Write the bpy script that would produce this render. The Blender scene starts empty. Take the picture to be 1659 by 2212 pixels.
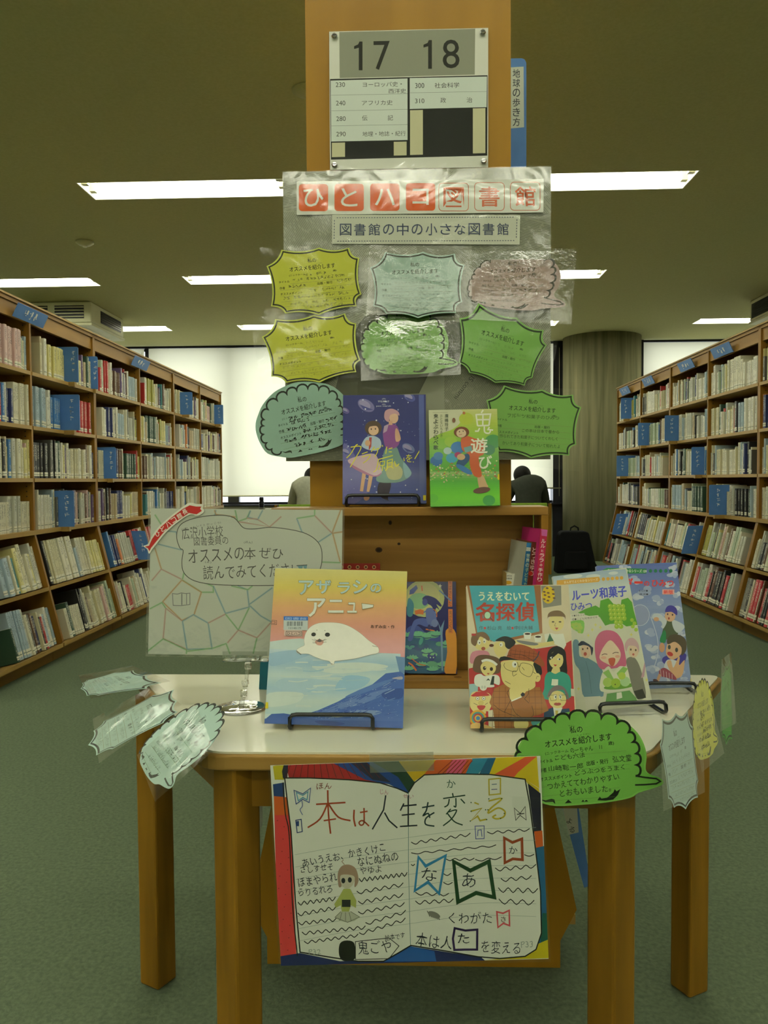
import bpy, bmesh, math, random
import numpy as np
from mathutils import Vector, Matrix
from mathutils.geometry import tessellate_polygon

# ------------------------------------------------------------------ camera, world, exposure
S = bpy.context.scene
COL = S.collection
W, H, FPX = 1659, 2212, 1725.0
CAMZ = 1.15
YAW, PITCH, ROLL = math.radians(1.94), math.radians(2.26), math.radians(0.40)
fwd = Vector((-math.sin(YAW) * math.cos(PITCH), math.cos(YAW) * math.cos(PITCH), -math.sin(PITCH)))
r0 = Vector((math.cos(YAW), math.sin(YAW), 0.0))
u0 = r0.cross(fwd)
rv = r0 * math.cos(ROLL) - u0 * math.sin(ROLL)
uv_ = r0 * math.sin(ROLL) + u0 * math.cos(ROLL)
cam = bpy.data.cameras.new('camera')
cam.sensor_fit = 'VERTICAL'
cam.sensor_height = 36.0
cam.lens = FPX / H * 36.0
cam.clip_start = 0.05
cam.clip_end = 200
camo = bpy.data.objects.new('camera', cam)
COL.objects.link(camo)
R = Matrix((rv, uv_, -fwd)).transposed()
camo.matrix_world = Matrix.Translation((0, 0, CAMZ)) @ R.to_4x4()
S.camera = camo

S.view_settings.view_transform = 'Standard'
S.view_settings.look = 'None'
S.view_settings.gamma = 1.0
S.view_settings.use_curve_mapping = False
S.view_settings.exposure = 0.30
S.cycles.use_denoising = True
S.cycles.max_bounces = 8
S.cycles.diffuse_bounces = 4
S.cycles.glossy_bounces = 3
S.cycles.transparent_max_bounces = 16
S.cycles.caustics_reflective = False
S.cycles.caustics_refractive = False
S.cycles.sample_clamp_indirect = 6.0
TUBE = 26.0                                  # emission of the fluorescent tubes
TUBE_COL = (1.0, 1.0, 0.80, 1)
world = bpy.data.worlds.new('overcast_sky')
S.world = world
world.use_nodes = True
wn = world.node_tree.nodes
wn['Background'].inputs[0].default_value = (0.86, 0.93, 1.0, 1)   # even overcast daylight
wn['Background'].inputs[1].default_value = 3.0

# ------------------------------------------------------------------ camera maths used to read sizes off the photograph
def ray(px, py):
    return (fwd + rv * ((px - W / 2) / FPX) - uv_ * ((py - H / 2) / FPX))
CP = Vector((0, 0, CAMZ))
def at_y(px, py, Y):
    d = ray(px, py); return CP + d * (Y / d.y)
def at_z(px, py, Z):
    d = ray(px, py); return CP + d * ((Z - CAMZ) / d.z)
def at_x(px, py, X):
    d = ray(px, py); return CP + d * (X / d.x)
def pix(P):
    v = Vector(P) - CP
    z = v.dot(fwd)
    return (W / 2 + FPX * v.dot(rv) / z, H / 2 - FPX * v.dot(uv_) / z)

# ------------------------------------------------------------------ colours and materials
def lin(c):
    if isinstance(c, str):
        c = c.lstrip('#'); c = tuple(int(c[i:i + 2], 16) / 255 for i in (0, 2, 4))
    return tuple((x / 12.92 if x <= 0.04045 else ((x + 0.055) / 1.055) ** 2.4) for x in c) + (1.0,)

MATS = {}
def newmat(name):
    m = bpy.data.materials.new(name); m.use_nodes = True
    nt = m.node_tree
    return m, nt, nt.nodes, nt.links, nt.nodes['Principled BSDF']

def noise_mat(name, c1, c2=None, scale=(8, 8, 8), rough=0.5, detail=3, bump=0.0, metal=0.0, coat=0.0, dist=0.3):
    if name in MATS: return MATS[name]
    m, nt, n, l, p = newmat(name)
    tc = n.new('ShaderNodeTexCoord'); mp = n.new('ShaderNodeMapping'); mp.inputs['Scale'].default_value = scale
    nz = n.new('ShaderNodeTexNoise'); nz.inputs['Scale'].default_value = 1.0
    nz.inputs['Detail'].default_value = detail; nz.inputs['Distortion'].default_value = dist
    rp = n.new('ShaderNodeValToRGB')
    c1 = lin(c1); c2 = lin(c2) if c2 else tuple(x * 0.85 for x in c1[:3]) + (1,)
    rp.color_ramp.elements[0].position = 0.3; rp.color_ramp.elements[1].position = 0.7
    rp.color_ramp.elements[0].color = c1; rp.color_ramp.elements[1].color = c2
    l.new(tc.outputs['Object'], mp.inputs[0]); l.new(mp.outputs[0], nz.inputs['Vector'])
    l.new(nz.outputs['Fac'], rp.inputs[0]); l.new(rp.outputs[0], p.inputs['Base Color'])
    p.inputs['Roughness'].default_value = rough; p.inputs['Metallic'].default_value = metal
    p.inputs['Coat Weight'].default_value = coat
    if rough >= .35 and not metal: p.inputs['Specular IOR Level'].default_value = 0.18
    if bump:
        b = n.new('ShaderNodeBump'); b.inputs['Strength'].default_value = bump; b.inputs['Distance'].default_value = 0.004
        l.new(nz.outputs['Fac'], b.inputs['Height']); l.new(b.outputs[0], p.inputs['Normal'])
    MATS[name] = m
    return m

def print_mat(name, rough=0.3, coat=0.0, bump=0.0, mottled=0.0):
    """flat print: colour from the mesh's 'Col' attribute, faint paper mottling"""
    if name in MATS: return MATS[name]
    m, nt, n, l, p = newmat(name)
    at = n.new('ShaderNodeAttribute'); at.attribute_name = 'Col'
    tc = n.new('ShaderNodeTexCoord')
    nz = n.new('ShaderNodeTexNoise'); nz.inputs['Scale'].default_value = 60; nz.inputs['Detail'].default_value = 4
    l.new(tc.outputs['Object'], nz.inputs['Vector'])
    mr = n.new('ShaderNodeMapRange'); mr.inputs['From Min'].default_value = 0.3; mr.inputs['From Max'].default_value = 0.7
    mr.inputs['To Min'].default_value = 1 - mottled; mr.inputs['To Max'].default_value = 1.0
    l.new(nz.outputs['Fac'], mr.inputs['Value'])
    mx = n.new('ShaderNodeVectorMath'); mx.operation = 'SCALE'
    l.new(at.outputs['Color'], mx.inputs[0]); l.new(mr.outputs[0], mx.inputs['Scale'])
    l.new(mx.outputs[0], p.inputs['Base Color'])
    p.inputs['Roughness'].default_value = rough; p.inputs['Coat Weight'].default_value = coat
    p.inputs['Coat Roughness'].default_value = 0.08
    p.inputs['Specular IOR Level'].default_value = 0.25
    if bump:
        n2 = n.new('ShaderNodeTexNoise'); n2.inputs['Scale'].default_value = 14; n2.inputs['Detail'].default_value = 3
        n2.inputs['Distortion'].default_value = 1.0
        l.new(tc.outputs['Object'], n2.inputs['Vector'])
        b = n.new('ShaderNodeBump'); b.inputs['Strength'].default_value = bump; b.inputs['Distance'].default_value = 0.02
        l.new(n2.outputs['Fac'], b.inputs['Height'])
        l.new(b.outputs[0], p.inputs['Coat Normal'])
    MATS[name] = m
    return m

def film_mat(name, gloss=0.5, rough=0.06, bump=0.25, scale=14, clear=0.9, fine=0.0):
    """clear laminating film: mostly see-through, wavy glossy surface"""
    if name in MATS: return MATS[name]
    m = bpy.data.materials.new(name); m.use_nodes = True
    nt = m.node_tree; n = nt.nodes; l = nt.links; n.clear()
    o = n.new('ShaderNodeOutputMaterial'); tr = n.new('ShaderNodeBsdfTransparent'); g = n.new('ShaderNodeBsdfGlossy')
    tr.inputs[0].default_value = (0.99, 0.995, 0.99, 1)
    g.inputs['Roughness'].default_value = rough; g.inputs['Color'].default_value = (1, 1, 1, 1)
    tc = n.new('ShaderNodeTexCoord'); nz = n.new('ShaderNodeTexNoise'); nz.inputs['Scale'].default_value = scale
    nz.inputs['Detail'].default_value = 2.5; nz.inputs['Distortion'].default_value = 0.8
    l.new(tc.outputs['Object'], nz.inputs['Vector'])
    b = n.new('ShaderNodeBump'); b.inputs['Strength'].default_value = bump; b.inputs['Distance'].default_value = 0.02
    h = nz.outputs['Fac']
    if fine:
        n2 = n.new('ShaderNodeTexNoise'); n2.inputs['Scale'].default_value = 160; n2.inputs['Detail'].default_value = 2
        l.new(tc.outputs['Object'], n2.inputs['Vector'])
        ma = n.new('ShaderNodeMath'); ma.operation = 'MULTIPLY_ADD'; ma.inputs[1].default_value = fine
        l.new(n2.outputs['Fac'], ma.inputs[0]); l.new(h, ma.inputs[2]); h = ma.outputs[0]
    l.new(h, b.inputs['Height']); l.new(b.outputs[0], g.inputs['Normal'])
    ge = n.new('ShaderNodeNewGeometry'); dt = n.new('ShaderNodeVectorMath'); dt.operation = 'DOT_PRODUCT'
    l.new(b.outputs[0], dt.inputs[0]); l.new(ge.outputs['Incoming'], dt.inputs[1])
    def mm(op, *v):
        q = n.new('ShaderNodeMath'); q.operation = op
        for i, x in enumerate(v):
            if isinstance(x, (int, float)): q.inputs[i].default_value = x
            else: l.new(x, q.inputs[i])
        return q.outputs[0]
    sch = mm('MULTIPLY_ADD', mm('POWER', mm('SUBTRACT', 1.0, mm('ABSOLUTE', dt.outputs['Value'])), 5.0), .96, .04)
    mu = n.new('ShaderNodeMath'); mu.operation = 'MULTIPLY_ADD'; mu.inputs[1].default_value = gloss; mu.inputs[2].default_value = 1 - clear
    mu.use_clamp = True
    l.new(sch, mu.inputs[0])
    mix = n.new('ShaderNodeMixShader')
    l.new(mu.outputs[0], mix.inputs[0]); l.new(tr.outputs[0], mix.inputs[1]); l.new(g.outputs[0], mix.inputs[2])
    l.new(mix.outputs[0], o.inputs[0])
    MATS[name] = m
    return m

def emit_mat(name, col, strength):
    if name in MATS: return MATS[name]
    m = bpy.data.materials.new(name); m.use_nodes = True
    nt = m.node_tree; n = nt.nodes; n.clear()
    o = n.new('ShaderNodeOutputMaterial'); e = n.new('ShaderNodeEmission')
    e.inputs[0].default_value = col; e.inputs[1].default_value = strength
    nt.links.new(e.outputs[0], o.inputs[0])
    MATS[name] = m
    return m

wood_z = noise_mat('shelf_wood_upright', '#8a6420', '#765218', (14, 14, 1.2), 0.42)
wood_y = noise_mat('shelf_wood_lengthwise', '#967030', '#826028', (14, 1.2, 14), 0.42)
panel_wood = noise_mat('end_panel_wood', '#98701e', '#8a6418', (9, 9, 0.7), 0.38)
cornice = noise_mat('shelf_edge_wood', '#a2844a', '#92743c', (14, 1.2, 14), 0.4)
dark_in = noise_mat('shelf_back_board', '#6e4c24', '#5d3f1d', (5, 5, 1), 0.6)
pine = noise_mat('pine_board', '#967038', '#7f5c28', (1.6, 30, 34), 0.42, dist=0.8)
table_wood = noise_mat('table_oak', '#8c661e', '#6c4e14', (18, 18, 2.0), 0.35)
table_edge = noise_mat('table_oak_edge', '#95753c', '#80602c', (2.0, 18, 30), 0.35)
laminate = noise_mat('white_laminate', '#dcdcc4', '#d8d8c0', (3, 3, 3), 0.13)
black_wire = noise_mat('black_coated_wire', '#14181a', '#0e1113', (30, 30, 30), 0.25)
black_plastic = noise_mat('black_plastic', '#131415', '#0c0d0e', (30, 30, 30), 0.35)
white_plastic = noise_mat('cream_plastic', '#c9c8a4', '#bfbe9a', (6, 6, 6), 0.45)
enamel = noise_mat('white_enamel', '#f2f2ea', '#ecece4', (6, 6, 6), 0.4)
concrete = noise_mat('board_formed_concrete', '#8a8768', '#67664c', (16, 16, 0.8), 0.85, detail=5, bump=0.4)
ceil_m = noise_mat('ceiling_board', '#b9b686', '#b1ae7e', (60, 60, 60), 0.9, detail=5)
wall_m = noise_mat('plaster_wall', '#c9c7b4', '#c2c0ac', (4, 4, 4), 0.8)
low_wall = noise_mat('painted_low_wall', '#8d937c', '#838972', (6, 6, 6), 0.7)
carpet = noise_mat('green_carpet', '#5b6850', '#4a5642', (90, 90, 90), 0.95, detail=6, bump=0.6)
dark_metal = noise_mat('dark_window_frame', '#26262b', '#1d1d21', (10, 10, 10), 0.4)
blue_plate = noise_mat('blue_board', '#5580bd', '#4d78b3', (10, 10, 10), 0.45)
chrome = noise_mat('chrome', '#cfcfcf', '#bdbdbd', (20, 20, 20), 0.15, metal=1.0)
green_fabric = noise_mat('green_upholstery', '#7d9c35', '#6f8d2e', (60, 60, 60), 0.9)
PRINT_CARD = print_mat('printed_card', 0.45, 0.0)
PRINT_GLOSS = print_mat('glossy_printed_cover', 0.35, 0.12, 0.0, 0.05)
PRINT_LAM = print_mat('laminated_print', 0.4, 0.6, 0.22, 0.02)
PRINT_MATT = print_mat('matt_print', 0.6, 0.0, 0, 0.08)
FILM = film_mat('laminating_film', 0.9, 0.10, 0.10, 9, 0.995)
FILM_GLARE = film_mat('crinkled_laminating_film', 3.2, 0.18, 0.34, 12, 0.97, 0.12)
CLEAR = film_mat('clear_acrylic', 1.0, 0.05, 0.02, 14, 0.998)
CLEARP = film_mat('clear_stand_plastic', 3.0, 0.06, 0.06, 30, 0.93)

# ------------------------------------------------------------------ mesh building
class MB:
    """collects faces in plain lists, one mesh out"""
    def __init__(s):
        s.V = []; s.F = []; s.C = []; s.M = []; s.mats = []; s.smooth = []
    def mi(s, m):
        if m not in s.mats: s.mats.append(m)
        return s.mats.index(m)
    def face(s, pts, m, c=(1, 1, 1, 1), sm=False):
        b = len(s.V); s.V.extend(tuple(p) for p in pts)
        s.F.append(tuple(range(b, b + len(pts)))); s.C.append(c); s.M.append(s.mi(m)); s.smooth.append(sm)
    def hull(s, base, top, m, c=(1, 1, 1, 1)):
        """prism between two loops (base, top) with the same count; capped"""
        b = len(s.V); n = len(base); k = s.mi(m)
        s.V.extend(tuple(p) for p in base); s.V.extend(tuple(p) for p in top)
        fs = [tuple(b + i for i in reversed(range(n))), tuple(b + n + i for i in range(n))]
        fs += [(b + i, b + (i + 1) % n, b + n + (i + 1) % n, b + n + i) for i in range(n)]
        for f in fs: s.F.append(f); s.C.append(c); s.M.append(k); s.smooth.append(False)
    def box(s, x0, x1, y0, y1, z0, z1, m, c=(1, 1, 1, 1)):
        s.hull([(x0, y0, z0), (x1, y0, z0), (x1, y1, z0), (x0, y1, z0)], [(x0, y0, z1), (x1, y0, z1), (x1, y1, z1), (x0, y1, z1)], m, c)
    def prism(s, poly, a0, a1, axis, m, c=(1, 1, 1, 1)):
        """2D polygon extruded along an axis; poly coordinates are the two other axes in xyz order"""
        def P(p, a):
            return (a, p[0], p[1]) if axis == 'x' else ((p[0], a, p[1]) if axis == 'y' else (p[0], p[1], a))
        s.hull([P(p, a0) for p in poly], [P(p, a1) for p in poly], m, c)
    def tube(s, pts, r, m, seg=8, c=(1, 1, 1, 1)):
        pts = [Vector(p) for p in pts]; b = len(s.V); k = s.mi(m)
        n = len(pts); up = Vector((0.13, 0.27, 0.95)).normalized()
        rs = r if isinstance(r, (list, tuple)) else [r] * n
        for i, p in enumerate(pts):
            t = (pts[min(i + 1, n - 1)] - pts[max(i - 1, 0)])
            t = t.normalized() if t.length > 1e-9 else Vector((0, 0, 1))
            a = t.cross(up)
            if a.length < 0.05: a = t.cross(Vector((1, 0, 0)))
            a.normalize(); bb = t.cross(a)
            for j in range(seg):
                an = 2 * math.pi * j / seg
                s.V.append(tuple(p + (a * math.cos(an) + bb * math.sin(an)) * rs[i]))
        for i in range(n - 1):
            for j in range(seg):
                s.F.append((b + i * seg + j, b + i * seg + (j + 1) % seg, b + (i + 1) * seg + (j + 1) % seg, b + (i + 1) * seg + j))
                s.C.append(c); s.M.append(k); s.smooth.append(True)
        s.F.append(tuple(b + j for j in reversed(range(seg)))); s.F.append(tuple(b + (n - 1) * seg + j for j in range(seg)))
        for _ in range(2): s.C.append(c); s.M.append(k); s.smooth.append(False)
    def lathe(s, cx, cy, prof, m, seg=24, c=(1, 1, 1, 1)):
        b = len(s.V); k = s.mi(m)
        for (r, z) in prof:
            for j in range(seg):
                an = 2 * math.pi * j / seg; s.V.append((cx + r * math.cos(an), cy + r * math.sin(an), z))
        for i in range(len(prof) - 1):
            for j in range(seg):
                s.F.append((b + i * seg + j, b + i * seg + (j + 1) % seg, b + (i + 1) * seg + (j + 1) % seg, b + (i + 1) * seg + j))
                s.C.append(c); s.M.append(k); s.smooth.append(True)
        s.F.append(tuple(b + j for j in reversed(range(seg)))); s.F.append(tuple(b + (len(prof) - 1) * seg + j for j in range(seg)))
        for _ in range(2): s.C.append(c); s.M.append(k); s.smooth.append(False)
    def data(s, name):
        me = bpy.data.meshes.new(name)
        me.from_pydata(s.V, [], s.F)
        for m in s.mats: me.materials.append(m)
        me.polygons.foreach_set('material_index', s.M)
        me.polygons.foreach_set('use_smooth', s.smooth)
        if any(c != (1, 1, 1, 1) for c in s.C):
            ca = me.color_attributes.new('Col', 'FLOAT_COLOR', 'CORNER')
            arr = np.empty((len(me.loops), 4), dtype=np.float32); i = 0
            for f, c in zip(s.F, s.C):
                if isinstance(c[0], tuple):
                    for q in c: arr[i] = q; i += 1
                else:
                    arr[i:i + len(f)] = c; i += len(f)
            ca.data.foreach_set('color', arr.ravel())
        me.update()
        return me
    def build(s, name, parent=None, mat=None, bevel=0.0, seg=2):
        o = bpy.data.objects.new(name, s.data(name)); COL.objects.link(o)
        if mat is not None: o.matrix_world = mat
        if parent is not None: o.parent = parent
        if bevel:
            w = o.modifiers.new('bevel', 'BEVEL'); w.width = bevel; w.segments = seg; w.limit_method = 'ANGLE'
        return o

def tag(o, label=None, cat=None, group=None, kind=None):
    if label: o['label'] = label
    if cat: o['category'] = cat
    if group: o['group'] = group
    if kind: o['kind'] = kind
    return o
def thing(name, label, cat, loc=(0, 0, 0), group=None, mat=None):
    o = bpy.data.objects.new(name, None); COL.objects.link(o)
    o.empty_display_size = 0.05
    if mat is not None: o.matrix_world = mat
    else: o.location = loc
    return tag(o, label, cat, group)
def struct(o): o['kind'] = 'structure'; return o

# ------------------------------------------------------------------ lettering: glyph outlines of Blender's own font, fitted to a box
_G = {}
def glyphs(s, bold=0.0):
    k = (s, bold)
    if k in _G: return _G[k]
    cu = bpy.data.curves.new('t', 'FONT'); cu.body = s; cu.resolution_u = 3; cu.offset = bold
    o = bpy.data.objects.new('t', cu); COL.objects.link(o)
    dg = bpy.context.evaluated_depsgraph_get(); dg.update()
    me = o.evaluated_get(dg).to_mesh()
    v = [(p.co.x, p.co.y) for p in me.vertices]
    me.calc_loop_triangles()
    t = [tuple(x.vertices) for x in me.loop_triangles]
    o.evaluated_get(dg).to_mesh_clear()
    bpy.data.objects.remove(o); bpy.data.curves.remove(cu)
    if not v: v = [(0, 0)]; t = []
    xs = [p[0] for p in v]; ys = [p[1] for p in v]
    _G[k] = (v, t, min(xs), max(xs), min(ys), max(ys))
    return _G[k]

def homography(src, dst):
    A = []; b = []
    for (x, y), (u, v) in zip(src, dst):
        A.append([x, y, 1, 0, 0, 0, -u * x, -u * y]); b.append(u)
        A.append([0, 0, 0, x, y, 1, -v * x, -v * y]); b.append(v)
    h = np.linalg.solve(np.array(A, float), np.array(b, float))
    def f(x, y):
        w = h[6] * x + h[7] * y + 1
        return ((h[0] * x + h[1] * y + h[2]) / w, (h[3] * x + h[4] * y + h[5]) / w)
    return f

def smooth_pts(pts, closed=False, k=4):
    n = len(pts); out = []
    rng = range(n if closed else n - 1)
    for i in rng:
        p0 = pts[(i - 1) % n] if closed or i > 0 else pts[i]; p1 = pts[i]; p2 = pts[(i + 1) % n]
        p3 = pts[(i + 2) % n] if closed or i + 2 < n else p2
        for j in range(k):
            t = j / k
            out.append(tuple(0.5 * ((2 * p1[a]) + (-p0[a] + p2[a]) * t + (2 * p0[a] - 5 * p1[a] + 4 * p2[a] - p3[a]) * t * t + (-p0[a] + 3 * p1[a] - 3 * p2[a] + p3[a]) * t ** 3) for a in (0, 1)))
    if not closed: out.append(pts[-1])
    return out

class Frame:
    """a flat thing standing in the room: origin, in-plane axes ex (right) and ez (up), ey = away from the viewer"""
    def __init__(s, P0, tilt=0.0, yaw=0.0, ex=None, ez=None):
        s.P = Vector(P0)
        t = math.radians(tilt); a = math.radians(yaw)
        if ex is None:
            ex = Vector((math.cos(a), math.sin(a), 0)); nb = Vector((-math.sin(a), math.cos(a), 0))
            ez = Vector((0, 0, 1)) * math.cos(t) + nb * math.sin(t)
        s.ex = Vector(ex).normalized(); s.ez = Vector(ez).normalized(); s.ey = s.ez.cross(s.ex).normalized()
    def uv(s, px, py):
        d = ray(px, py)
        k = (s.P - CP).dot(s.ey) / d.dot(s.ey)
        q = CP + d * k - s.P
        return (q.dot(s.ex), q.dot(s.ez))
    def mat(s):
        m = Matrix((s.ex, s.ey, s.ez)).transposed().to_4x4(); m.translation = s.P
        return m
    def fit(s, quad):
        """square the frame up on a quad TL TR BR BL of photograph pixels; returns width, height"""
        tl, tr, br, bl = [Vector(s.uv(*q)) for q in quad]
        e = ((tr - tl) + (br - bl)) * 0.5; f = ((tl - bl) + (tr - br)) * 0.5
        w, h = e.length, f.length
        a = math.atan2(e.y, e.x); b = math.atan2(-f.x, f.y); an = (a + b) / 2
        c = (tl + tr + br + bl) / 4
        P = s.P + s.ex * c.x + s.ez * c.y
        nx = s.ex * math.cos(an) + s.ez * math.sin(an); nz = -s.ex * math.sin(an) + s.ez * math.cos(an)
        s.ex, s.ez = nx, nz
        s.P = P - nx * (w / 2) - nz * (h / 2)
        s.w, s.h = w, h
        return w, h

class Pr:
    """flat print on a Frame, drawn in photograph-crop units"""
    def __init__(s, fr, mb, mat, clip=None, y0=-0.0002, step=0.0000035, mapping=None):
        s.fr = fr; s.mb = mb; s.mat = mat; s.clip = clip; s.y = y0; s.step = step
        s.c = (0, 0, 1.0); s.mapping = mapping; s.k = mb.mi(mat)
    def crop(s, ox, oy, sc): s.c = (ox, oy, sc); return s
    def m(s, x, y):
        if s.mapping: x, y = s.mapping(x, y)
        return s.fr.uv(s.c[0] + x / s.c[2], s.c[1] + y / s.c[2])
    def tri(s, pts, c):
        if s.clip:
            x0, y0, x1, y1 = s.clip
            if not all(x0 <= p[0] <= x1 and y0 <= p[1] <= y1 for p in pts):
                for ax, lim, sg in ((0, x0, 1), (0, x1, -1), (1, y0, 1), (1, y1, -1)):
                    out = []
                    for i in range(len(pts)):
                        a, b = pts[i], pts[(i + 1) % len(pts)]
                        da, db = (a[ax] - lim) * sg, (b[ax] - lim) * sg
                        if da >= 0: out.append(a)
                        if (da >= 0) != (db >= 0):
                            t = da / (da - db); out.append((a[0] + (b[0] - a[0]) * t, a[1] + (b[1] - a[1]) * t))
                    pts = out
                    if len(pts) < 3: return
        A = sum(pts[i][0] * pts[(i + 1) % len(pts)][1] - pts[(i + 1) % len(pts)][0] * pts[i][1] for i in range(len(pts)))
        if A < 0: pts = pts[::-1]
        mb = s.mb; b = len(mb.V)
        mb.V.extend((p[0], s.y, p[1]) for p in pts)
        mb.F.append(tuple(range(b, b + len(pts)))); mb.C.append(c); mb.M.append(s.k); mb.smooth.append(False)
    def nxt(s): s.y -= s.step
    def poly(s, pts, c, smooth=False, k=4):
        if smooth: pts = smooth_pts(pts, True, k)
        q = [s.m(*p) for p in pts]; c = lin(c) if isinstance(c, str) else c
        for t in tessellate_polygon([[Vector((a, b, 0)) for a, b in q]]):
            s.tri([q[i] for i in t], c)
        s.nxt()
    def rect(s, x0, y0, x1, y1, c): s.poly([(x0, y0), (x1, y0), (x1, y1), (x0, y1)], c)
    def fill(s, c):
        x0, y0, x1, y1 = s.clip; s.tri([(x0, y0), (x1, y0), (x1, y1), (x0, y1)], lin(c)); s.nxt()
    def grad(s, pts4, cols, n=18):
        """quad tl,tr,br,bl with colour stops from top to bottom"""
        tl, tr, br, bl = pts4; cl = [np.array(lin(c)) for c in cols]
        for i in range(n):
            a, b = i / n, (i + 1) / n
            f = (i + 0.5) / n * (len(cl) - 1); j = min(int(f), len(cl) - 2); t = f - j
            c = tuple(float(x) for x in cl[j] * (1 - t) + cl[j + 1] * t)
            L = lambda p, q, t: (p[0] + (q[0] - p[0]) * t, p[1] + (q[1] - p[1]) * t)
            q = [s.m(*L(tl, bl, a)), s.m(*L(tr, br, a)), s.m(*L(tr, br, b)), s.m(*L(tl, bl, b))]
            s.tri([q[0], q[1], q[2]], c); s.tri([q[0], q[2], q[3]], c)
        s.nxt()
    def ell(s, cx, cy, rx, ry, c, ang=0, n=20):
        a = math.radians(ang)
        s.poly([(cx + rx * math.cos(t) * math.cos(a) - ry * math.sin(t) * math.sin(a), cy + rx * math.cos(t) * math.sin(a) + ry * math.sin(t) * math.cos(a)) for t in [2 * math.pi * i / n for i in range(n)]], c)
    def line(s, pts, w, c, smooth=False, closed=False, k=4):
        if smooth: pts = smooth_pts(pts, closed, k)
        if closed: pts = list(pts) + [pts[0]]
        c = lin(c) if isinstance(c, str) else c
        n = len(pts); L = []; Rr = []
        for i, p in enumerate(pts):
            if closed and i in (0, n - 1): a, b = pts[-2], pts[1]
            else: a, b = pts[max(i - 1, 0)], pts[min(i + 1, n - 1)]
            d1 = Vector((p[0] - a[0], p[1] - a[1])); d2 = Vector((b[0] - p[0], b[1] - p[1]))
            d = (d1.normalized() if d1.length > 0 else Vector((0, 0))) + (d2.normalized() if d2.length > 0 else Vector((0, 0)))
            if d.length < 1e-6: d = Vector((1, 0))
            d.normalize(); nx, ny = -d.y, d.x
            cs = 1.0
            if d1.length > 0 and d2.length > 0: cs = max(0.6, abs(d1.normalized().dot(d)))
            hw = w / 2 / cs
            L.append((p[0] + nx * hw, p[1] + ny * hw)); Rr.append((p[0] - nx * hw, p[1] - ny * hw))
        for i in range(n - 1):
            q = [s.m(*L[i]), s.m(*L[i + 1]), s.m(*Rr[i + 1]), s.m(*Rr[i])]
            s.tri([q[0], q[1], q[2]], c); s.tri([q[0], q[2], q[3]], c)
        s.nxt()
    def text(s, t, cx, cy, w, h, c, ang=0, bold=0.0, wav=0.0, shear=0.0):
        if bold > .012:
            r = bold * h * .55
            for k in range(6):
                s.text(t, cx + r * math.cos(k * math.pi / 3), cy + r * math.sin(k * math.pi / 3), w - 2 * r, h - 2 * r, c, ang, 0.0, wav, shear)
            return
        v, tr, x0, x1, y0, y1 = glyphs(t, bold)
        a = math.radians(ang); c = lin(c) if isinstance(c, str) else c
        q = []
        for x, y in v:
            fx = ((x - x0) / max(x1 - x0, 1e-6) - 0.5) * w; fy = (0.5 - (y - y0) / max(y1 - y0, 1e-6)) * h
            fx -= shear * fy
            if wav: fy += wav * math.sin(fx * 0.11) + wav * 0.6 * math.sin(fx * 0.041 + 2); fx += wav * 0.5 * math.sin(fy * 0.3 + fx * .07)
            q.append(s.m(cx + fx * math.cos(a) - fy * math.sin(a), cy + fx * math.sin(a) + fy * math.cos(a)))
        for i in tr: s.tri([q[j] for j in i], c)
        s.nxt()
    def vtext(s, t, x, y0, y1, w, c, bold=0.0, dx=0.0):
        """vertical writing, characters evenly from y0 to y1"""
        n = len(t); st = (y1 - y0) / n
        for i, ch in enumerate(t):
            if ch == ' ': continue
            hh = st * 0.86; ww = w
            if ch in 'ー': s.line([(x + dx * i, y0 + st * (i + .12)), (x + dx * i, y0 + st * (i + .88))], w * 0.13, c); continue
            s.text(ch, x + dx * (i + .5) / 1, y0 + st * (i + .5), ww, hh, c, bold=bold)
    def scrib(s, x0, y0, x1, y1, h, w, c, seed=0):
        """a row of small hand-written strokes too blurred to read"""
        rr = random.Random(seed); L = math.hypot(x1 - x0, y1 - y0); n = max(2, int(L / (h * 1.05)))
        ux, uy = (x1 - x0) / L, (y1 - y0) / L
        for i in range(n):
            if rr.random() < 0.08: continue
            bx = x0 + (x1 - x0) * (i + .5) / n; by = y0 + (y1 - y0) * (i + .5) / n
            for _ in range(5):
                p = [((rr.random() - .5) * h * .95, (rr.random() - .5) * h * .95) for _ in range(3)]
                q = rr.random()
                if q < .4: p = [p[0], (p[0][0] + h * .35, p[0][1] + h * .04), (p[0][0] + h * .6, p[0][1])]
                elif q < .7: p = [p[0], (p[0][0] - h * .04, p[0][1] + h * .3), (p[0][0] - h * .12, p[0][1] + h * .55)]
                p = [(max(-h * .5, min(h * .5, x_)), max(-h * .5, min(h * .5, y_))) for x_, y_ in p]
                s.line([(bx + a * ux - b * uy, by + a * uy + b * ux) for a, b in p], w * .62, c, True, k=3)

def boxprint(fr, thick, mat, edge='#e8e6d4', col='#ffffff'):
    """thin flat board w x h with room for print on its front"""
    mb = MB()
    mb.box(0, fr.w, 0, thick, 0, fr.h, mat, lin(edge))
    p = Pr(fr, mb, mat, clip=(0.0, 0.0, fr.w, fr.h))
    p.fill(col)
    return mb, p

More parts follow.
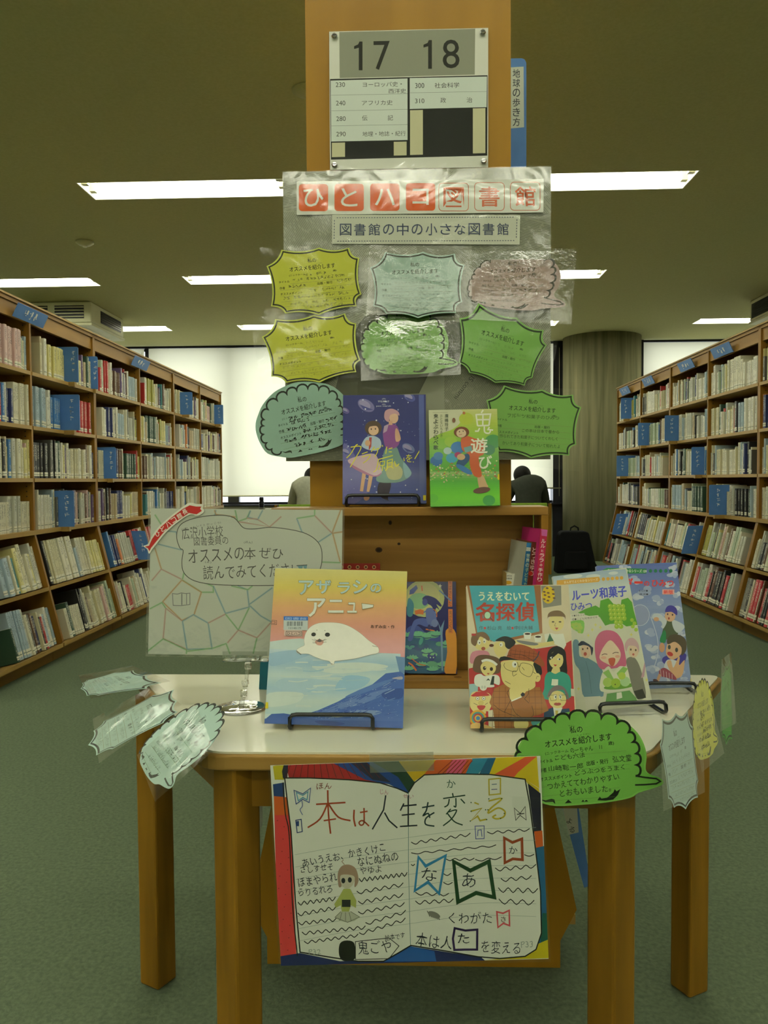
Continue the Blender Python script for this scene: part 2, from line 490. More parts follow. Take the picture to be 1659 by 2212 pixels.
# ================================================================== THE ROOM
CZ = 3.19
X0, X1, Y0, Y1 = -8.2, 8.4, -8.6, 12.0
mb = MB(); mb.box(X0, X1, Y0, Y1 + 0.3, -0.12, 0, carpet); struct(mb.build('floor'))
LX = [(-7.5, -3.2), (-2.27, 1.93), (3.72, 8.0)]
LY = [10.45, 7.95, 5.45, 2.95, 0.45, -2.05, -4.55, -7.05]      # near edge of each row of light troughs
LWID = 0.33
holes = [(a, b, y, y + LWID) for y in LY for a, b in LX]
xs = sorted({X0, X1} | {v for a, b in LX for v in (a, b)}); ys = sorted({Y0, Y1} | {v for y in LY for v in (y, y + LWID)})
mb = MB()
for i in range(len(ys) - 1):
    solid = ys[i] not in LY
    if solid: mb.box(X0, X1, ys[i], ys[i + 1], CZ, CZ + 0.05, ceil_m)
    else:
        for a, b in ((X0, LX[0][0]), (LX[0][1], LX[1][0]), (LX[1][1], LX[2][0]), (LX[2][1], X1)):
            mb.box(a, b, ys[i], ys[i + 1], CZ, CZ + 0.05, ceil_m)
struct(mb.build('ceiling'))
for nm, a in (('wall_left', (X0 - .15, X0, Y0, Y1)), ('wall_right', (X1, X1 + .15, Y0, Y1)), ('wall_behind', (X0 - .15, X1 + .15, Y0 - .15, Y0))):
    mb = MB(); mb.box(*a, 0, CZ + .05, wall_m); struct(mb.build(nm))

# ceiling lights: white trough, two bare tubes each
tube_m = emit_mat('fluorescent_tube', TUBE_COL, TUBE)
def light(ax, bx, y, label, group):
    t = thing('ceiling_light', label, 'ceiling light', ((ax + bx) / 2, y + LWID / 2, CZ), group)
    L = (bx - ax) / 2; w = LWID / 2; d = 0.11
    m = MB()
    m.box(-L, L, -w, w, d, d + .01, enamel); m.box(-L, L, -w - .004, -w + .004, 0.0, d, enamel); m.box(-L, L, w - .004, w + .004, 0.0, d, enamel)
    m.box(-L, -L + .008, -w, w, 0.0, d, enamel); m.box(L - .008, L, -w, w, 0.0, d, enamel)
    m.build('reflector_trough', t)
    n = 3; seg = 2 * L / n
    for yy in (-.07, .07):
        for i in range(n):
            a = -L + i * seg + .05; b = a + seg - .10
            m = MB(); m.tube([(a, yy, .055), (b, yy, .055)], .016, tube_m, 8)
            m.build('tube', t)
        m = MB()
        for i in (0, n):
            xx = -L + i * seg; xx = xx + .028 if i == 0 else xx - .028
            m.box(xx - .02, xx + .02, yy - .022, yy + .022, .02, d, white_plastic)
        for i in range(1, n):
            xx = -L + i * seg; m.box(xx - .045, xx + .045, yy - .022, yy + .022, .025, d, white_plastic)
        o = m.build('lamp_holders', t); o['kind'] = 'stuff'
rown = {10.45: 'farthest row near the window wall', 7.95: 'second row from the window wall', 5.45: 'nearest row in view', 2.95: 'row above the display table', 0.45: 'row over the camera', -2.05: 'first row behind', -4.55: 'second row behind', -7.05: 'last row behind'}
coln = ['left', 'middle', 'right']
for y in LY:
    for k, (a, b) in enumerate(LX):
        light(a, b, y, f'long recessed fluorescent light, {coln[k]} one of the {rown[y]}', 'recessed fluorescent ceiling lights')

# window wall: low wall, frames, blinds
mb = MB(); mb.box(X0, X1, Y1, Y1 + .2, 0, .78, low_wall); mb.box(X0, X1, Y1 - .12, Y1 + .22, .78, .80, dark_metal); struct(mb.build('wall_window_side'))
mb = MB(); mb.box(X0, X1, Y1 - .02, Y1 + .2, CZ - .03, CZ + .05, dark_metal); struct(mb.build('trim_1'))
glass = film_mat('window_glass', 0.6, 0.02, 0.0, 5, 0.97)
blind_m = bpy.data.materials.new('blind_fabric'); blind_m.use_nodes = True
_n = blind_m.node_tree.nodes; _l = blind_m.node_tree.links; _n.clear()
_o = _n.new('ShaderNodeOutputMaterial'); _d = _n.new('ShaderNodeBsdfDiffuse'); _t = _n.new('ShaderNodeBsdfTranslucent'); _x = _n.new('ShaderNodeMixShader')
_w = _n.new('ShaderNodeTexWave'); _w.inputs['Scale'].default_value = 200; _tc = _n.new('ShaderNodeTexCoord'); _l.new(_tc.outputs['Object'], _w.inputs['Vector'])
_r = _n.new('ShaderNodeValToRGB'); _r.color_ramp.elements[0].color = lin('#e8e6d2'); _r.color_ramp.elements[1].color = lin('#e2e0cc')
_l.new(_w.outputs['Fac'], _r.inputs[0]); _l.new(_r.outputs[0], _d.inputs[0]); _t.inputs[0].default_value = lin('#e6e2c4')
_x.inputs[0].default_value = 0.45; _l.new(_d.outputs[0], _x.inputs[1]); _l.new(_t.outputs[0], _x.inputs[2]); _l.new(_x.outputs[0], _o.inputs[0])
def wx(px, Y=12.0): return at_y(px, 900, Y).x
posts = [(-6.1, .09), (wx(321), .09), (wx(503, 12.2), .17), (wx(760), .12), (wx(1217), .12), (wx(1381), .10), (5.6, .1), (7.2, .1)]
for i, (x, w) in enumerate(posts):
    mb = MB(); mb.box(x - w / 2, x + w / 2, Y1 + (.16 if w == .17 else .02), Y1 + (.26 if w == .17 else .16), .78, CZ, dark_metal); struct(mb.build(f'trim_{i + 2}'))
edges = [X0] + [p[0] for p in posts] + [X1]
for i in range(len(edges) - 1):
    a, b = edges[i], edges[i + 1]
    if abs((a + b) / 2 - wx(1300)) < .3: continue
    m = MB(); m.box(a, b, Y1 + .10, Y1 + .108, .80, CZ, glass); w_ = struct(m.build(f'window_{i + 1}'))
    m = MB()
    m.box(a, b, Y1 + .08, Y1 + .13, .80, .835, dark_metal); m.box(a, b, Y1 + .08, Y1 + .13, CZ - .06, CZ - .02, dark_metal)
    m.build('window_frame', w_)
bl = [(-8.1, wx(316), .93, 'left of the dark post'), (wx(326), wx(698), .93, 'behind the end of the left bookcase'), (wx(700), wx(900), .93, 'behind the display board'), (wx(903), wx(1211), 1.02, 'left of the concrete column'), (wx(1386), 5.5, .95, 'right of the concrete column'), (5.65, 8.2, .95, 'in the far right corner')]
for i, (a, b, zb, wh) in enumerate(bl):
    t = thing('roller_blind', f'lowered white roller blind {wh}', 'blind', ((a + b) / 2, Y1 - .04, zb), 'white roller blinds on the window wall')
    L = (b - a) / 2
    m = MB()
    N = 24
    for k in range(N):
        xa, xb = -L + 2 * L * k / N, -L + 2 * L * (k + 1) / N
        f = lambda x: .010 * math.cos(x * 2.2)
        m.face([(xa, f(xa), 0), (xb, f(xb), 0), (xb, f(xb), CZ - zb - .04), (xa, f(xa), CZ - zb - .04)], blind_m, sm=True)
    m.build('fabric', t)
    m = MB(); m.tube([(-L, 0, .0), (L, 0, .0)], .012, white_plastic, 8); m.build('bottom_rail', t)
    m = MB(); m.tube([(L - .03, -.02, CZ - zb - .1), (L - .03, -.02, -.12)], .004, white_plastic, 5); m.build('pull_cord', t)
# concrete column
cx = at_y(1299, 900, 11.75).x
mb = MB(); mb.lathe(cx, 11.75, [(.55, 0), (.55, CZ)], concrete, 48)
o = mb.build('trim_column'); struct(o)
mb = MB(); mb.box(cx - .66, cx + .66, 11.95, 12.2, 0, CZ, dark_metal); struct(mb.build('trim_20'))
mb = MB(); mb.box(wx(1290), 8.4, Y1 - .03, Y1 - .005, 0, .10, black_plastic); struct(mb.build('baseboard_window_side'))

# air conditioners hung under the ceiling
def aircon(x0, x1, y0, y1, label, side):
    t = thing('air_conditioner', label, 'air conditioner', ((x0 + x1) / 2, (y0 + y1) / 2, 2.92))
    a, b = (x1 - x0) / 2, (y1 - y0) / 2
    m = MB(); m.box(-a, a, -b, b, .035, .268, white_plastic); m.build('casing', t, bevel=.012)
    m = MB(); m.box(-a - .01, a + .01, -b - .01, b + .01, 0, .03, white_plastic)
    m.box(-a + .12, a - .12, -b + .12, b - .12, -.006, 0, enamel); m.build('bottom_panel', t, bevel=.006)
    for (u0, u1) in ((-a + .08, -.04), (.04, a - .08)):
        m = MB(); m.box(u0, u1, -b - .004, -b + .002, .08, .225, black_plastic); g = m.build('air_outlet', t)
        for k in range(4):
            m = MB(); m.box(u0, u1, -b - .016, -b - .003, .095 + k * .035, .105 + k * .035, white_plastic); m.build('louvre', g)
    sx = a if side > 0 else -a
    m = MB(); m.box(sx - .003, sx + .004, -b * .45, b * .8, .08, .22, black_plastic) if side > 0 else m.box(sx - .004, sx + .003, -b * .8, b * .9, .06, .225, black_plastic)
    g = m.build('side_grille', t)
    for k in range(5):
        m = MB(); xx = sx + (.004 if side > 0 else -.010); z = .095 + k * .026
        m.box(xx, xx + .006, -b * .45, b * .8, z, z + .007, dark_metal); m.build('slat', g)
aircon(-4.5, -3.59, 8.96, 9.98, 'cream air conditioner under the ceiling above the left bookcases', 1)
aircon(3.93, 4.9, 8.40, 9.46, 'cream air conditioner with dark grille above the right bookcases', -1)
# smoke detector and speaker
t = thing('smoke_detector', 'round smoke detector on the ceiling at the left', 'smoke detector', tuple(at_z(183, 522, CZ)))
m = MB(); m.lathe(0, 0, [(.075, 0), (.075, -.012), (.05, -.03), (.02, -.036)], white_plastic, 24); m.build('base', t)
m = MB(); m.lathe(0, 0, [(.022, -.036), (.018, -.046), (.004, -.05)], enamel, 16); m.build('sensor_cap', t)
t = thing('ceiling_speaker', 'round ceiling disc partly behind the wooden end panel', 'speaker', tuple(at_z(668, 195, CZ)))
m = MB(); m.lathe(0, 0, [(.09, 0), (.09, -.006), (.02, -.012)], ceil_m, 24); m.build('grille_disc', t)

# ================================================================== BOOKCASES
rng = random.Random(7)
HT = 2.28; FL = .17; LEDGE = .845; SHZ = [.845, 1.18, 1.515, 1.861]; LOWZ = [.115, .48]
TH = math.atan(FL / (.83 - .13))
def front(z, fl=FL):
    """how far the case front stands out towards the aisle at height z"""
    if z >= .83: return 0.0
    return fl * min(1, (.83 - z) / (.83 - .13))

# --- shelf books: one mesh each, spine towards the aisle (local -y), title marks from the shader
def spine_mat():
    m, nt, n, l, p = newmat('shelf_book')
    at = n.new('ShaderNodeAttribute'); at.attribute_name = 'Col'
    uv = n.new('ShaderNodeUVMap'); uv.uv_map = 'UVMap'
    sp = n.new('ShaderNodeSeparateXYZ'); l.new(uv.outputs[0], sp.inputs[0])
    def M(op, a, b=None, c=None):
        q = n.new('ShaderNodeMath'); q.operation = op
        for i, v in enumerate((a, b, c)):
            if v is None: continue
            if isinstance(v, (int, float)): q.inputs[i].default_value = v
            else: l.new(v, q.inputs[i])
        return q.outputs[0]
    u = M('FRACT', sp.outputs[0]); seed = M('FLOOR', sp.outputs[0]); v = sp.outputs[1]
    wn_ = n.new('ShaderNodeTexWhiteNoise'); wn_.noise_dimensions = '1D'; l.new(seed, wn_.inputs['W']); r = wn_.outputs['Value']
    cv = n.new('ShaderNodeCombineXYZ'); l.new(M('MULTIPLY', u, 5), cv.inputs[0]); l.new(M('MULTIPLY', v, 46), cv.inputs[1]); l.new(seed, cv.inputs[2])
    nz = n.new('ShaderNodeTexNoise'); nz.inputs['Scale'].default_value = 1.0; nz.inputs['Detail'].default_value = 1; l.new(cv.outputs[0], nz.inputs['Vector'])
    ink = M('GREATER_THAN', nz.outputs['Fac'], .53)
    inu = M('LESS_THAN', M('ABSOLUTE', M('SUBTRACT', u, .5)), .27)
    lo = M('MULTIPLY_ADD', r, -.25, .62); 
    inv = M('MULTIPLY', M('GREATER_THAN', v, lo), M('LESS_THAN', v, .93))
    small = M('MULTIPLY', M('GREATER_THAN', v, .24), M('LESS_THAN', v, M('MULTIPLY_ADD', r, .1, .30)))
    mask = M('MULTIPLY', M('MULTIPLY', ink, inu), M('MAXIMUM', inv, M('MULTIPLY', small, .7)))
    mask = M('MULTIPLY', mask, M('LESS_THAN', sp.outputs[2], .5)) if False else mask
    valid = M('GREATER_THAN', sp.outputs[0], -.5)
    mask = M('MULTIPLY', M('MULTIPLY', mask, valid), .8)
    lum = n.new('ShaderNodeRGBToBW'); l.new(at.outputs['Color'], lum.inputs[0])
    darkbook = M('LESS_THAN', lum.outputs[0], .16)
    inkc = n.new('ShaderNodeMix'); inkc.data_type = 'RGBA'; l.new(darkbook, inkc.inputs[0])
    inkc.inputs[6].default_value = lin('#3a3a34'); inkc.inputs[7].default_value = lin('#cfcdb8')
    mx = n.new('ShaderNodeMix'); mx.data_type = 'RGBA'; l.new(mask, mx.inputs[0]); l.new(at.outputs['Color'], mx.inputs[6]); l.new(inkc.outputs[2], mx.inputs[7])
    st = M('MULTIPLY', M('MULTIPLY', M('GREATER_THAN', v, .06), M('LESS_THAN', v, .17)), valid)
    m2 = n.new('ShaderNodeMix'); m2.data_type = 'RGBA'; l.new(st, m2.inputs[0]); l.new(mx.outputs[2], m2.inputs[6]); m2.inputs[7].default_value = lin('#d8d6c0')
    st2 = M('MULTIPLY', M('MULTIPLY', M('GREATER_THAN', v, .10), M('LESS_THAN', v, .115)), valid)
    m3 = n.new('ShaderNodeMix'); m3.data_type = 'RGBA'; l.new(st2, m3.inputs[0]); l.new(m2.outputs[2], m3.inputs[6]); m3.inputs[7].default_value = lin('#5a6a50')
    l.new(m3.outputs[2], p.inputs['Base Color']); p.inputs['Roughness'].default_value = .4
    return m
SPINE = spine_mat()
PAGE = lin('#cdc9ad')
def book_geo(t, h, d, col, seed, V, F, C, U, T=None):
    """t thick (x), h tall (z), d deep (+y); rounded spine at y=0"""
    b = len(V); r = min(.006, t * .2)
    loop = [(0, r), (t * .12, r * .25), (t * .5, 0), (t * .88, r * .25), (t, r), (t, d), (0, d)]
    for z in (0, h):
        for x, y in loop:
            V.append(T(x, y, z) if T else (x, y, z))
    n = 7; c = lin(col) if isinstance(col, str) else col
    us = [0.02, .12, .5, .88, .98]
    for i in range(n):
        j = (i + 1) % n
        F.append((b + i, b + j, b + n + j, b + n + i))
        if i < 4:
            C.append(c); U.append([(seed + us[i], 0), (seed + us[j], 0), (seed + us[j], 1), (seed + us[i], 1)])
        else:
            C.append(PAGE if i == 5 else c); U.append([(-1, 0)] * 4)
    F.append(tuple(b + n + i for i in range(n))); C.append(PAGE); U.append([(-1, 0)] * n)
    F.append(tuple(b + i for i in reversed(range(n)))); C.append(PAGE); U.append([(-1, 0)] * n)
def book_data(name, V, F, C, U):
    me = bpy.data.meshes.new(name); me.from_pydata(V, [], F); me.materials.append(SPINE)
    ca = me.color_attributes.new('Col', 'FLOAT_COLOR', 'CORNER'); uvl = me.uv_layers.new(name='UVMap')
    arr = np.concatenate([np.tile(np.array(c, dtype=np.float32), (len(f), 1)) for f, c in zip(F, C)])
    ca.data.foreach_set('color', arr.ravel())
    uvl.data.foreach_set('uv', np.array([q for u in U for q in u], dtype=np.float32).ravel())
    me.update(); return me

PAL = [('cream', '#cfcbb0', 16), ('white', '#dcdac8', 14), ('ivory', '#c8c29c', 9), ('pale grey', '#b9baa9', 8), ('pale green', '#a9b79a', 5), ('pale yellow', '#cfc786', 4), ('beige', '#b8a884', 6),
       ('pale pink', '#c9a9a0', 3), ('pale blue', '#9db0b8', 4), ('dark green', '#2f4a38', 2.2), ('black', '#232322', 5.5), ('navy', '#2c3560', 3.6), ('red', '#a8302c', 3), ('brown', '#5f4632', 4), ('blue', '#3d6fa3', 1.6), ('teal', '#3b7c80', 1.2), ('olive', '#a3a04a', 1.6), ('purple', '#5d4a6c', 1), ('orange', '#c4743a', .8), ('dark grey', '#55564e', 4.5)]
def pick():
    r = rng.random() * sum(p[2] for p in PAL)
    for p in PAL:
        r -= p[2]
        if r <= 0: return p
    return PAL[0]

DIVIDERS = [('left',) + a for a in ((145, 0, .07), (199, 0, .035), (393, 0, .11, .24), (465, 0, .1, .24), (133, 1, .11), (226, 2, .07), (120, 3, .095), (290, 4, .1))] + \
    [('right',) + a for a in ((1354, 0, .10), (1390, 1, .09), (1455, 1, .12), (1349, 2, .12), (1507, 2, .09), (1557, 3, .13), (1340, 4, .1), (1500, 4, .12))]
def div_y(side, px_in, row):
    XP = -2.42 if side == 'left' else 2.60; A = 1 if side == 'left' else -1; z = [1.861, 1.515, 1.18, .845, .48, .115][row]
    return (XP + A * (front(z + .1) if row >= 4 else 0)) * FPX / (px_in - 888)
books = []      # every shelf book: (area in the photo, side, bay, row, ordinal, colour, placement)
def fill_row(side, bay, row, ya, yb, z, tilted, avail, skip=0.0):
    """books from the far divider (yb) towards the near one (ya); spines flush near the shelf front"""
    y = yb - .015; k = 0; end = ya + .03 + rng.choice((0, .02, .12, .2, .05)) * (1 if row != 3 else .5)
    gaps = [div_y(q[0], q[1], q[2]) for q in DIVIDERS if q[0] == side and q[2] == row]
    run = 0; cur = None; hh = tt = dd = 0; cn = 0
    while y > end + .012:
        if run <= 0:
            cur = pick(); series = rng.random() < .16
            run = rng.randint(4, 8) if series else 1
            big = row >= 4
            hh = (rng.uniform(.20, .30) if big else rng.uniform(.185, .262)); hh = min(hh, avail - .02)
            tt = rng.uniform(.014, .040) if not big else rng.uniform(.012, .045); dd = rng.uniform(.13, .18)
            if side == 'right' and row == 5:
                cur = rng.choice([('white', '#d4d2c2', 0), ('cream', '#cfcbb0', 0), ('grey', '#96978e', 0), ('brown', '#5a3a26', 0), ('pale green', '#a3b39a', 0), ('black', '#1c1d20', 0), ('red', '#b02c34', 0), ('pale blue', '#93a9b4', 0)])
                hh = rng.uniform(.24, .315); tt = rng.choice((.02, .03, .05, .06)); run = rng.choice((1, 1, 2))
        run -= 1
        t = tt * rng.uniform(.97, 1.03) if run else tt
        for g in gaps:
            if y - t < g + .005 and y > g - .005: y = g - .006
        if y - t < end: break
        k += 1
        books.append(dict(side=side, bay=bay, row=row, k=k, col=cur, y=y - t, t=t, h=hh, d=dd, z=z, tilt=tilted, rec=rng.uniform(.008, .030), seed=len(books) + 1))
        y -= t + .0008 + (0 if rng.random() > .02 else .012)

def bookplace(b, XP):
    """matrix of a shelf book: local x along the shelf, local -y towards the aisle"""
    s = -1 if b['side'] == 'left' else 1
    z = b['z'] + .0005
    fl = front(z) if b['tilt'] else 0
    xf = XP - s * (fl - b['rec'])
    # aisle direction = -s * x
    if s < 0:   # left case: aisle is +x ; local -y -> +x, local x -> +y
        ex, ey = Vector((0, 1, 0)), Vector((-1, 0, 0))
    else:
        ex, ey = Vector((0, -1, 0)), Vector((1, 0, 0))
    ez = Vector((0, 0, 1))
    if b['tilt']:
        c, si = math.cos(TH), math.sin(TH)
        ez2 = ez * c + ey * si; ey2 = ey * c - ez * si; ez, ey = ez2, ey2
    y = b['y'] if s < 0 else b['y'] + b['t']
    P = Vector((xf, y, z))
    if b['tilt']: P += ey * 0.004 + ez * .003
    m = Matrix((ex, ey, ez)).transposed().to_4x4(); m.translation = P
    return m

ordn = ['first', 'second', 'third', 'fourth', 'fifth', 'sixth', 'seventh', 'eighth', 'ninth', 'tenth']
def case(side, XP, ya, yb, label, plates, nb=2):
    """one bookcase unit; upper front plane at x = XP, running from depth ya to yb"""
    s = -1 if side == 'left' else 1
    A = -s                                   # direction of the aisle along x
    t = thing('bookcase', label, 'bookcase', (XP, ya, 0), 'wooden library bookcases along the aisle')
    D = .27; L = yb - ya; w = L / nb
    X = lambda d: A * d                      # local x of a point standing d in front of the upper front plane
    prof = [(X(-D), 0), (X(.10), 0), (X(.10), .06), (X(FL), .125), (X(0), .83), (X(0), HT), (X(-D), HT)]
    for i in range(nb + 1):
        y = min(max(i * w - .011, 0.0), L - .022)
        m = MB(); m.prism(prof, y, y + .022, 'y', wood_z)
        for k in range(40):      # shelf-pin holes on the face towards the room's entrance
            zz = .90 + k * .032; xa, xb = X(-.045), X(-.037)
            m.face([(min(xa, xb), y - .0004, zz), (max(xa, xb), y - .0004, zz), (max(xa, xb), y - .0004, zz + .007), (min(xa, xb), y - .0004, zz + .007)], dark_metal)
        m.build('side_panel', t)
    m = MB(); m.box(min(X(-D), X(-D - .01)), max(X(-D), X(-D - .01)), 0, L, 0, HT, dark_in); m.build('back_panel', t)
    for i in range(nb):
        a, b = i * w + .011, (i + 1) * w - .011
        for z in SHZ[1:]:
            m = MB(); m.box(min(X(-D), X(.004)), max(X(-D), X(.004)), a, b, z - .024, z, cornice); m.build('shelf', t)
        for z in LOWZ:
            f = front(z); c, si = math.cos(TH), math.sin(TH)
            q = lambda dd, hh: (X(f - dd * c + hh * si * 0), z - dd * si * .98 + hh)
            m = MB(); m.prism([q(-.004, -.024), q(-.004, 0), q(.24, 0), q(.24, -.024)], a, b, 'y', cornice); m.build('shelf', t)
        m = MB(); m.box(min(X(-D), X(.0)), max(X(-D), X(.0)), a, b, HT - .024, HT, wood_y); m.box(min(X(-.03), X(-.012)), max(X(-.03), X(-.012)), a, b, 2.165, HT - .024, wood_y); m.build('header_panel', t)
        m = MB(); m.box(min(X(.08), X(.10)), max(X(.08), X(.10)), a, b, 0, .075, wood_y); m.prism([(X(.10), .06), (X(FL), .105), (X(FL) - A * .02, .107), (X(.08), .07)], a, b, 'y', wood_y); m.build('kick_board', t)
    m = MB(); m.box(min(X(-D), X(.012)), max(X(-D), X(.012)), 0, L, LEDGE - .028, LEDGE, cornice); m.build('ledge', t)
    m = MB(); m.box(min(X(-D), X(.012)), max(X(-D), X(.012)), 0, L, HT, HT + .012, cornice); m.build('top_rail', t)
    for (y0_, y1_) in plates:
        m = MB(); q = [(X(.006), 2.165), (X(.045), 2.245), (X(.042), 2.248), (X(.003), 2.168)]
        m.prism(q, y0_ - ya, y1_ - ya, 'y', blue_plate)
        rr = random.Random(int(y0_ * 100)); yy = (y0_ + y1_) / 2 - ya - .09
        for k in range(3):       # three blurred white characters
            for _ in range(5):
                u0, v0 = rr.random() * .035, rr.random() * .8; u1 = u0 + rr.uniform(.004, .02); v1 = min(1, v0 + rr.choice((.1, .5)))
                pt = lambda u, v: (X(.009 + .039 * (.2 + .6 * v)), yy + k * .06 + u, 2.165 + .08 * (.2 + .6 * v))
                m.face([pt(u0, v0), pt(u1, v0), pt(u1, v1), pt(u0, v1)], enamel)
        m.build('category_plate', t)
    return t

XL, XR = -2.42, 2.60
Dp = lambda px, X: X * FPX / (px - 888)
for (a, b, lab, pl) in ((8.14, 10.2, 'farthest wooden bookcase of the left row, ending at the window', []), (6.08, 8.14, 'middle wooden bookcase of the left row, two bays wide', [(6.88, 7.28)]), (4.02, 6.08, 'nearest wooden bookcase of the left row, cut by the photo edge', [(4.82, 5.22)])):
    case('left', XL, a, b, lab, pl)
for (a, b, lab, pl) in ((8.14, 10.2, 'farthest wooden bookcase of the right row, beside the concrete column', [(9.55, 9.93), (8.62, 8.98)]), (6.08, 8.14, 'middle wooden bookcase of the right row, two bays wide', [(7.42, 7.8), (6.55, 6.95)]), (4.02, 6.08, 'nearest wooden bookcase of the right row, cut by the photo edge', [])):
    case('right', XR, a, b, lab, pl)
for side, XP in (('left', XL), ('right', XR)):
    for bay in range(6):
        yb = 10.2 - 1.03 * bay; ya = yb - 1.03
        if pix((XP, yb, 1.2))[0] < -30 or pix((XP, yb, 1.2))[0] > W + 30: continue
        if bay == 5: ya = yb - .62
        rows = [(0, SHZ[3], False, .33), (1, SHZ[2], False, .32), (2, SHZ[1], False, .31), (3, SHZ[0], False, .31), (4, LOWZ[1], True, .33), (5, LOWZ[0], True, .345)]
        for r, z, tl, av in rows:
            fill_row(side, bay, r, ya, yb, z, tl, av)
rown_ = ['top', 'second', 'third', 'fourth', 'upper slanted', 'bottom slanted']
def vis(b):
    XP = XL if b['side'] == 'left' else XR
    x, y = pix((XP, b['y'], b['z'] + .12))
    if x < 6 or x > W - 6: return -1
    if 310 < x < 745 and y > 1095 or (1180 < x < 1500 and y > 1215): return -1      # behind the poster and the books on the table
    d = b['y'] + b['t'] / 2
    return b['t'] * b['h'] / d ** 3
books.sort(key=vis, reverse=True)
NEAR, REST = books[:300], books[300:]
bayn = ['far bay', 'second bay', 'third bay', 'fourth bay', 'fifth bay', 'sixth bay']
def ordw(k): return ordn[k - 1] if k <= 10 else f'{k}th'.replace('21th', '21st').replace('22th', '22nd').replace('23th', '23rd').replace('31th', '31st').replace('32th', '32nd').replace('33th', '33rd').replace('41th', '41st').replace('42th', '42nd').replace('43th', '43rd')
for b in NEAR:
    XP = XL if b['side'] == 'left' else XR
    V, F, C, U = [], [], [], []
    book_geo(b['t'], b['h'], b['d'], b['col'][1], b['seed'], V, F, C, U)
    o = bpy.data.objects.new('library_book', book_data('library_book', V, F, C, U)); COL.objects.link(o)
    o.matrix_world = bookplace(b, XP)
    tag(o, f"{b['col'][0]} book, {ordw(b['k'])} from far divider, {rown_[b['row']]} shelf, {bayn[b['bay']]}, {b['side']} side", 'book', f"books on the {b['side']} row of bookcases")
for side in ('left', 'right'):
    V, F, C, U = [], [], [], []
    for b in REST:
        if b['side'] != side: continue
        M_ = bookplace(b, XL if side == 'left' else XR)
        book_geo(b['t'], b['h'], b['d'], b['col'][1], b['seed'], V, F, C, U, lambda x, y, z: tuple(M_ @ Vector((x, y, z))))
    o = bpy.data.objects.new('shelved_books', book_data('shelved_books', V, F, C, U)); COL.objects.link(o)
    tag(o, f'rows of pale library books filling the farther shelves of the {side} bookcases', 'books', None, 'stuff')

# blue divider boards standing out between the books
DIV = set()
def divider(side, px_in, row, prot, hgt=.25, marks=4):
    XP = XL if side == 'left' else XR; s = -1 if side == 'left' else 1; A = -s
    tl = row >= 4; z = ([SHZ[3], SHZ[2], SHZ[1], SHZ[0], LOWZ[1], LOWZ[0]])[row]
    xin = XP + A * (front(z + .1) if tl else 0)
    y = xin * FPX / (px_in - 888) * 1.0
    t = thing('shelf_divider', None, 'shelf divider', (xin, y, z), 'blue dividers with white lettering between the books')
    b_ = max(0, min(5, int((10.2 - y) / 1.03)))
    w_ = 'blue divider board'
    lb = f"{w_} standing out from the {rown_[row]} shelf, {bayn[b_]}, {side} side"
    if lb in DIV: lb = lb.replace(w_, 'second blue divider board')
    DIV.add(lb); t['label'] = lb
    th = TH if tl else 0
    if tl: t.location.x = XP + A * front(z)
    q = lambda d, h: (A * (d - h * math.tan(th)), h)
    m = MB(); m.prism([q(-.14, -.0 + .001), q(prot, .001), q(prot, hgt * .97), q(prot - .008, hgt), q(-.14, hgt)], -.003, .003, 'y', blue_plate)
    m.build('board', t)
    rr = random.Random(int(px_in)); m = MB()
    for k in range(marks):
        hh = hgt * (.88 - .16 * k)
        for _ in range(5):
            u0, v0 = rr.random() * .018, rr.random() * .018; u1 = u0 + rr.choice((.003, .014)); v1 = v0 + (.003 if u1 - u0 > .01 else .014)
            c0 = prot * .45
            pt = lambda u, v: (q(c0 + A * (u - .012), hh - v)[0], -.0036, hh - v)
            m.face([pt(u0, v0), pt(u1, v0), pt(u1, v1), pt(u0, v1)], enamel)
    m.build('white_lettering', t)['kind'] = 'stuff'
    if not tl:
        m = MB(); m.box(min(A * .004, A * (prot * .7)), max(A * .004, A * (prot * .7)), -.02, .012, -.03, 0.001, cornice); m.build('foot_clip', t)
for a in DIVIDERS: divider(*a)

# double-sided bookcase whose end panel faces us
PY = 1.85; hw = .2325; hwf = .385; hwk = .347
m_c = at_y(886, 1040, PY).x
tB = thing('double_bookcase', 'double-sided wooden bookcase seen end-on behind the display table', 'bookcase', (m_c, PY, 0))
prof = [(-hwk, 0), (hwk, 0), (hwk, .065), (hwf, .14), (hw, .85), (hw, 2.32), (-hw, 2.32), (-hw, .85), (-hwf, .14), (-hwk, .065)]
for y in (0, 1.03, 2.06, 3.09, 4.12):
    m = MB(); m.prism(prof, y, y + .025, 'y', panel_wood); m.build('end_panel' if y == 0 else 'side_panel', tB)
m = MB(); m.box(-.01, .01, .025, 4.12, 0.02, 2.30, dark_in); m.build('centre_board', tB)
for i in range(4):
    for s in (-1, 1):
        a, b = i * 1.03 + .025, (i + 1) * 1.03
        for z in SHZ + [2.28]:
            m = MB(); m.box(min(s * .01, s * hw), max(s * .01, s * hw), a, b, z - .024, z, cornice); m.build('shelf', tB)
        for z in LOWZ:
            f = hw + (hwf - hw) * (.85 - z) / .71; m = MB(); m.box(min(s * .01, s * (f - .003)), max(s * .01, s * (f - .003)), a, b, z - .024, z, cornice); m.build('shelf', tB)
V, F, C, U = [], [], [], []
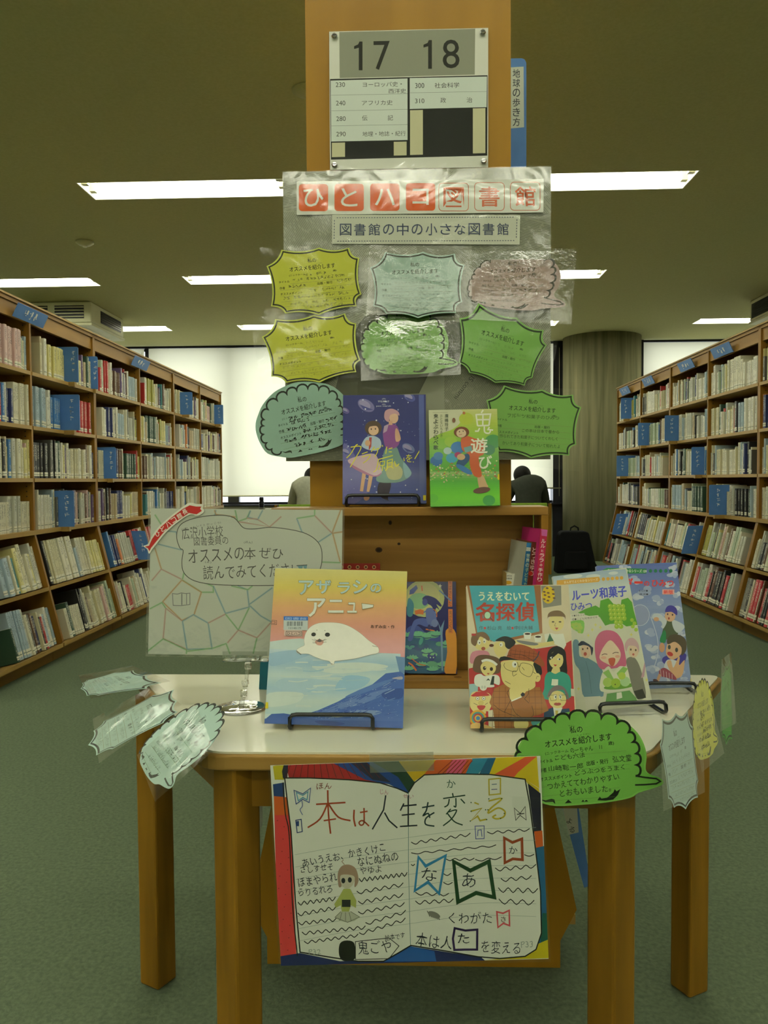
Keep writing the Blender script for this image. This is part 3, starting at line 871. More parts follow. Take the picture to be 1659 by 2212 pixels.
for s in (-1, 1):
    for zi, z in enumerate([SHZ[3], SHZ[2], SHZ[1], SHZ[0], LOWZ[1], LOWZ[0]]):
        for i in range(4):
            y = PY + i * 1.03 + .035
            while y < PY + (i + 1) * 1.03 - .1:
                t_ = rng.uniform(.016, .04); h_ = rng.uniform(.19, .27); d_ = .15; xx = m_c + s * (hw - .012 if zi < 4 else hw - .012 + (.04 if zi == 4 else .09))
                if s > 0: T = lambda x, yy, zz: (xx - yy, y + x, z + zz)
                else: T = lambda x, yy, zz: (xx + yy, y + t_ - x, z + zz)
                book_geo(t_, h_, d_, pick()[1], rng.randint(1, 9999), V, F, C, U, T); y += t_ + .001
o = bpy.data.objects.new('shelved_books_double', book_data('shelved_books', V, F, C, U)); o.name = 'shelved_books'; COL.objects.link(o)
tag(o, 'library books inside the double-sided bookcase behind its end panel', 'books', None, 'stuff')

# ================================================================== DISPLAY TABLE
TZ = .70
FLc, FRc, BRc, BLc = [at_z(px, py, TZ) for px, py in ((428, 1633), (1408, 1626), (1562, 1455), (288, 1457))]
cxt = (FLc.x + FRc.x + BRc.x + BLc.x) / 4
tT = thing('display_table', 'white-topped trapezoid wooden table carrying the book display', 'table', (cxt, (FLc.y + BLc.y) / 2, 0))
OT = tT.location
def rnd(poly, r, n=5):
    out = []
    for i, p in enumerate(poly):
        a = Vector(poly[i - 1]) - Vector(p); b = Vector(poly[(i + 1) % len(poly)]) - Vector(p)
        a.normalize(); b.normalize(); p0 = Vector(p) + a * r; p2 = Vector(p) + b * r
        for k in range(n + 1):
            t = k / n; out.append(tuple(p0 * (1 - t) ** 2 + Vector(p) * 2 * t * (1 - t) + p2 * t * t))
    return out
yF = (FLc.y + FRc.y) / 2; yB = min((BLc.y + BRc.y) / 2, PY - .004)
top = [(FLc.x - OT.x, yF - OT.y), (FRc.x - OT.x, yF - OT.y), (BRc.x - OT.x, yB - OT.y), (BLc.x - OT.x, yB - OT.y)]
inner = [(top[0][0] + .008, top[0][1] + .008), (top[1][0] - .008, top[1][1] + .008), (top[2][0] - .012, top[2][1] - .006), (top[3][0] + .012, top[3][1] - .006)]
m = MB(); m.prism(rnd(inner, .035), TZ - .004, TZ, 'z', laminate); m.build('table_top', tT)
m = MB(); m.prism(rnd(top, .04), TZ - .030, TZ - .0035, 'z', table_edge); m.build('edge_band', tT, bevel=.006, seg=3)
LEGS = [(at_y(515, 2000, yF + .050).x, yF + .050, -38), (at_y(1320, 2000, yF + .050).x, yF + .050, 38), (at_y(341, 2050, yB - .06).x, yB - .06, -28), (at_y(1489, 2050, yB - .06).x, yB - .06, 28)]
for (x, y, a) in LEGS:
    m = MB(); c, s_ = math.cos(math.radians(a)), math.sin(math.radians(a)); r = .029
    sq = [(x - OT.x + u * c - v * s_, y - OT.y + u * s_ + v * c) for u, v in ((-r, -r), (r, -r), (r, r), (-r, r))]
    m.prism(sq, 0.0, TZ - .030, 'z', table_wood); m.build('leg', tT, bevel=.005)
def apron(i, j, th=.02):
    a = Vector(LEGS[i][:2]) - Vector((OT.x, OT.y)); b = Vector(LEGS[j][:2]) - Vector((OT.x, OT.y))
    d = (b - a).normalized(); n_ = Vector((-d.y, d.x)) * th / 2; a += d * .022; b -= d * .022
    m = MB(); m.prism([tuple(a - n_), tuple(b - n_), tuple(b + n_), tuple(a + n_)], TZ - .105, TZ - .030, 'z', table_wood); m.build('apron', tT)
apron(0, 1); apron(2, 3); apron(0, 2); apron(1, 3)

# ================================================================== PINE BOX ON THE TABLE
bx0 = at_z(590, 1488, TZ).x; bx1 = at_z(1184, 1488, TZ).x; byF = at_z(900, 1488, TZ).y; byB = PY - .035; BH = .392
tP = thing('pine_box', 'open-fronted knotty pine box shelf standing on the white table', 'box shelf', ((bx0 + bx1) / 2, (byF + byB) / 2, TZ))
a, d = (bx1 - bx0) / 2, (byB - byF) / 2
m = MB(); m.box(-a, a, -d, d, BH - .018, BH, pine); m.build('top_board', tP, bevel=.0015)
m = MB(); m.box(-a, a, -d, d, 0, .018, pine); m.build('bottom_board', tP, bevel=.0015)
for s_ in (-1, 1):
    m = MB(); m.box(min(s_ * a, s_ * (a - .015)), max(s_ * a, s_ * (a - .015)), -d, d, .018, BH - .018, wood_z); m.build('side_board', tP)
m = MB(); m.box(-a + .018, a - .018, d - .010, d, .018, BH - .018, pine)
kf = Frame((tP.location.x, tP.location.y + d - .010, TZ))
P_ = Pr(kf, m, PRINT_MATT, y0=d - .0103, mapping=None)
# knots read off the photograph, on the back board (they are colour of the wood itself)
P_.crop(720, 1090, 3.456)
for kx, ky, rx_, ry_ in ((340, 338, 26, 20), (490, 293, 12, 10), (425, 135, 13, 17)):
    P_.ell(kx, ky, rx_, ry_, '#3d2812'); P_.ell(kx, ky, rx_ * .6, ry_ * .6, '#241608')
m.build('back_board', tP)
m = MB()
for kx, ky in ((at_z(990, 1467, TZ + .018).x - tP.location.x, -d * .4),):
    m.lathe(kx, ky, [(.009, .0181), (.008, .0184)], dark_in, 12)
    m.build('knot', tP)

# ================================================================== helpers for flat things and books
def card_mat(fr): return fr.mat()
def book3d(name, label, fr, thick, art, group=None, hard=True, rtl=False, cover='#f0efe6', spine_col=None):
    """a real book: printed front board, back board, spine, page block"""
    w, h = fr.w, fr.h
    t = thing(name, label, 'book', group=group, mat=fr.mat())
    b = .0022 if hard else .0007
    mb = MB(); sc = lin(spine_col or cover)
    mb.box(0, w, 0, b, 0, h, PRINT_GLOSS, sc)
    p = Pr(fr, mb, PRINT_GLOSS, clip=(0, 0, w, h)); p.fill(cover)
    art(p)
    I = Matrix.Identity(4)
    o = mb.build('front_cover', t)
    mb = MB(); mb.box(0, w, thick - b, thick, 0, h, PRINT_GLOSS, lin(cover)); mb.build('back_cover', t)
    x0, x1 = (w - b, w) if rtl else (0, b)
    mb = MB(); mb.box(x0, x1, b, thick - b, 0, h, PRINT_GLOSS, sc); mb.build('spine', t)
    e = .003 if hard else .0003
    mb = MB(); mb.box(b if not rtl else e + .001, w - (e + .001) if not rtl else w - b, b, thick - b, e, h - e, PRINT_MATT, lin('#d9d5bd')); mb.build('pages', t)
    return t

def stand(label, xl, xr, y, z, deep, hgt=.026, yaw=0.0, lean=18, tall=.14):
    """black coated wire easel: front rail, two base rods, rear support"""
    t = thing('book_stand', label, 'book stand', ((xl + xr) / 2, y, z), 'black wire book stands')
    t.rotation_euler = (0, 0, math.radians(yaw)); L = (xr - xl) / 2; r = .0038
    P = [(-L, deep, r), (-L, .004, r), (-L, -.004, r + .003), (-L, -.006, .010), (-L, -.004, hgt - .006), (-L + .004, -.003, hgt - .001), (-L + .012, -.002, hgt),
         (L - .012, -.002, hgt), (L - .004, -.003, hgt - .001), (L, -.004, hgt - .006), (L, -.006, .010), (L, -.004, r + .003), (L, .004, r), (L, deep, r)]
    m = MB(); m.tube(P, r, black_wire, 8); m.build('front_rail', t)
    m = MB(); q = math.tan(math.radians(lean))
    yt = tall * q + .030; dm = deep * .5 + yt * .5
    m.tube([(-L, deep, r), (-L * .8, dm, tall * .4), (-L * .55, yt, tall), (L * .55, yt, tall), (L * .8, dm, tall * .4), (L, deep, r)], r, black_wire, 8)
    m.build('rear_support', t)
    return t

# ================================================================== BOARD, SIGNS ON THE END PANEL
YB = PY - .006
def flat(quad, Y, tilt=0, yaw=0, P0=None):
    if P0 is None:
        mx = sum(q[0] for q in quad) / 4; my = sum(q[1] for q in quad) / 4
        P0 = at_y(mx, my, Y)
    fr = Frame(P0, tilt, yaw); fr.fit(quad); return fr

# location sign 17 18
fr = flat([(711, 69), (1055, 60), (1054, 361), (713, 367)], PY - .006)
t = thing('section_sign', 'acrylic sign numbered 17 18 with subject list, screwed to the wooden end panel', 'sign', mat=fr.mat())
mb, p = boxprint(fr, .003, PRINT_CARD, '#e4e4d8', '#eeede0')
p.crop(640, 0, 2.9625)
K = '#15150f'
p.poly([(275, 205), (1145, 184), (1142, 478), (278, 500)], '#9a9b88')
for ch, x, w in (('1', 398, 52), ('7', 548, 104), ('1', 842, 54), ('8', 990, 108)):
    yy = 358 - (x - 400) * .021
    if ch == '1': p.poly([(x - 28, yy - 62), (x - 2, yy - 74), (x + 6, yy - 92), (x + 26, yy - 92), (x + 26, yy + 92), (x + 2, yy + 92), (x + 2, yy - 52), (x - 28, yy - 44)], K)
    else: p.text(ch, x, yy, w, 184, K, -1.2)
p.poly([(216, 506), (1224, 482), (1222, 996), (222, 1022)], '#0b0c0b')
p.poly([(220, 516), (712, 502), (712, 896), (224, 906)], '#e6ede4')
p.poly([(726, 500), (1220, 490), (1218, 686), (726, 698)], '#e4ece3')
for a in ((224, 610, 712, 600), (224, 710, 712, 700), (224, 806, 712, 797), (728, 594, 1218, 586)): p.line([a[:2], a[2:]], 2, '#8c948c')
for a in ((228, 914, 312, 1006), (624, 908, 706, 996), (728, 706, 810, 992), (1130, 694, 1210, 982)): p.poly([(a[0], a[1]), (a[2], a[1] - 2), (a[2], a[3] - 2), (a[0], a[3])], '#dcd6ae')
G = '#4a4e48'
for tx, x, y, w, h in (('230', 282, 542, 60, 30), ('ヨーロッパ史・', 550, 540, 250, 32), ('西洋史', 646, 582, 112, 30), ('240', 284, 660, 60, 30), ('アフリカ史', 518, 658, 196, 32), ('280', 286, 760, 60, 30), ('伝', 438, 756, 34, 34), ('記', 602, 754, 34, 34), ('290', 286, 858, 60, 30), ('地理・地誌・紀行', 562, 856, 276, 32), ('300', 790, 548, 58, 32), ('社会科学', 964, 546, 158, 34), ('310', 790, 646, 60, 30), ('政', 940, 642, 36, 34), ('治', 1108, 640, 36, 34)):
    p.text(tx, x, y, w, h, '#26282a' if tx in ('300', '社会科学') else G, -1)
mb.build('sign_plate', t)
m = MB(); m.box(0.0005, fr.w - .0005, -.0042, -.0026, 0.0005, fr.h - .0005, CLEAR); m.build('acrylic_cover', t)
for qx, qy in ((245, 236), (1193, 212), (246, 1058), (1198, 1034)):
    u, v = p.m(qx, qy)
    m = MB(); c_ = [(u + .0068 * math.cos(k * math.pi / 8), v + .0068 * math.sin(k * math.pi / 8)) for k in range(16)]
    m.hull([(x, -.0044, z) for x, z in c_], [(x + (u - x) * .35, -.0085, z + (v - z) * .35) for x, z in c_], chrome)
    m.box(u - .004, u + .004, -.0089, -.0083, v - .0006, v + .0006, dark_metal)
    m.build('screw', t)

# blue divider boards sticking out of the double bookcase
def side_plate(poly, Y, label, prints, name='shelf_divider', col=blue_plate, thick=.004):
    P0 = at_y(*poly[-1], Y); fr = Frame(P0); t = thing(name, label, 'shelf divider', mat=fr.mat())
    pts = [fr.uv(*q) for q in poly]; mb = MB()
    mb.hull([(u, 0, v) for u, v in pts], [(u, thick, v) for u, v in pts], col)
    mb.build('board', t)
    if prints:
        mb = MB(); p = Pr(fr, mb, PRINT_CARD, y0=-.0003); prints(p); mb.build('paper_label', t)
    return t
def pp(p):
    p.poly([(1098, 146), (1131, 144), (1132, 275), (1099, 278)], '#cfd4c4')
    p.vtext('地球の歩き方', 1115.5, 148, 274, 16, '#2c3236', bold=.01)
side_plate([(1090, 126), (1128, 126), (1134, 129), (1137, 136), (1137, 420), (1090, 420)], 2.25, 'tall blue divider board sticking out beside the 17 18 sign', pp)
def pp(p):
    p.poly([(1205, 1700), (1243, 1690), (1250, 1798), (1229, 1803)], '#b9bfb0')
    p.text('よ', 1230, 1773, 11, 12, '#20251f', 14); p.text('る', 1235.5, 1792, 12, 12, '#20251f', 14)
side_plate([(1200, 1690), (1240, 1682), (1276, 1912), (1262, 1918)], 1.97, 'blue divider board low down behind the right front table leg', pp)
side_plate([(548, 1700), (566, 1700), (567, 1780), (556, 1808)], 1.97, 'pale grey divider board seen behind the left front table leg', None, col=noise_mat('grey_board', '#9aa298', '#90988e', (8, 8, 8), .5))

# newspaper-covered display board
fr = flat([(612, 371), (1188, 361), (1191, 992), (617, 996)], PY - .022)
FB = fr
t = thing('display_board', 'grey newspaper-covered board hung on the wooden end panel', 'display board', mat=fr.mat())
mb, p = boxprint(fr, .014, PRINT_LAM, '#7d7c66', '#9b9c86')
rr = random.Random(4); p.crop(0, 0, 1)
patches = [((612, 371, 760, 470), -12), ((740, 371, 900, 460), 38), ((880, 368, 1060, 470), -40), ((1040, 365, 1190, 470), 50), ((612, 455, 740, 640), 60), ((720, 455, 900, 560), -30), ((900, 460, 1190, 560), 15), ((740, 540, 830, 700), -55), ((980, 540, 1050, 700), 52), ((1150, 540, 1190, 700), -50), ((1100, 690, 1191, 850), -55), ((617, 780, 760, 850), 42), ((700, 640, 800, 720), 20), ((960, 780, 1191, 992), -56), ((617, 940, 745, 996), 4), ((1075, 900, 1191, 992), 8)]
for (x0, y0, x1, y1), an in patches:
    c_ = rr.choice(['#a3a48e', '#959680', '#acad97', '#8d8e78', '#a8a890'])
    p.rect(x0, y0, x1, y1, c_)
    a = math.radians(an); cx_, cy_ = (x0 + x1) / 2, (y0 + y1) / 2; Lm = math.hypot(x1 - x0, y1 - y0) / 2; yk = p.y
    sv = p.clip; lo = [p.m(x0, y1), p.m(x1, y0)]; p.clip = (max(0, lo[0][0]), max(0, lo[0][1]), min(fr.w, lo[1][0]), min(fr.h, lo[1][1]))
    k = -Lm
    while k < Lm:
        if rr.random() < .93:
            u = -Lm
            while u < Lm:
                ln = rr.uniform(14, 46)
                p.y = yk; p.line([(cx_ + u * math.cos(a) - k * math.sin(a), cy_ + u * math.sin(a) + k * math.cos(a)), (cx_ + (u + ln) * math.cos(a) - k * math.sin(a), cy_ + (u + ln) * math.sin(a) + k * math.cos(a))], .9, '#5f6152')
                u += ln + rr.uniform(2, 8)
        k += 3.4
    p.y = yk - .000008; p.clip = sv
p.poly([(775, 700), (820, 690), (800, 860), (735, 900), (722, 850)], '#4f5040', True)
p.poly([(730, 788), (930, 800), (905, 850), (735, 858)], '#47492f')
p.poly([(960, 690), (1010, 700), (1000, 790), (960, 800)], '#57584a')
p.text('IS commi', 1003, 838, 60, 11, '#34362c', 128)
p.text('Military', 752, 842, 56, 14, '#44463a', 58)
mb.build('board', t)
m = MB(); m.box(-.001, fr.w + .001, -.0028, -.0022, -.001, fr.h + .001, FILM); m.build('plastic_wrap', t)

# title strips
fr = flat([(641, 392), (1174, 388), (1174, 459), (641, 464)], PY - .026)
t = thing('title_sign', 'white title strip with orange character tiles on top of the board', 'sign', mat=fr.mat())
mb, p = boxprint(fr, .0015, PRINT_CARD, '#e8e7da', '#ecece0'); p.crop(640, 0, 2.9625)
def rr_(x0, y0, x1, y1, r, c, q=None):
    pts = []
    for (cx_, cy_, a0) in ((x0 + r, y0 + r, 180), (x1 - r, y0 + r, 270), (x1 - r, y1 - r, 0), (x0 + r, y1 - r, 90)):
        for k in range(5):
            a = math.radians(a0 + 90 * k / 4); pts.append((cx_ + r * math.cos(a), cy_ + r * math.sin(a)))
    return pts
OR = '#dd5a0a'
for i, ch in enumerate('ひとハコ'):
    x0 = 16 + 228.5 * i; p.poly(rr_(x0, 1178 - i * 2, x0 + 188, 1352 - i, 22, OR), OR)
    p.text(ch, x0 + 94, 1265 - i * 2, {'ひ': 128, 'と': 106, 'ハ': 128, 'コ': 104}[ch], {'ひ': 116, 'と': 118, 'ハ': 108, 'コ': 104}[ch], '#faf9ee', bold=.02)
for i, ch in enumerate('図書館'):
    x0 = 912 + 229 * i; q = rr_(x0, 1172 - i * 3, x0 + 190, 1350 - i * 2, 24, OR)
    p.line(q, 4.5, '#c96a4a', closed=True); p.text(ch, x0 + 95, 1262 - i * 3, 132, 128, '#cc5b2c', bold=.012)
mb.build('strip', t)
m = MB(); m.box(0, fr.w, -.0035, -.003, 0, fr.h, FILM); m.build('film', t)
fr = flat([(718, 466), (1124, 463), (1122, 527), (717, 528)], PY - .026)
t = thing('subtitle_sign', 'pale strip with dashed border under the orange title', 'sign', mat=fr.mat())
mb, p = boxprint(fr, .0015, PRINT_CARD, '#d8d9c6', '#d6d7c4'); p.crop(640, 0, 2.9625)
x0, y0, x1, y1 = 242, 1390, 1412, 1540
def dash(ax, ay, bx_, by_):
    L = math.hypot(bx_ - ax, by_ - ay); n = int(L / 17)
    for i in range(n): p.line([(ax + (bx_ - ax) * (i + .1) / n, ay + (by_ - ay) * (i + .1) / n), (ax + (bx_ - ax) * (i + .65) / n, ay + (by_ - ay) * (i + .65) / n)], 4.5, '#3e4a66')
dash(x0 + 15, y0 + 4, x1 - 15, y0); dash(x1, y0 + 12, x1 - 4, y1 - 12); dash(x1 - 15, y1, x0 + 15, y1 + 4); dash(x0, y1 - 8, x0 + 2, y0 + 12)
for i, ch in enumerate('図書館の中の小さな図書館'):
    p.text(ch, 316 + 91.4 * i, 1470 - i * .3, 74 if ch not in 'のさなの' else 70, 76 if ch not in 'のさな' else 68, '#3c4868', bold=.004)
mb.build('strip', t)
m = MB(); m.box(0, fr.w, -.0035, -.003, 0, fr.h, FILM); m.build('film', t)

# ================================================================== RECOMMENDATION CARDS
def quadarc(a, c, b, n=7):
    return [((1 - t) ** 2 * a[0] + 2 * t * (1 - t) * c[0] + t * t * b[0], (1 - t) ** 2 * a[1] + 2 * t * (1 - t) * c[1] + t * t * b[1]) for t in [k / n for k in range(n)]]
BT = [(330, 110), (685, 90), (970, 90), (1065, 185), (1085, 525), (1040, 635), (685, 718), (365, 705), (232, 637), (190, 262)]
BC = [(520, 152), (830, 142), (985, 180), (1028, 370), (1008, 555), (850, 640), (530, 668), (330, 636), (272, 450), (300, 222)]
BURST = [q for i in range(10) for q in quadarc(BT[i], BC[i], BT[(i + 1) % 10])]
BOUT = [(640 + (x - 640) * 1.055 + (0), 403 + (y - 403) * 1.07) for x, y in BURST]
BLM = [(330, 110), (970, 90), (1085, 525), (232, 637)]
def burst_text(p, ink, hand, s_=0):
    p.text('私の', 615, 195, 88, 42, ink, -4, bold=.02); p.text('わたし', 592, 166, 38, 9, ink, -4)
    p.text('オススメを紹介します', 620, 265, 455, 50, ink, -5.5, bold=.02); p.text('しょうかい', 690, 222, 62, 9, ink, -5)
    p.text('(ニックネーム', 470, 342, 160, 22, ink, -5); p.text('歳)', 845, 297, 40, 22, ink, -5, bold=.01)
    p.text('タイトル', 340, 410, 108, 22, ink, -5, bold=.012); p.text('作者', 322, 473, 54, 27, ink, -5, bold=.02)
    p.text('出版・発行', 745, 420, 150, 28, ink, -5, bold=.02); p.text('オススメポイント', 413, 524, 220, 26, ink, -5, bold=.016)
    lc = tuple(.55 * x for x in lin(ink)[:3]) + (1,)
    for x0, y0, x1, y1 in ((400, 430, 1020, 372), (300, 497, 1030, 432), (300, 560, 1040, 490), (310, 612, 1030, 545), (340, 660, 1000, 600)):
        p.line([(x0, y0), (x1, y1)], 2, '#7c7f50')
    if hand:
        for k, (x0, y0, x1, y1) in enumerate(((540, 340, 760, 318), (420, 395, 940, 342), (380, 460, 560, 440), (860, 400, 1010, 385), (560, 500, 980, 455), (330, 575, 980, 515), (400, 630, 1000, 568), (520, 665, 930, 625))):
            p.scrib(x0, y0, x1, y1, 32, 3.6 * hand, '#4c5030' if hand < 2 else '#222', k + s_)
# cloud shape, units of the big green card
def scallop(pts, bulge):
    out = []
    for i in range(len(pts) - 1):
        a, b = pts[i], pts[i + 1]; mx_, my_ = (a[0] + b[0]) / 2, (a[1] + b[1]) / 2; dx, dy = b[0] - a[0], b[1] - a[1]; L = math.hypot(dx, dy)
        c1 = (a[0] + dx * -.08 + dy / L * bulge * L, a[1] + dy * -.08 - dx / L * bulge * L); c2 = (b[0] + dx * .08 + dy / L * bulge * L, b[1] + dy * .08 - dx / L * bulge * L)
        for k in range(8):
            t = k / 8; out.append(tuple((1 - t) ** 3 * a[j] + 3 * t * (1 - t) ** 2 * c1[j] + 3 * t * t * (1 - t) * c2[j] + t ** 3 * b[j] for j in (0, 1)))
    out.append(pts[-1]); return out
CUSP = [(200, 1000), (110, 965), (70, 900), (50, 820), (62, 745), (72, 690), (120, 608), (212, 540), (305, 492), (400, 468), (505, 455), (610, 470), (715, 500), (790, 560), (815, 625), (838, 700), (838, 775), (838, 848)]
COUT = [(30, 720), (62, 650), (110, 575), (210, 490), (330, 440), (430, 420), (560, 425), (680, 447), (770, 490), (850, 560), (895, 640), (912, 720), (905, 800), (930, 835), (985, 855), (1020, 878), (1018, 905), (960, 930), (860, 960), (800, 995), (640, 1025), (480, 1040), (310, 1048), (205, 1025), (100, 985), (50, 900), (25, 800)]
CLM = [(238, 655), (678, 590), (1018, 890), (200, 1005)]
def cloud_text(p, ink, lines, bold=1):
    p.text('私の', 443, 540, 86, 46, ink, -4, bold=.02); p.text('わたし', 416, 514, 44, 9, ink, -2)
    p.text('オススメを紹介します', 458, 612, 444, 50, ink, -7, bold=.02); p.text('しょうかい', 495, 572, 88, 9, ink, -7)
    p.text('(ニックネーム', 315, 692, 155, 24, ink, -7); p.text('歳)', 676, 632, 38, 30, ink, -7, bold=.02)
    p.text('タイトル', 242, 750, 96, 24, ink, -7, bold=.012); p.text('作者', 222, 810, 52, 30, ink, -7, bold=.02)
    p.text('出版・発行', 585, 757, 145, 32, ink, -7, bold=.02); p.text('オススメポイント', 310, 858, 212, 26, ink, -7, bold=.016)
    for x0, y0, x1, y1 in ((300, 720, 775, 680), (200, 830, 800, 770), (430, 838, 800, 800), (200, 925, 740, 865), (220, 985, 730, 925), (240, 1015, 700, 985)):
        p.line([(x0, y0), (x1, y1)], 1.6, '#5f7a45')
def cloud_border(p, ink):
    p.line(scallop(CUSP, .62), 15, ink)
    p.line([(838, 848), (900, 858), (975, 866), (1003, 884), (975, 900), (900, 906), (835, 908)], 11, ink)
    p.poly([(585, 1010), (600, 985), (612, 998), (650, 992), (690, 958), (700, 935), (712, 950), (738, 935), (720, 975), (690, 1005), (640, 1012)], ink)
    p.poly([(200, 1000), (240, 1010), (280, 1000), (300, 1005), (306, 1035), (290, 1020), (240, 1022)], ink)
    p.poly([(368, 1030), (392, 1005), (416, 1026)], ink); p.poly([(478, 1020), (490, 1005), (498, 1018), (512, 1006), (524, 1018)], ink)

INK = '#2a2d14'
def card(kind, label, lm, Y, col, rim, film, hand=1, tilt=0, yaw=0, fr=None, filmmat=None, extra=None, bow=0.0, hang=None, group='speech-bubble recommendation cards', ink=INK, border=True, seed=0, outs=1.0):
    """lm: where four template landmarks sit in the photograph; film: outline of the clear sheet (photo pixels)"""
    src = BLM if kind == 'burst' else CLM
    mp = homography(src, lm)
    cxp = sum(q[0] for q in lm) / 4; cyp = sum(q[1] for q in lm) / 4
    if fr is None: fr = Frame(at_y(cxp, cyp, Y), tilt, yaw)
    t = thing('recommendation_card', label, 'card', group=group, mat=fr.mat())
    mb = MB(); p = Pr(fr, mb, PRINT_CARD, mapping=mp)
    out = BOUT if kind == 'burst' else smooth_pts(COUT, True, 3)
    if outs != 1: out = [(480 + (x - 480) * outs, 740 + (y - 740) * outs) for x, y in out if x < 925]
    q = [p.m(*a) for a in out]
    # card stock with a real edge
    A = sum(q[i][0] * q[(i + 1) % len(q)][1] - q[(i + 1) % len(q)][0] * q[i][1] for i in range(len(q)))
    if A < 0: q = q[::-1]
    b = len(mb.V); n = len(q); k = mb.mi(PRINT_CARD); cc = lin(rim)
    mb.V.extend((u, 0, v) for u, v in q); mb.V.extend((u, .0005, v) for u, v in q)
    for i in range(n): mb.F.append((b + i, b + n + i, b + n + (i + 1) % n, b + (i + 1) % n)); mb.C.append(cc); mb.M.append(k); mb.smooth.append(False)
    for tr in tessellate_polygon([[Vector((u, v, 0)) for u, v in q]]):
        f = tuple(b + i for i in tr)
        mb.F.append(f); mb.C.append(cc); mb.M.append(k); mb.smooth.append(False)
        mb.F.append(tuple(n + i for i in f)); mb.C.append(cc); mb.M.append(k); mb.smooth.append(False)
    p.y = -.0002
    if kind == 'burst':
        p.poly(BURST, col); p.line(BURST, 15 if hand < 3 else 12, ink, closed=True); burst_text(p, ink, hand, seed)
    else:
        p.poly(out if border is False else [(x + (500 - x) * .03, y + (720 - y) * .03) for x, y in out], col)
        cloud_border(p, ink); cloud_text(p, ink, None)
        if hand:
            for k_, (x0, y0, x1, y1) in enumerate(((300, 700, 740, 640), (300, 738, 500, 712), (260, 800, 470, 775), (670, 750, 800, 730), (430, 830, 760, 785), (240, 905, 730, 850), (330, 962, 660, 920))):
                p.scrib(x0, y0, x1, y1, 38, 4.5 * hand, '#33391f' if hand < 2 else '#161a14', k_ + 9 + seed)
    if extra: extra(p)
    mb.build('printed_card', t)
    # laminating film, slightly wavy sheet
    p.mapping = None; p.c = (0, 0, 1)
    mb = MB(); F4 = [p.m(*a) for a in film]; N = 14; fm = filmmat or FILM; yb_ = p.y - .0012
    for i in range(N):
        for j in range(N):
            qd = []
            for (ii, jj) in ((i, j), (i + 1, j), (i + 1, j + 1), (i, j + 1)):
                s, r_ = ii / N, jj / N
                u = (F4[3][0] * (1 - s) + F4[2][0] * s) * (1 - r_) + (F4[0][0] * (1 - s) + F4[1][0] * s) * r_
                v = (F4[3][1] * (1 - s) + F4[2][1] * s) * (1 - r_) + (F4[0][1] * (1 - s) + F4[1][1] * s) * r_
                qd.append((u, yb_ - bow * math.sin(math.pi * r_) * math.sin(math.pi * s) - .0006 * math.sin(s * 9 + seed) * math.sin(r_ * 7 + seed), v))
            mb.face(qd, fm, sm=True)
    o = mb.build('laminate', t)
    bpy_w = o.modifiers.new('w', 'WELD'); bpy_w.merge_threshold = 1e-5
    return t, fr

def C2(x, y): return (540 + x / 4.608, 520 + y / 4.608)
def C3(x, y): return (780 + x / 3.456, 520 + y / 3.456)
def C5(x, y): return (900 + x / 4.484, 820 + y / 4.484)
def C4(x, y): return (550 + x / 4.484, 820 + y / 4.484)
YEL, YELR = '#bfc23a', '#c4cd55'
BLU, BLUR = '#9fbfae', '#a4c4b2'
GRN, GRNR = '#78aa52', '#84b560'
PNK, PNKR = '#a58a82', '#a99088'
card('burst', 'yellow starburst recommendation card at the board\'s upper left corner', [C2(*a) for a in BLM], PY - .034, YEL, YELR, [C2(92, 75), C2(1185, 40), C2(1215, 690), C2(150, 795)], 1.0, 2, seed=1)
card('burst', 'pale blue starburst recommendation card in the middle of the top card row', [C3(190, 100), C3(685, 112), C3(738, 450), C3(105, 478)], PY - .034, BLU, BLUR, [C3(60, 35), C3(825, 40), C3(826, 530), C3(40, 560)], .55, 5, bow=.004, filmmat=FILM_GLARE, seed=2, ink='#3a4038')
card('cloud', 'dusty pink cloud card under crinkled film, upper right of the board', [C3(958, 240), C3(1305, 218), C3(1520, 480), C3(870, 450)], PY - .031, PNK, PNKR, [C3(828, 60), C3(1608, 66), C3(1568, 628), C3(800, 590)], .8, 8, bow=.006, filmmat=FILM_GLARE, seed=3, ink='#33302a')
card('burst', 'yellow starburst recommendation card second from the top at the left', [C2(270, 800), C2(930, 745), C2(1075, 1182), C2(232, 1335)], PY - .038, YEL, YELR, [C2(0, 770), C2(1080, 690), C2(1150, 1360), C2(110, 1440)], .35, 4, bow=.003, seed=4)
card('cloud', 'bright green cloud card in the board\'s centre, washed out by glare', [C3(145, 708), C3(478, 668), C3(718, 915), C3(120, 960)], PY - .038, GRN, GRNR, [C3(-5, 545), C3(735, 520), C3(745, 1000), C3(0, 1050)], .5, 11, bow=.012, filmmat=FILM_GLARE, seed=5, ink='#26301a')
card('burst', 'tilted green starburst card at the board\'s right edge', [C3(885, 492), C3(1345, 680), C3(1268, 1015), C3(742, 905)], PY - .042, GRN, GRNR, [C3(735, 470), C3(1485, 655), C3(1400, 1130), C3(640, 1010)], .35, 0, seed=6, ink='#24361c')
card('cloud', 'blue-green cloud card with scrawled black handwriting, board\'s lower left', [C4(262, 335), C4(688, 232), C4(985, 505), C4(260, 700)], PY - .042, '#93b5a5', '#93b5a5', [C4(-35, 130), C4(1000, 20), C4(1010, 560), C4(120, 815)], 2.0, 0, seed=7, ink='#20261c', border=False, outs=1.09)
def ex(p):
    p.mapping = None; p.crop(900, 820, 4.484)
    G_ = '#2f4a1e'
    p.text('フルーツ和菓子のひみつ', 1130, 360, 500, 38, G_, 3); p.text('この本は日本で昔から', 1200, 500, 360, 34, G_, 3); p.text('作られてきた和菓子についてくわしく', 1085, 560, 560, 34, G_, 3); p.text('かいてあり和菓子について知れたよ', 1110, 630, 560, 36, G_, 4)
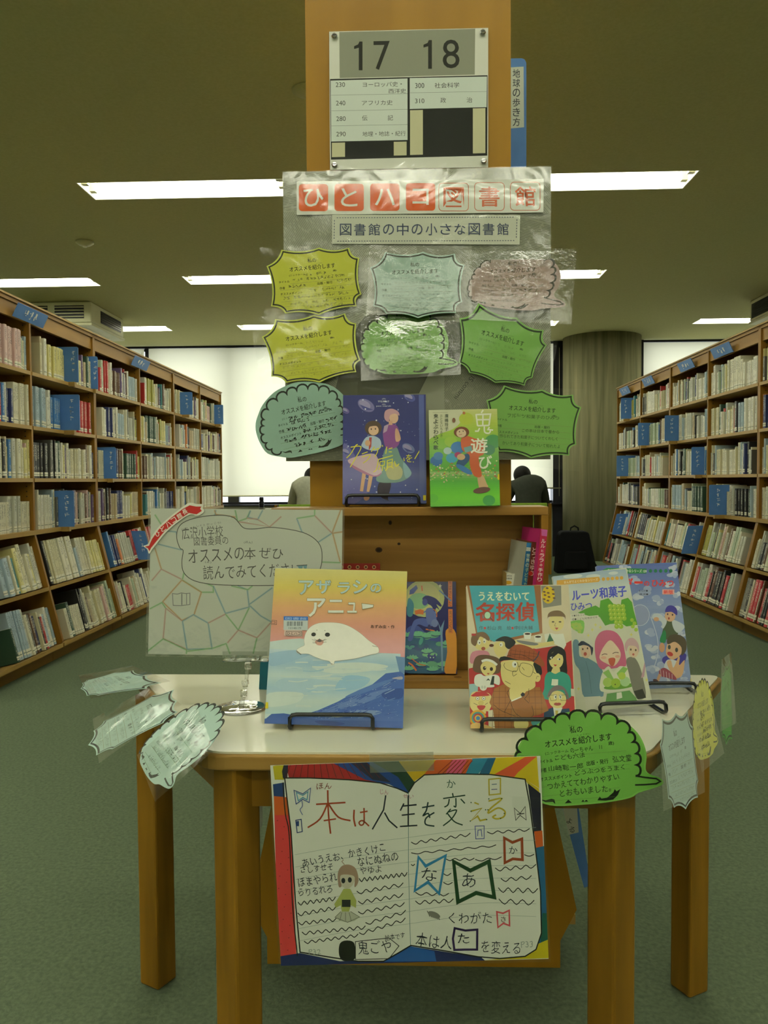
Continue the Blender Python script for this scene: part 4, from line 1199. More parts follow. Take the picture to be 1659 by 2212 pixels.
card('burst', 'green starburst card with neat handwriting, board\'s lower right', [C5(860, 80), C5(1495, 165), C5(1525, 618), C5(688, 592)], PY - .046, GRN, GRNR, [C5(640, 60), C5(1640, 95), C5(1575, 890), C5(690, 800)], 0, 0, seed=8, ink='#22341a', extra=ex)

# strips of clear tape holding the lower cards to the board are part of the film sheets above

# ================================================================== CARDS ROUND THE TABLE EDGE
def side_frame(e, o, P0):
    """plane through P0: e = along the table edge, o = outwards and down"""
    ex_ = Vector(e).normalized(); up = -Vector(o).normalized(); up = (up - ex_ * up.dot(ex_)).normalized()
    return Frame(P0, ex=ex_, ez=up)
eL = Vector((FLc.x - BLc.x, FLc.y - BLc.y, 0)).normalized(); oL = Vector((eL.y, -eL.x, 0))
if oL.x > 0: oL = -oL
eR = Vector((BRc.x - FRc.x, BRc.y - FRc.y, 0)).normalized(); oR = Vector((eR.y, -eR.x, 0))
if oR.x < 0: oR = -oR
def CL(x, y): return (140 + x / 4.366, 1420 + y / 4.366)
def CR(x, y): return (1100 + x / 3.072, 1400 + y / 3.072)
def edgept(a, b, k): return Vector((a.x + (b.x - a.x) * k, a.y + (b.y - a.y) * k, TZ + .002))
PB = '#a9c6ba'
for lab, kind, k, dn, lm, film, sd in (
    ('pale blue starburst card nearly edge-on, farthest at the table\'s left side', 'burst', .10, 0.30, [CL(630, 130), CL(860, 240), CL(320, 352), CL(215, 215)], [CL(640, 90), CL(1000, 235), CL(250, 400), CL(130, 180)], 11),
    ('pale blue starburst card leaning outwards, middle of the table\'s left side', 'burst', .38, .75, [CL(1005, 320), CL(1035, 520), CL(460, 850), CL(385, 600)], [CL(880, 250), CL(1110, 460), CL(330, 1010), CL(270, 590)], 12),
    ('pale blue cloud card leaning outwards, nearest at the table\'s left side', 'cloud', .78, .85, [CL(1118, 610), CL(1295, 765), CL(1000, 1225), CL(735, 900)], [CL(1240, 440), CL(1420, 880), CL(860, 1370), CL(690, 930)], 13)):
    P0 = edgept(BLc, FLc, k) + oL * .010; o = (oL - Vector((0, 0, dn))).normalized(); fr = side_frame(eL, o, P0)
    card(kind, lab, lm, 0, PB, PB, film, .6, fr=fr, seed=sd, group='cards fanned out along the table sides', ink='#1f241c')
YL = '#b3b445'
for lab, kind, k, dn, lm, film, col, hand, sd in (
    ('grey-blue starburst card hanging from the table\'s right side, nearest the front', 'burst', .12, 1.5, [CR(1022, 490), CR(1180, 440), CR(1248, 875), CR(1060, 985)], [CR(990, 440), CR(1260, 400), CR(1290, 960), CR(1010, 1090)], '#92aaa0', .6, 21),
    ('yellow cloud card with dark writing hanging from the table\'s right side', 'cloud', .45, 1.5, [CR(1250, 400), CR(1320, 350), CR(1385, 610), CR(1250, 700)], [CR(1180, 310), CR(1300, 230), CR(1420, 700), CR(1270, 830)], YL, 2.0, 22),
    ('dark green starburst card seen edge-on behind the table\'s right corner', 'burst', .85, 1.6, [CR(1415, 180), CR(1462, 100), CR(1480, 480), CR(1410, 520)], [CR(1400, 80), CR(1465, 30), CR(1500, 500), CR(1390, 560)], '#3f7a35', .4, 23)):
    P0 = edgept(FRc, BRc, k) + oR * .030; o = (oR - Vector((0, 0, dn))).normalized(); fr = side_frame(eR, o, P0)
    card(kind, lab, lm, 0, col, col, film, hand, fr=fr, seed=sd, group='cards fanned out along the table sides', ink='#1f241c')
# big green cloud card taped at the front right corner
def ex(p):
    D = '#2c451f'
    for tx, x, y, w, h, a in (('のーちゃん', 480, 672, 150, 34, -7), ('11', 606, 655, 18, 26, -7), ('こども六法', 402, 718, 200, 34, -6), ('山崎聡一郎', 375, 790, 230, 38, -5), ('弘文堂', 748, 732, 125, 44, -5), ('どうぶつをうまく', 600, 808, 330, 34, -7), ('つかえててわかりやすい', 490, 885, 480, 44, -8), ('とおもいました。', 505, 945, 340, 46, -6)):
        p.text(tx, x, y, w, h, D, a, bold=.004, wav=2.0)
fr = Frame(at_y(1270, 1740, yF - .012), tilt=6)
card('cloud', 'large bright green cloud card with handwriting at the table\'s front right corner', [CR(*a) for a in CLM], 0, '#6fae48', '#7ab852', [CR(10, 400), CR(1030, 410), CR(1040, 1055), CR(20, 1060)], 0, fr=fr, seed=30, ink='#14200e', extra=ex, group='cards fanned out along the table sides')

# ================================================================== CHILD'S DRAWING TAPED TO THE TABLE FRONT
fr = flat([(590, 1652), (1161, 1635), (1191, 2069), (601, 2088)], yF - .012, tilt=0)
fr.P = fr.P
t = thing('childs_drawing', 'laminated felt-pen drawing of an open book with rainbow border, hung on the table front', 'drawing', mat=fr.mat())
mb, p = boxprint(fr, .0008, PRINT_CARD, '#f0f0e2', '#eaecdf'); p.crop(570, 1600, 2.552)

# coloured border
for pts, c in (([(50, 140), (120, 125), (130, 215), (60, 215)], '#c5b81f'), ([(50, 240), (112, 230), (115, 310), (55, 312)], '#1e3f7c'), ([(55, 305), (135, 312), (150, 420), (58, 420)], '#cc5a1c'), ([(58, 410), (150, 410), (180, 1210), (78, 1222)], '#d33a3c'),
               ([(118, 125), (380, 118), (800, 290), (740, 262), (620, 232), (470, 215), (140, 212)], '#a3161f'), ([(110, 130), (135, 128), (128, 225), (105, 205), (100, 170)], '#1a1630'),
               ([(370, 118), (600, 112), (835, 200), (795, 290), (690, 240), (560, 215)], '#123f8c'), ([(470, 116), (560, 113), (700, 230), (600, 215)], '#1b1a3d'), ([(590, 112), (760, 108), (840, 210), (798, 285), (740, 200)], '#173c2c'),
               ([(740, 108), (950, 105), (880, 190), (828, 225)], '#d8b31c'), ([(950, 104), (1150, 100), (1110, 190), (880, 190)], '#cc5a22'), ([(1040, 104), (1120, 100), (1085, 185), (1000, 186)], '#d8557a'), ([(1150, 98), (1250, 95), (1170, 200), (1110, 188)], '#2f86a8'), ([(1235, 95), (1310, 92), (1270, 180), (1180, 195)], '#1f5f86'),
               ([(1280, 92), (1505, 86), (1518, 262), (1440, 215), (1240, 190)], '#dcc21a'), ([(1440, 90), (1505, 86), (1400, 175), (1380, 200), (1270, 185)], '#df5a34'), ([(1440, 215), (1515, 262), (1522, 300), (1470, 260)], '#cdb51e'),
               ([(1455, 235), (1525, 290), (1530, 500), (1490, 510)], '#1a1430'), ([(1490, 500), (1535, 495), (1540, 585), (1500, 590)], '#cc5a1c'), ([(1500, 590), (1545, 580), (1575, 1100), (1510, 1120), (1530, 900)], '#17608c'), ([(1535, 950), (1570, 950), (1578, 1110), (1525, 1110)], '#0f5a4c'),
               ([(1400, 1190), (1510, 1120), (1580, 1090), (1586, 1198), (1210, 1210)], '#cdbd14'), ([(78, 1190), (200, 1170), (420, 1215), (690, 1205), (790, 1130), (1200, 1195), (1220, 1212), (82, 1245)], '#15225c'), ([(660, 1218), (790, 1128), (940, 1160), (950, 1215)], '#1b57a4')):
    p.poly(pts, c)
for k in range(22): p.ell(75 + (k * 37) % 80, 440 + k * 34, 4, 3, '#8c1a22', n=6)
for k in range(14): p.line([(150 + k * 32, 125), (120 + k * 40, 205)], 3.5, '#5c0f16')
for k in range(6): p.line([(960 + k * 26, 180), (1040 + k * 22, 108)], 5, '#8f2b18')
page = [(115, 205), (250, 205), (470, 215), (640, 232), (735, 262), (795, 288), (830, 232), (885, 188), (1020, 182), (1250, 186), (1440, 212), (1465, 350), (1490, 540), (1525, 830), (1530, 1060), (1500, 1150), (1440, 1188), (1300, 1200), (1180, 1190), (1000, 1158), (810, 1128), (740, 1170), (660, 1215), (520, 1215), (380, 1195), (200, 1165), (175, 900), (150, 500), (128, 320)]
p.poly(page, '#eceee2'); p.line(page, 7, '#14140f', closed=True)
p.line([(105, 230), (118, 400), (140, 520), (158, 900), (185, 1185)], 6, '#14140f', True)
p.line([(797, 285), (797, 700), (808, 1125)], 3, '#5a8a86')
for k in range(8):
    y = 628 + k * 68; p.line([(170 + k * 3, y), (480, y - 55), (797, y - 95)], 1.6, '#8fa39a', True); p.line([(797, y - 95), (1150, y - 140), (1500, y - 150 + k * 2)], 1.6, '#8fa39a', True)
def wave(x0, y0, x1, y1, amp, n, w=5, c='#1c1a16'):
    p.line([(x0 + (x1 - x0) * k / (2 * n), y0 + (y1 - y0) * k / (2 * n) + (amp if k % 2 else -amp)) for k in range(2 * n + 1)], w, c, True, k=3)
for a in ((188, 898, 395, 870, 10, 6), (512, 838, 768, 792, 10, 5), (186, 958, 400, 920, 10, 5), (520, 893, 768, 850, 10, 5), (190, 1008, 400, 985, 9, 5), (520, 950, 775, 900, 9, 5), (210, 1062, 560, 1028, 9, 8), (560, 1010, 782, 942, 9, 4), (222, 1112, 520, 1072, 8, 7), (525, 1066, 780, 985, 9, 5), (525, 768, 790, 735, 10, 9),
          (812, 566, 1138, 516, 8, 6), (1230, 508, 1465, 490, 7, 4), (812, 622, 1280, 578, 5, 6), (1275, 710, 1500, 690, 10, 4), (812, 685, 832, 683, 4, 1), (990, 738, 1032, 735, 6, 1), (1306, 768, 1475, 752, 10, 3), (990, 786, 1040, 786, 6, 1), (1292, 822, 1510, 826, 13, 4), (835, 842, 1020, 848, 8, 3), (835, 892, 1045, 880, 10, 4), (1295, 885, 1490, 892, 14, 3), (1435, 632, 1490, 630, 5, 1), (1000, 655, 1160, 652, 6, 3), (1165, 660, 1310, 645, 6, 2)):
    wave(*a)
# big title, drawn stroke by stroke
BR, K2 = '#a5401c', '#1b2430'
for s, w in (([(288, 350), (450, 340)], 9), ([(352, 272), (356, 400), (368, 512)], 9), ([(352, 345), (310, 430), (242, 478)], 9), ([(358, 350), (410, 420), (478, 440)], 9), ([(330, 440), (398, 430)], 8), ([(498, 380), (496, 430), (505, 472)], 9), ([(530, 395), (572, 388)], 8), ([(552, 370), (552, 450), (535, 465), (525, 450), (545, 440), (580, 470)], 8)):
    p.line(s, w, BR, len(s) > 2)
for s in ([(672, 300), (660, 380), (598, 488)], [(665, 395), (690, 440), (736, 480)], [(772, 345), (752, 385)], [(762, 360), (842, 352)], [(760, 410), (832, 402)], [(796, 300), (796, 465)], [(750, 472), (846, 466)]):
    p.line(s, 8, K2)
p.line([(872, 368), (940, 356)], 8, '#1c3a3a'); p.line([(905, 338), (895, 385), (878, 412), (905, 400), (915, 425)], 8, '#1c3a3a', True); p.line([(940, 395), (895, 425), (892, 460), (940, 470)], 8, '#1c3a3a', True)
for s in ([(1040, 288), (1044, 310)], [(988, 318), (1110, 300)], [(1022, 320), (1015, 352), (995, 365)], [(1058, 315), (1058, 362), (1046, 358)], [(1085, 320), (1108, 345)], [(1030, 375), (1005, 405)], [(1018, 392), (1062, 382), (1035, 430), (988, 468)], [(1012, 400), (1050, 445), (1096, 464)]):
    p.line(s, 7, '#16402c', len(s) > 2)
YE = '#c2b12c'
p.line([(1160, 340), (1185, 350)], 8, YE); p.line([(1142, 388), (1200, 372), (1140, 442), (1178, 415), (1192, 440), (1228, 432)], 9, YE)
p.line([(1238, 332), (1312, 318), (1250, 372), (1238, 398), (1290, 370), (1328, 388), (1322, 418), (1285, 430), (1262, 420), (1280, 408)], 9, YE, True)
for q in ((1142, 340), (1142, 388), (1138, 442), (1228, 434), (1240, 320), (1310, 318), (1235, 380), (1325, 400), (1222, 380), (1305, 428)): p.ell(q[0], q[1], 4, 4, '#2c5a34', n=6)
for tx, x, y, w, h, c, a in (('ほん', 332, 248, 84, 34, '#8a4434', -2), ('じん', 664, 280, 46, 28, '#c98a9a', -4), ('せい', 796, 304, 58, 22, '#c98a9a', 0), ('か', 1032, 236, 48, 44, '#2c5c48', -4),
    ('あいうえお、かきくけこ', 440, 630, 462, 46, K2, -11), ('さしすせそ', 292, 702, 180, 38, K2, -6), ('なにぬねの', 628, 652, 226, 50, K2, -8), ('ほまやられ', 296, 765, 216, 50, K2, -9), ('やゆよ', 588, 710, 118, 40, K2, -3), ('らりるれろ', 284, 826, 186, 42, K2, -7),
    ('くわがた', 1138, 975, 236, 62, K2, 0), ('な', 912, 735, 86, 70, K2, 0), ('あ', 1130, 768, 74, 74, K2, 0), ('か', 1374, 602, 46, 40, K2, 0), ('さ', 1320, 982, 28, 32, '#4a1c2c', 0), ('た', 1100, 1088, 64, 52, K2, 0),
    ('本は人', 938, 1105, 200, 76, K2, 6), ('を変える', 1306, 1138, 216, 70, K2, 3), ('P32', 280, 1162, 66, 30, '#a9b3a8', -2), ('P33', 1450, 1120, 66, 34, '#a9b3a8', -4), ('鬼ごや', 610, 1136, 182, 72, K2, -4), ('絵本です', 722, 1078, 110, 32, K2, -6)):
    p.text(tx, x, y, w, h, c, a, bold=-.006 if h > 55 else .0, wav=2.5)
# black blot and name box
p.poly([(418, 1120), (450, 1100), (495, 1110), (504, 1160), (498, 1205), (440, 1212), (415, 1180)], '#0c0c0c', True)
p.line([(505, 1106), (690, 1086), (745, 1130), (690, 1200), (505, 1205)], 4, '#1b1b18', closed=True)
# ribbons and small doodles
def rib(pts, w, c): p.line(pts, w, c, closed=True)
rib([(852, 640), (892, 690), (1002, 632), (966, 842), (905, 778), (832, 826)], 16, '#2f86b8')
rib([(1046, 665), (1138, 715), (1240, 665), (1270, 862), (1170, 838), (1070, 888)], 22, '#14421f')
rib([(1325, 535), (1370, 560), (1422, 540), (1425, 655), (1372, 650), (1328, 672)], 15, '#9c4420')
rib([(1284, 942), (1318, 950), (1352, 934), (1354, 1018), (1320, 1005), (1290, 1028)], 9, '#d95a62')
rib([(1052, 1032), (1110, 1045), (1176, 1040), (1175, 1150), (1110, 1150), (1050, 1152), (1042, 1090)], 12, '#2c1450')
rib([(1380, 370), (1412, 400), (1440, 362), (1446, 436), (1412, 410), (1388, 438)], 4, '#20201c'); p.line([(1395, 405), (1435, 400)], 5, '#20201c')
rib([(166, 272), (215, 292), (258, 260), (250, 340), (215, 322), (178, 348)], 5, '#3f5a9a'); rib([(180, 285), (215, 300), (244, 280), (238, 325), (215, 312), (190, 330)], 6, '#5aa3c0')
p.line([(210, 330), (212, 360), (200, 380), (214, 408)], 4, '#3f5a9a', True)
rib([(176, 438), (206, 432), (212, 500), (184, 506)], 5, '#27407c'); p.rect(180, 442, 194, 470, '#27407c')
rib([(1240, 212), (1304, 206), (1304, 292), (1242, 298)], 7, '#c2b12c'); p.line([(1256, 240), (1284, 238)], 4, '#2c5a7c'); p.line([(1254, 268), (1286, 266)], 4, '#2c3a7c')
rib([(1164, 470), (1214, 468), (1214, 538), (1168, 540)], 4, '#4a5aa8'); p.line([(1178, 525), (1180, 492), (1198, 490), (1202, 528)], 4, '#4a5aa8')
for k in range(7): p.line([(900 + k * 9, 936 + k * 4), (915 + k * 9, 968 + k * 3)], 4, '#5c5c54')
p.ell(938, 958, 36, 16, '#83837a', 22)
# the girl
p.poly([(412, 800), (408, 730), (430, 690), (470, 682), (508, 706), (522, 770), (500, 806), (496, 750), (430, 745), (428, 800)], '#a98d78', True)
p.poly([(425, 740), (497, 745), (492, 790), (460, 815), (430, 795)], '#d3cdb8', True)
p.line([(445, 682), (430, 665), (440, 655)], 4, '#a98d78'); p.ell(438, 770, 11, 15, '#2a3036'); p.ell(474, 766, 11, 15, '#2a3036')
p.poly([(440, 815), (476, 815), (510, 880), (508, 920), (480, 905), (470, 940), (430, 940), (424, 905), (398, 920), (388, 900), (420, 850)], '#b4bd66'); p.rect(430, 875, 478, 915, '#2a2e2c')
p.poly([(425, 940), (478, 940), (528, 970), (500, 992), (462, 1000), (420, 992), (392, 972)], '#c5c9b4'); p.line([(425, 940), (392, 972), (462, 1000), (528, 970), (478, 940)], 3, '#6a6a5c')
for x in (430, 450, 470): p.line([(x, 945), (x - 12 + (x - 430) * .6, 992)], 2.5, '#6a6a5c')
mb.build('drawn_sheet', t)
m = MB(); m.box(-.003, fr.w + .003, -.0036, -.0031, -.003, fr.h + .003, FILM); m.build('laminate', t)
m = MB(); pq = Pr(fr, m, PRINT_CARD); a0 = pq.crop(0, 0, 1).m(800, 1667); a1 = pq.m(936, 1622)
m.box(a0[0], a1[0], -.0050, -.0044, a0[1], a1[1], film_mat('clear_tape', .8, .3, .05, 20, .80)); tp = m.build('tape_strip', t)

# ================================================================== POSTER IN CLEAR CARD STAND
Pb = at_z(525, 1532, TZ)
fr = flat([(331, 1108), (741, 1092), (735, 1421), (315, 1411)], Pb.y, P0=at_y(528, 1260, Pb.y - .005), tilt=4)
t = thing('stained_glass_poster', 'glossy laminated poster with stained-glass outlines and a speech bubble, in a clear stand', 'poster', mat=fr.mat())
mb, p = boxprint(fr, .001, PRINT_CARD, '#eaeddd', '#e4e8da'); p.crop(300, 1070, 3.607); 
g_, o_, b_, r_ = '#86cf7a', '#dca24a', '#7fb9cc', '#dba594'
for w, al in ((16, .45), (4, 1)):
    for c, pts in ((b_, [(425, 185), (590, 160), (600, 115)]), (o_, [(590, 115), (600, 150), (755, 170)]), (g_, [(750, 115), (770, 205), (840, 180), (870, 118)]), (b_, [(870, 118), (850, 170), (925, 190), (965, 115)]), (r_, [(775, 205), (1020, 245), (920, 185), (840, 178)]), (r_, [(1020, 245), (1110, 165)]), (g_, [(1230, 180), (1370, 158), (1370, 95)]), (b_, [(1230, 180), (1270, 285), (1390, 370), (1505, 295)]), (o_, [(1580, 95), (1505, 295)]), (r_, [(1370, 158), (1505, 295)]), (o_, [(1585, 285), (1510, 295), (1570, 525)]), (g_, [(1425, 520), (1570, 525)]),
        (g_, [(125, 150), (215, 290)]), (b_, [(150, 380), (330, 425), (290, 285), (150, 270)]), (o_, [(125, 410), (175, 575)]), (r_, [(100, 665), (175, 575), (335, 655)]), (g_, [(340, 655), (350, 610), (580, 710), (580, 755), (490, 755), (340, 660)]), (o_, [(335, 660), (185, 830), (335, 975), (430, 930), (487, 755), (335, 660)]), (g_, [(85, 885), (180, 835), (210, 880), (190, 1115)]), (r_, [(210, 880), (340, 980), (375, 1200), (190, 1115), (210, 880)]), (b_, [(340, 980), (425, 930), (540, 995), (570, 1195), (375, 1200), (340, 980)]), (g_, [(55, 1225), (190, 1118), (372, 1205), (370, 1235)]), (g_, [(372, 1215), (580, 1190), (680, 1155), (710, 1235)]), (b_, [(580, 705), (675, 920), (860, 870), (845, 735), (770, 705)]), (r_, [(540, 995), (675, 925)]), (g_, [(675, 925), (775, 1050), (860, 875)]), (b_, [(860, 850), (1040, 720)]), (r_, [(775, 1050), (690, 1150)]), (r_, [(775, 1050), (920, 1110), (1030, 990)]), (g_, [(920, 1110), (890, 1235)]), (b_, [(865, 860), (950, 940), (1040, 990)]), (g_, [(720, 705), (850, 735), (885, 705)])):
        cc = lin(c); bg = lin('#e4e8da'); cc = tuple(bg[i] * (1 - al) + cc[i] * al for i in range(3)) + (1,)
        if w == 4: cc = tuple(x * .72 for x in cc[:3]) + (1,)
        p.line(pts, w, cc)
bub = [(780, 215), (740, 175), (650, 155), (500, 165), (370, 200), (310, 250), (295, 330), (320, 410), (345, 430), (335, 520), (350, 600), (420, 660), (560, 692), (800, 702), (1080, 700), (1300, 680), (1400, 600), (1428, 480), (1400, 370), (1280, 290), (1050, 250), (900, 262), (820, 255)]
p.poly(bub, '#e5e9dc', True); p.line(bub, 6, '#2b2d2a', True, True)
D = '#25272a'
for tx, x, y, w, h, a in (('広沢小学校', 495, 288, 322, 92, -4), ('図書委員の', 562, 355, 268, 66, -3), ('オススメの', 602, 462, 434, 104, -4), ('本', 866, 452, 88, 90, 0), ('ぜひ', 1030, 452, 188, 84, 4), ('読んでみてください', 880, 590, 760, 110, -2), ('(ほん)', 852, 366, 66, 22, 0), ('(よ)', 540, 520, 48, 22, 0), ('(ひろ さわ', 388, 258, 112, 20, -8), ('しょう がっ こう)', 545, 226, 190, 20, -8)):
    p.text(tx, x, y, w, h, D, a, bold=-.004, wav=2)
p.poly([(1228, 548), (1312, 542), (1300, 600), (1280, 548), (1262, 600), (1240, 556)], '#6fa9b8'); p.line([(1228, 548), (1312, 542)], 6, D)
p.line([(262, 765), (300, 770), (330, 760), (365, 765), (398, 762), (398, 850), (330, 860), (268, 858)], 6, '#8a8c8c', closed=True); p.line([(335, 765), (335, 855)], 9, '#8a8c8c'); p.line([(372, 765), (372, 850)], 6, '#8a8c8c')
mb.build('printed_sheet', t)
m = MB(); m.box(-.004, fr.w + .004, -.0028, -.0022, -.004, fr.h + .004, film_mat('sparkling_film', 2.2, .12, .16, 12, .98, .05)); m.build('laminate', t)
# ribbon
fr2 = Frame(fr.P, ex=fr.ex, ez=fr.ez)
t2 = thing('ribbon_badge', 'curved red ribbon cut-out with white lettering on the poster\'s upper left corner', 'badge', mat=fr.mat())
mb = MB(); p = Pr(fr, mb, PRINT_CARD, y0=-.0042); p.crop(300, 1070, 3.607)
def arcband(off0, off1, k0=0.0, k1=1.0, n=16):
    pts = [(92, 405), (170, 290), (280, 190), (390, 118), (480, 108)]
    c = smooth_pts(pts, False, 6); c = c[int(len(c) * k0):max(2, int(len(c) * k1))]
    up, dn = [], []
    for i, q in enumerate(c):
        a, b = c[max(i - 1, 0)], c[min(i + 1, len(c) - 1)]; L = math.hypot(b[0] - a[0], b[1] - a[1]); nx, ny = -(b[1] - a[1]) / L, (b[0] - a[0]) / L
        up.append((q[0] - nx * -off0, q[1] - ny * -off0)); dn.append((q[0] + nx * off1, q[1] + ny * off1))
    return up, dn
whiteo = [(40, 395), (75, 380), (100, 330), (160, 245), (250, 165), (340, 95), (400, 58), (455, 68), (505, 70), (498, 95), (512, 128), (460, 160), (400, 150), (300, 215), (215, 290), (150, 370), (110, 420), (85, 455), (70, 420)]
q = [p.m(*a) for a in smooth_pts(whiteo, True, 3)]
if sum(q[i][0] * q[(i + 1) % len(q)][1] - q[(i + 1) % len(q)][0] * q[i][1] for i in range(len(q))) < 0: q = q[::-1]
mb.hull([(u, -.0042, v) for u, v in q][::-1], [(u, -.0030, v) for u, v in q][::-1], PRINT_CARD, lin('#dcdccc'))
p.y = -.0044
p.poly([(52, 400), (85, 392), (108, 340), (168, 255), (258, 175), (345, 108), (400, 78), (450, 88), (492, 88), (482, 105), (495, 122), (455, 148), (395, 138), (292, 205), (205, 280), (140, 360), (100, 410), (88, 435), (76, 412)], '#b02a24')
for i, ch in enumerate('ひとハコ館長'):
    s = i / 5; x = 150 + 213 * s; y = 300 - 172 * s ** .92; p.text(ch, x, y, 40, 40, '#e6e2d4', -40 + 12 * s, bold=.03)
mb.build('ribbon', t2)
# clear stand
bz = at_z(521, 1530, TZ); cl = at_y(533, 1415, fr.P.y)
t = thing('card_stand', 'clear plastic clip stand with round base holding the poster', 'stand', (bz.x, bz.y, TZ))
m = MB(); m.lathe(0, 0, [(.052, 0), (.052, .002), (.046, .0035), (.012, .0045), (.0, .0046)], CLEARP, 36); m.build('round_base', t)
m = MB(); top_ = (cl.x - bz.x + .002, cl.y - bz.y + .01, cl.z - TZ - .004)
m.tube([(0, 0, .004), (top_[0] * .3, 0, .03), (top_[0] * .5, 0, .045), (top_[0] * .8, top_[1] * .5, .085), top_], [.0055, .0045, .003, .0045, .0055], CLEARP, 10); m.build('stem', t)
for k_ in (.03, .05, .085):
    m = MB(); m.lathe(top_[0] * (k_ / top_[2]) if top_[2] else 0, 0, [(.0065, k_ - .006), (.0075, k_), (.0065, k_ + .006)], CLEARP, 12); m.build('joint', t)
cw0, cw1 = at_y(484, 1413, fr.P.y).x - bz.x, at_y(580, 1413, fr.P.y).x - bz.x
m = MB(); zc = top_[2]
m.box(cw0, cw1, top_[1] - .022, top_[1] - .019, zc - .004, zc + .014, CLEARP); m.box(cw0, cw1, top_[1] - .003, top_[1], zc - .004, zc + .014, CLEARP); m.box(cw0, cw1, top_[1] - .022, top_[1], zc - .007, zc - .004, CLEARP); m.build('clip', t)
for k_ in (.22, .76):
    m = MB(); m.tube([(cw0 + (cw1 - cw0) * k_, top_[1] - .026, zc), (cw0 + (cw1 - cw0) * k_, top_[1] + .002, zc)], .004, CLEARP, 10); m.build('clip_pin', t)

# ================================================================== BOOKS ON DISPLAY
def onz(quad, z, tilt, yaw=0):
    bm = ((quad[2][0] + quad[3][0]) / 2, (quad[2][1] + quad[3][1]) / 2)
    fr = Frame(at_z(bm[0], bm[1], z), tilt, yaw); fr.fit(quad); return fr
def face(p, x, y, r, skin='#cdbb6a', hair='#2a2018', k=1.0, look=1):
    p.ell(x, y, r, r * 1.15 * k, skin)
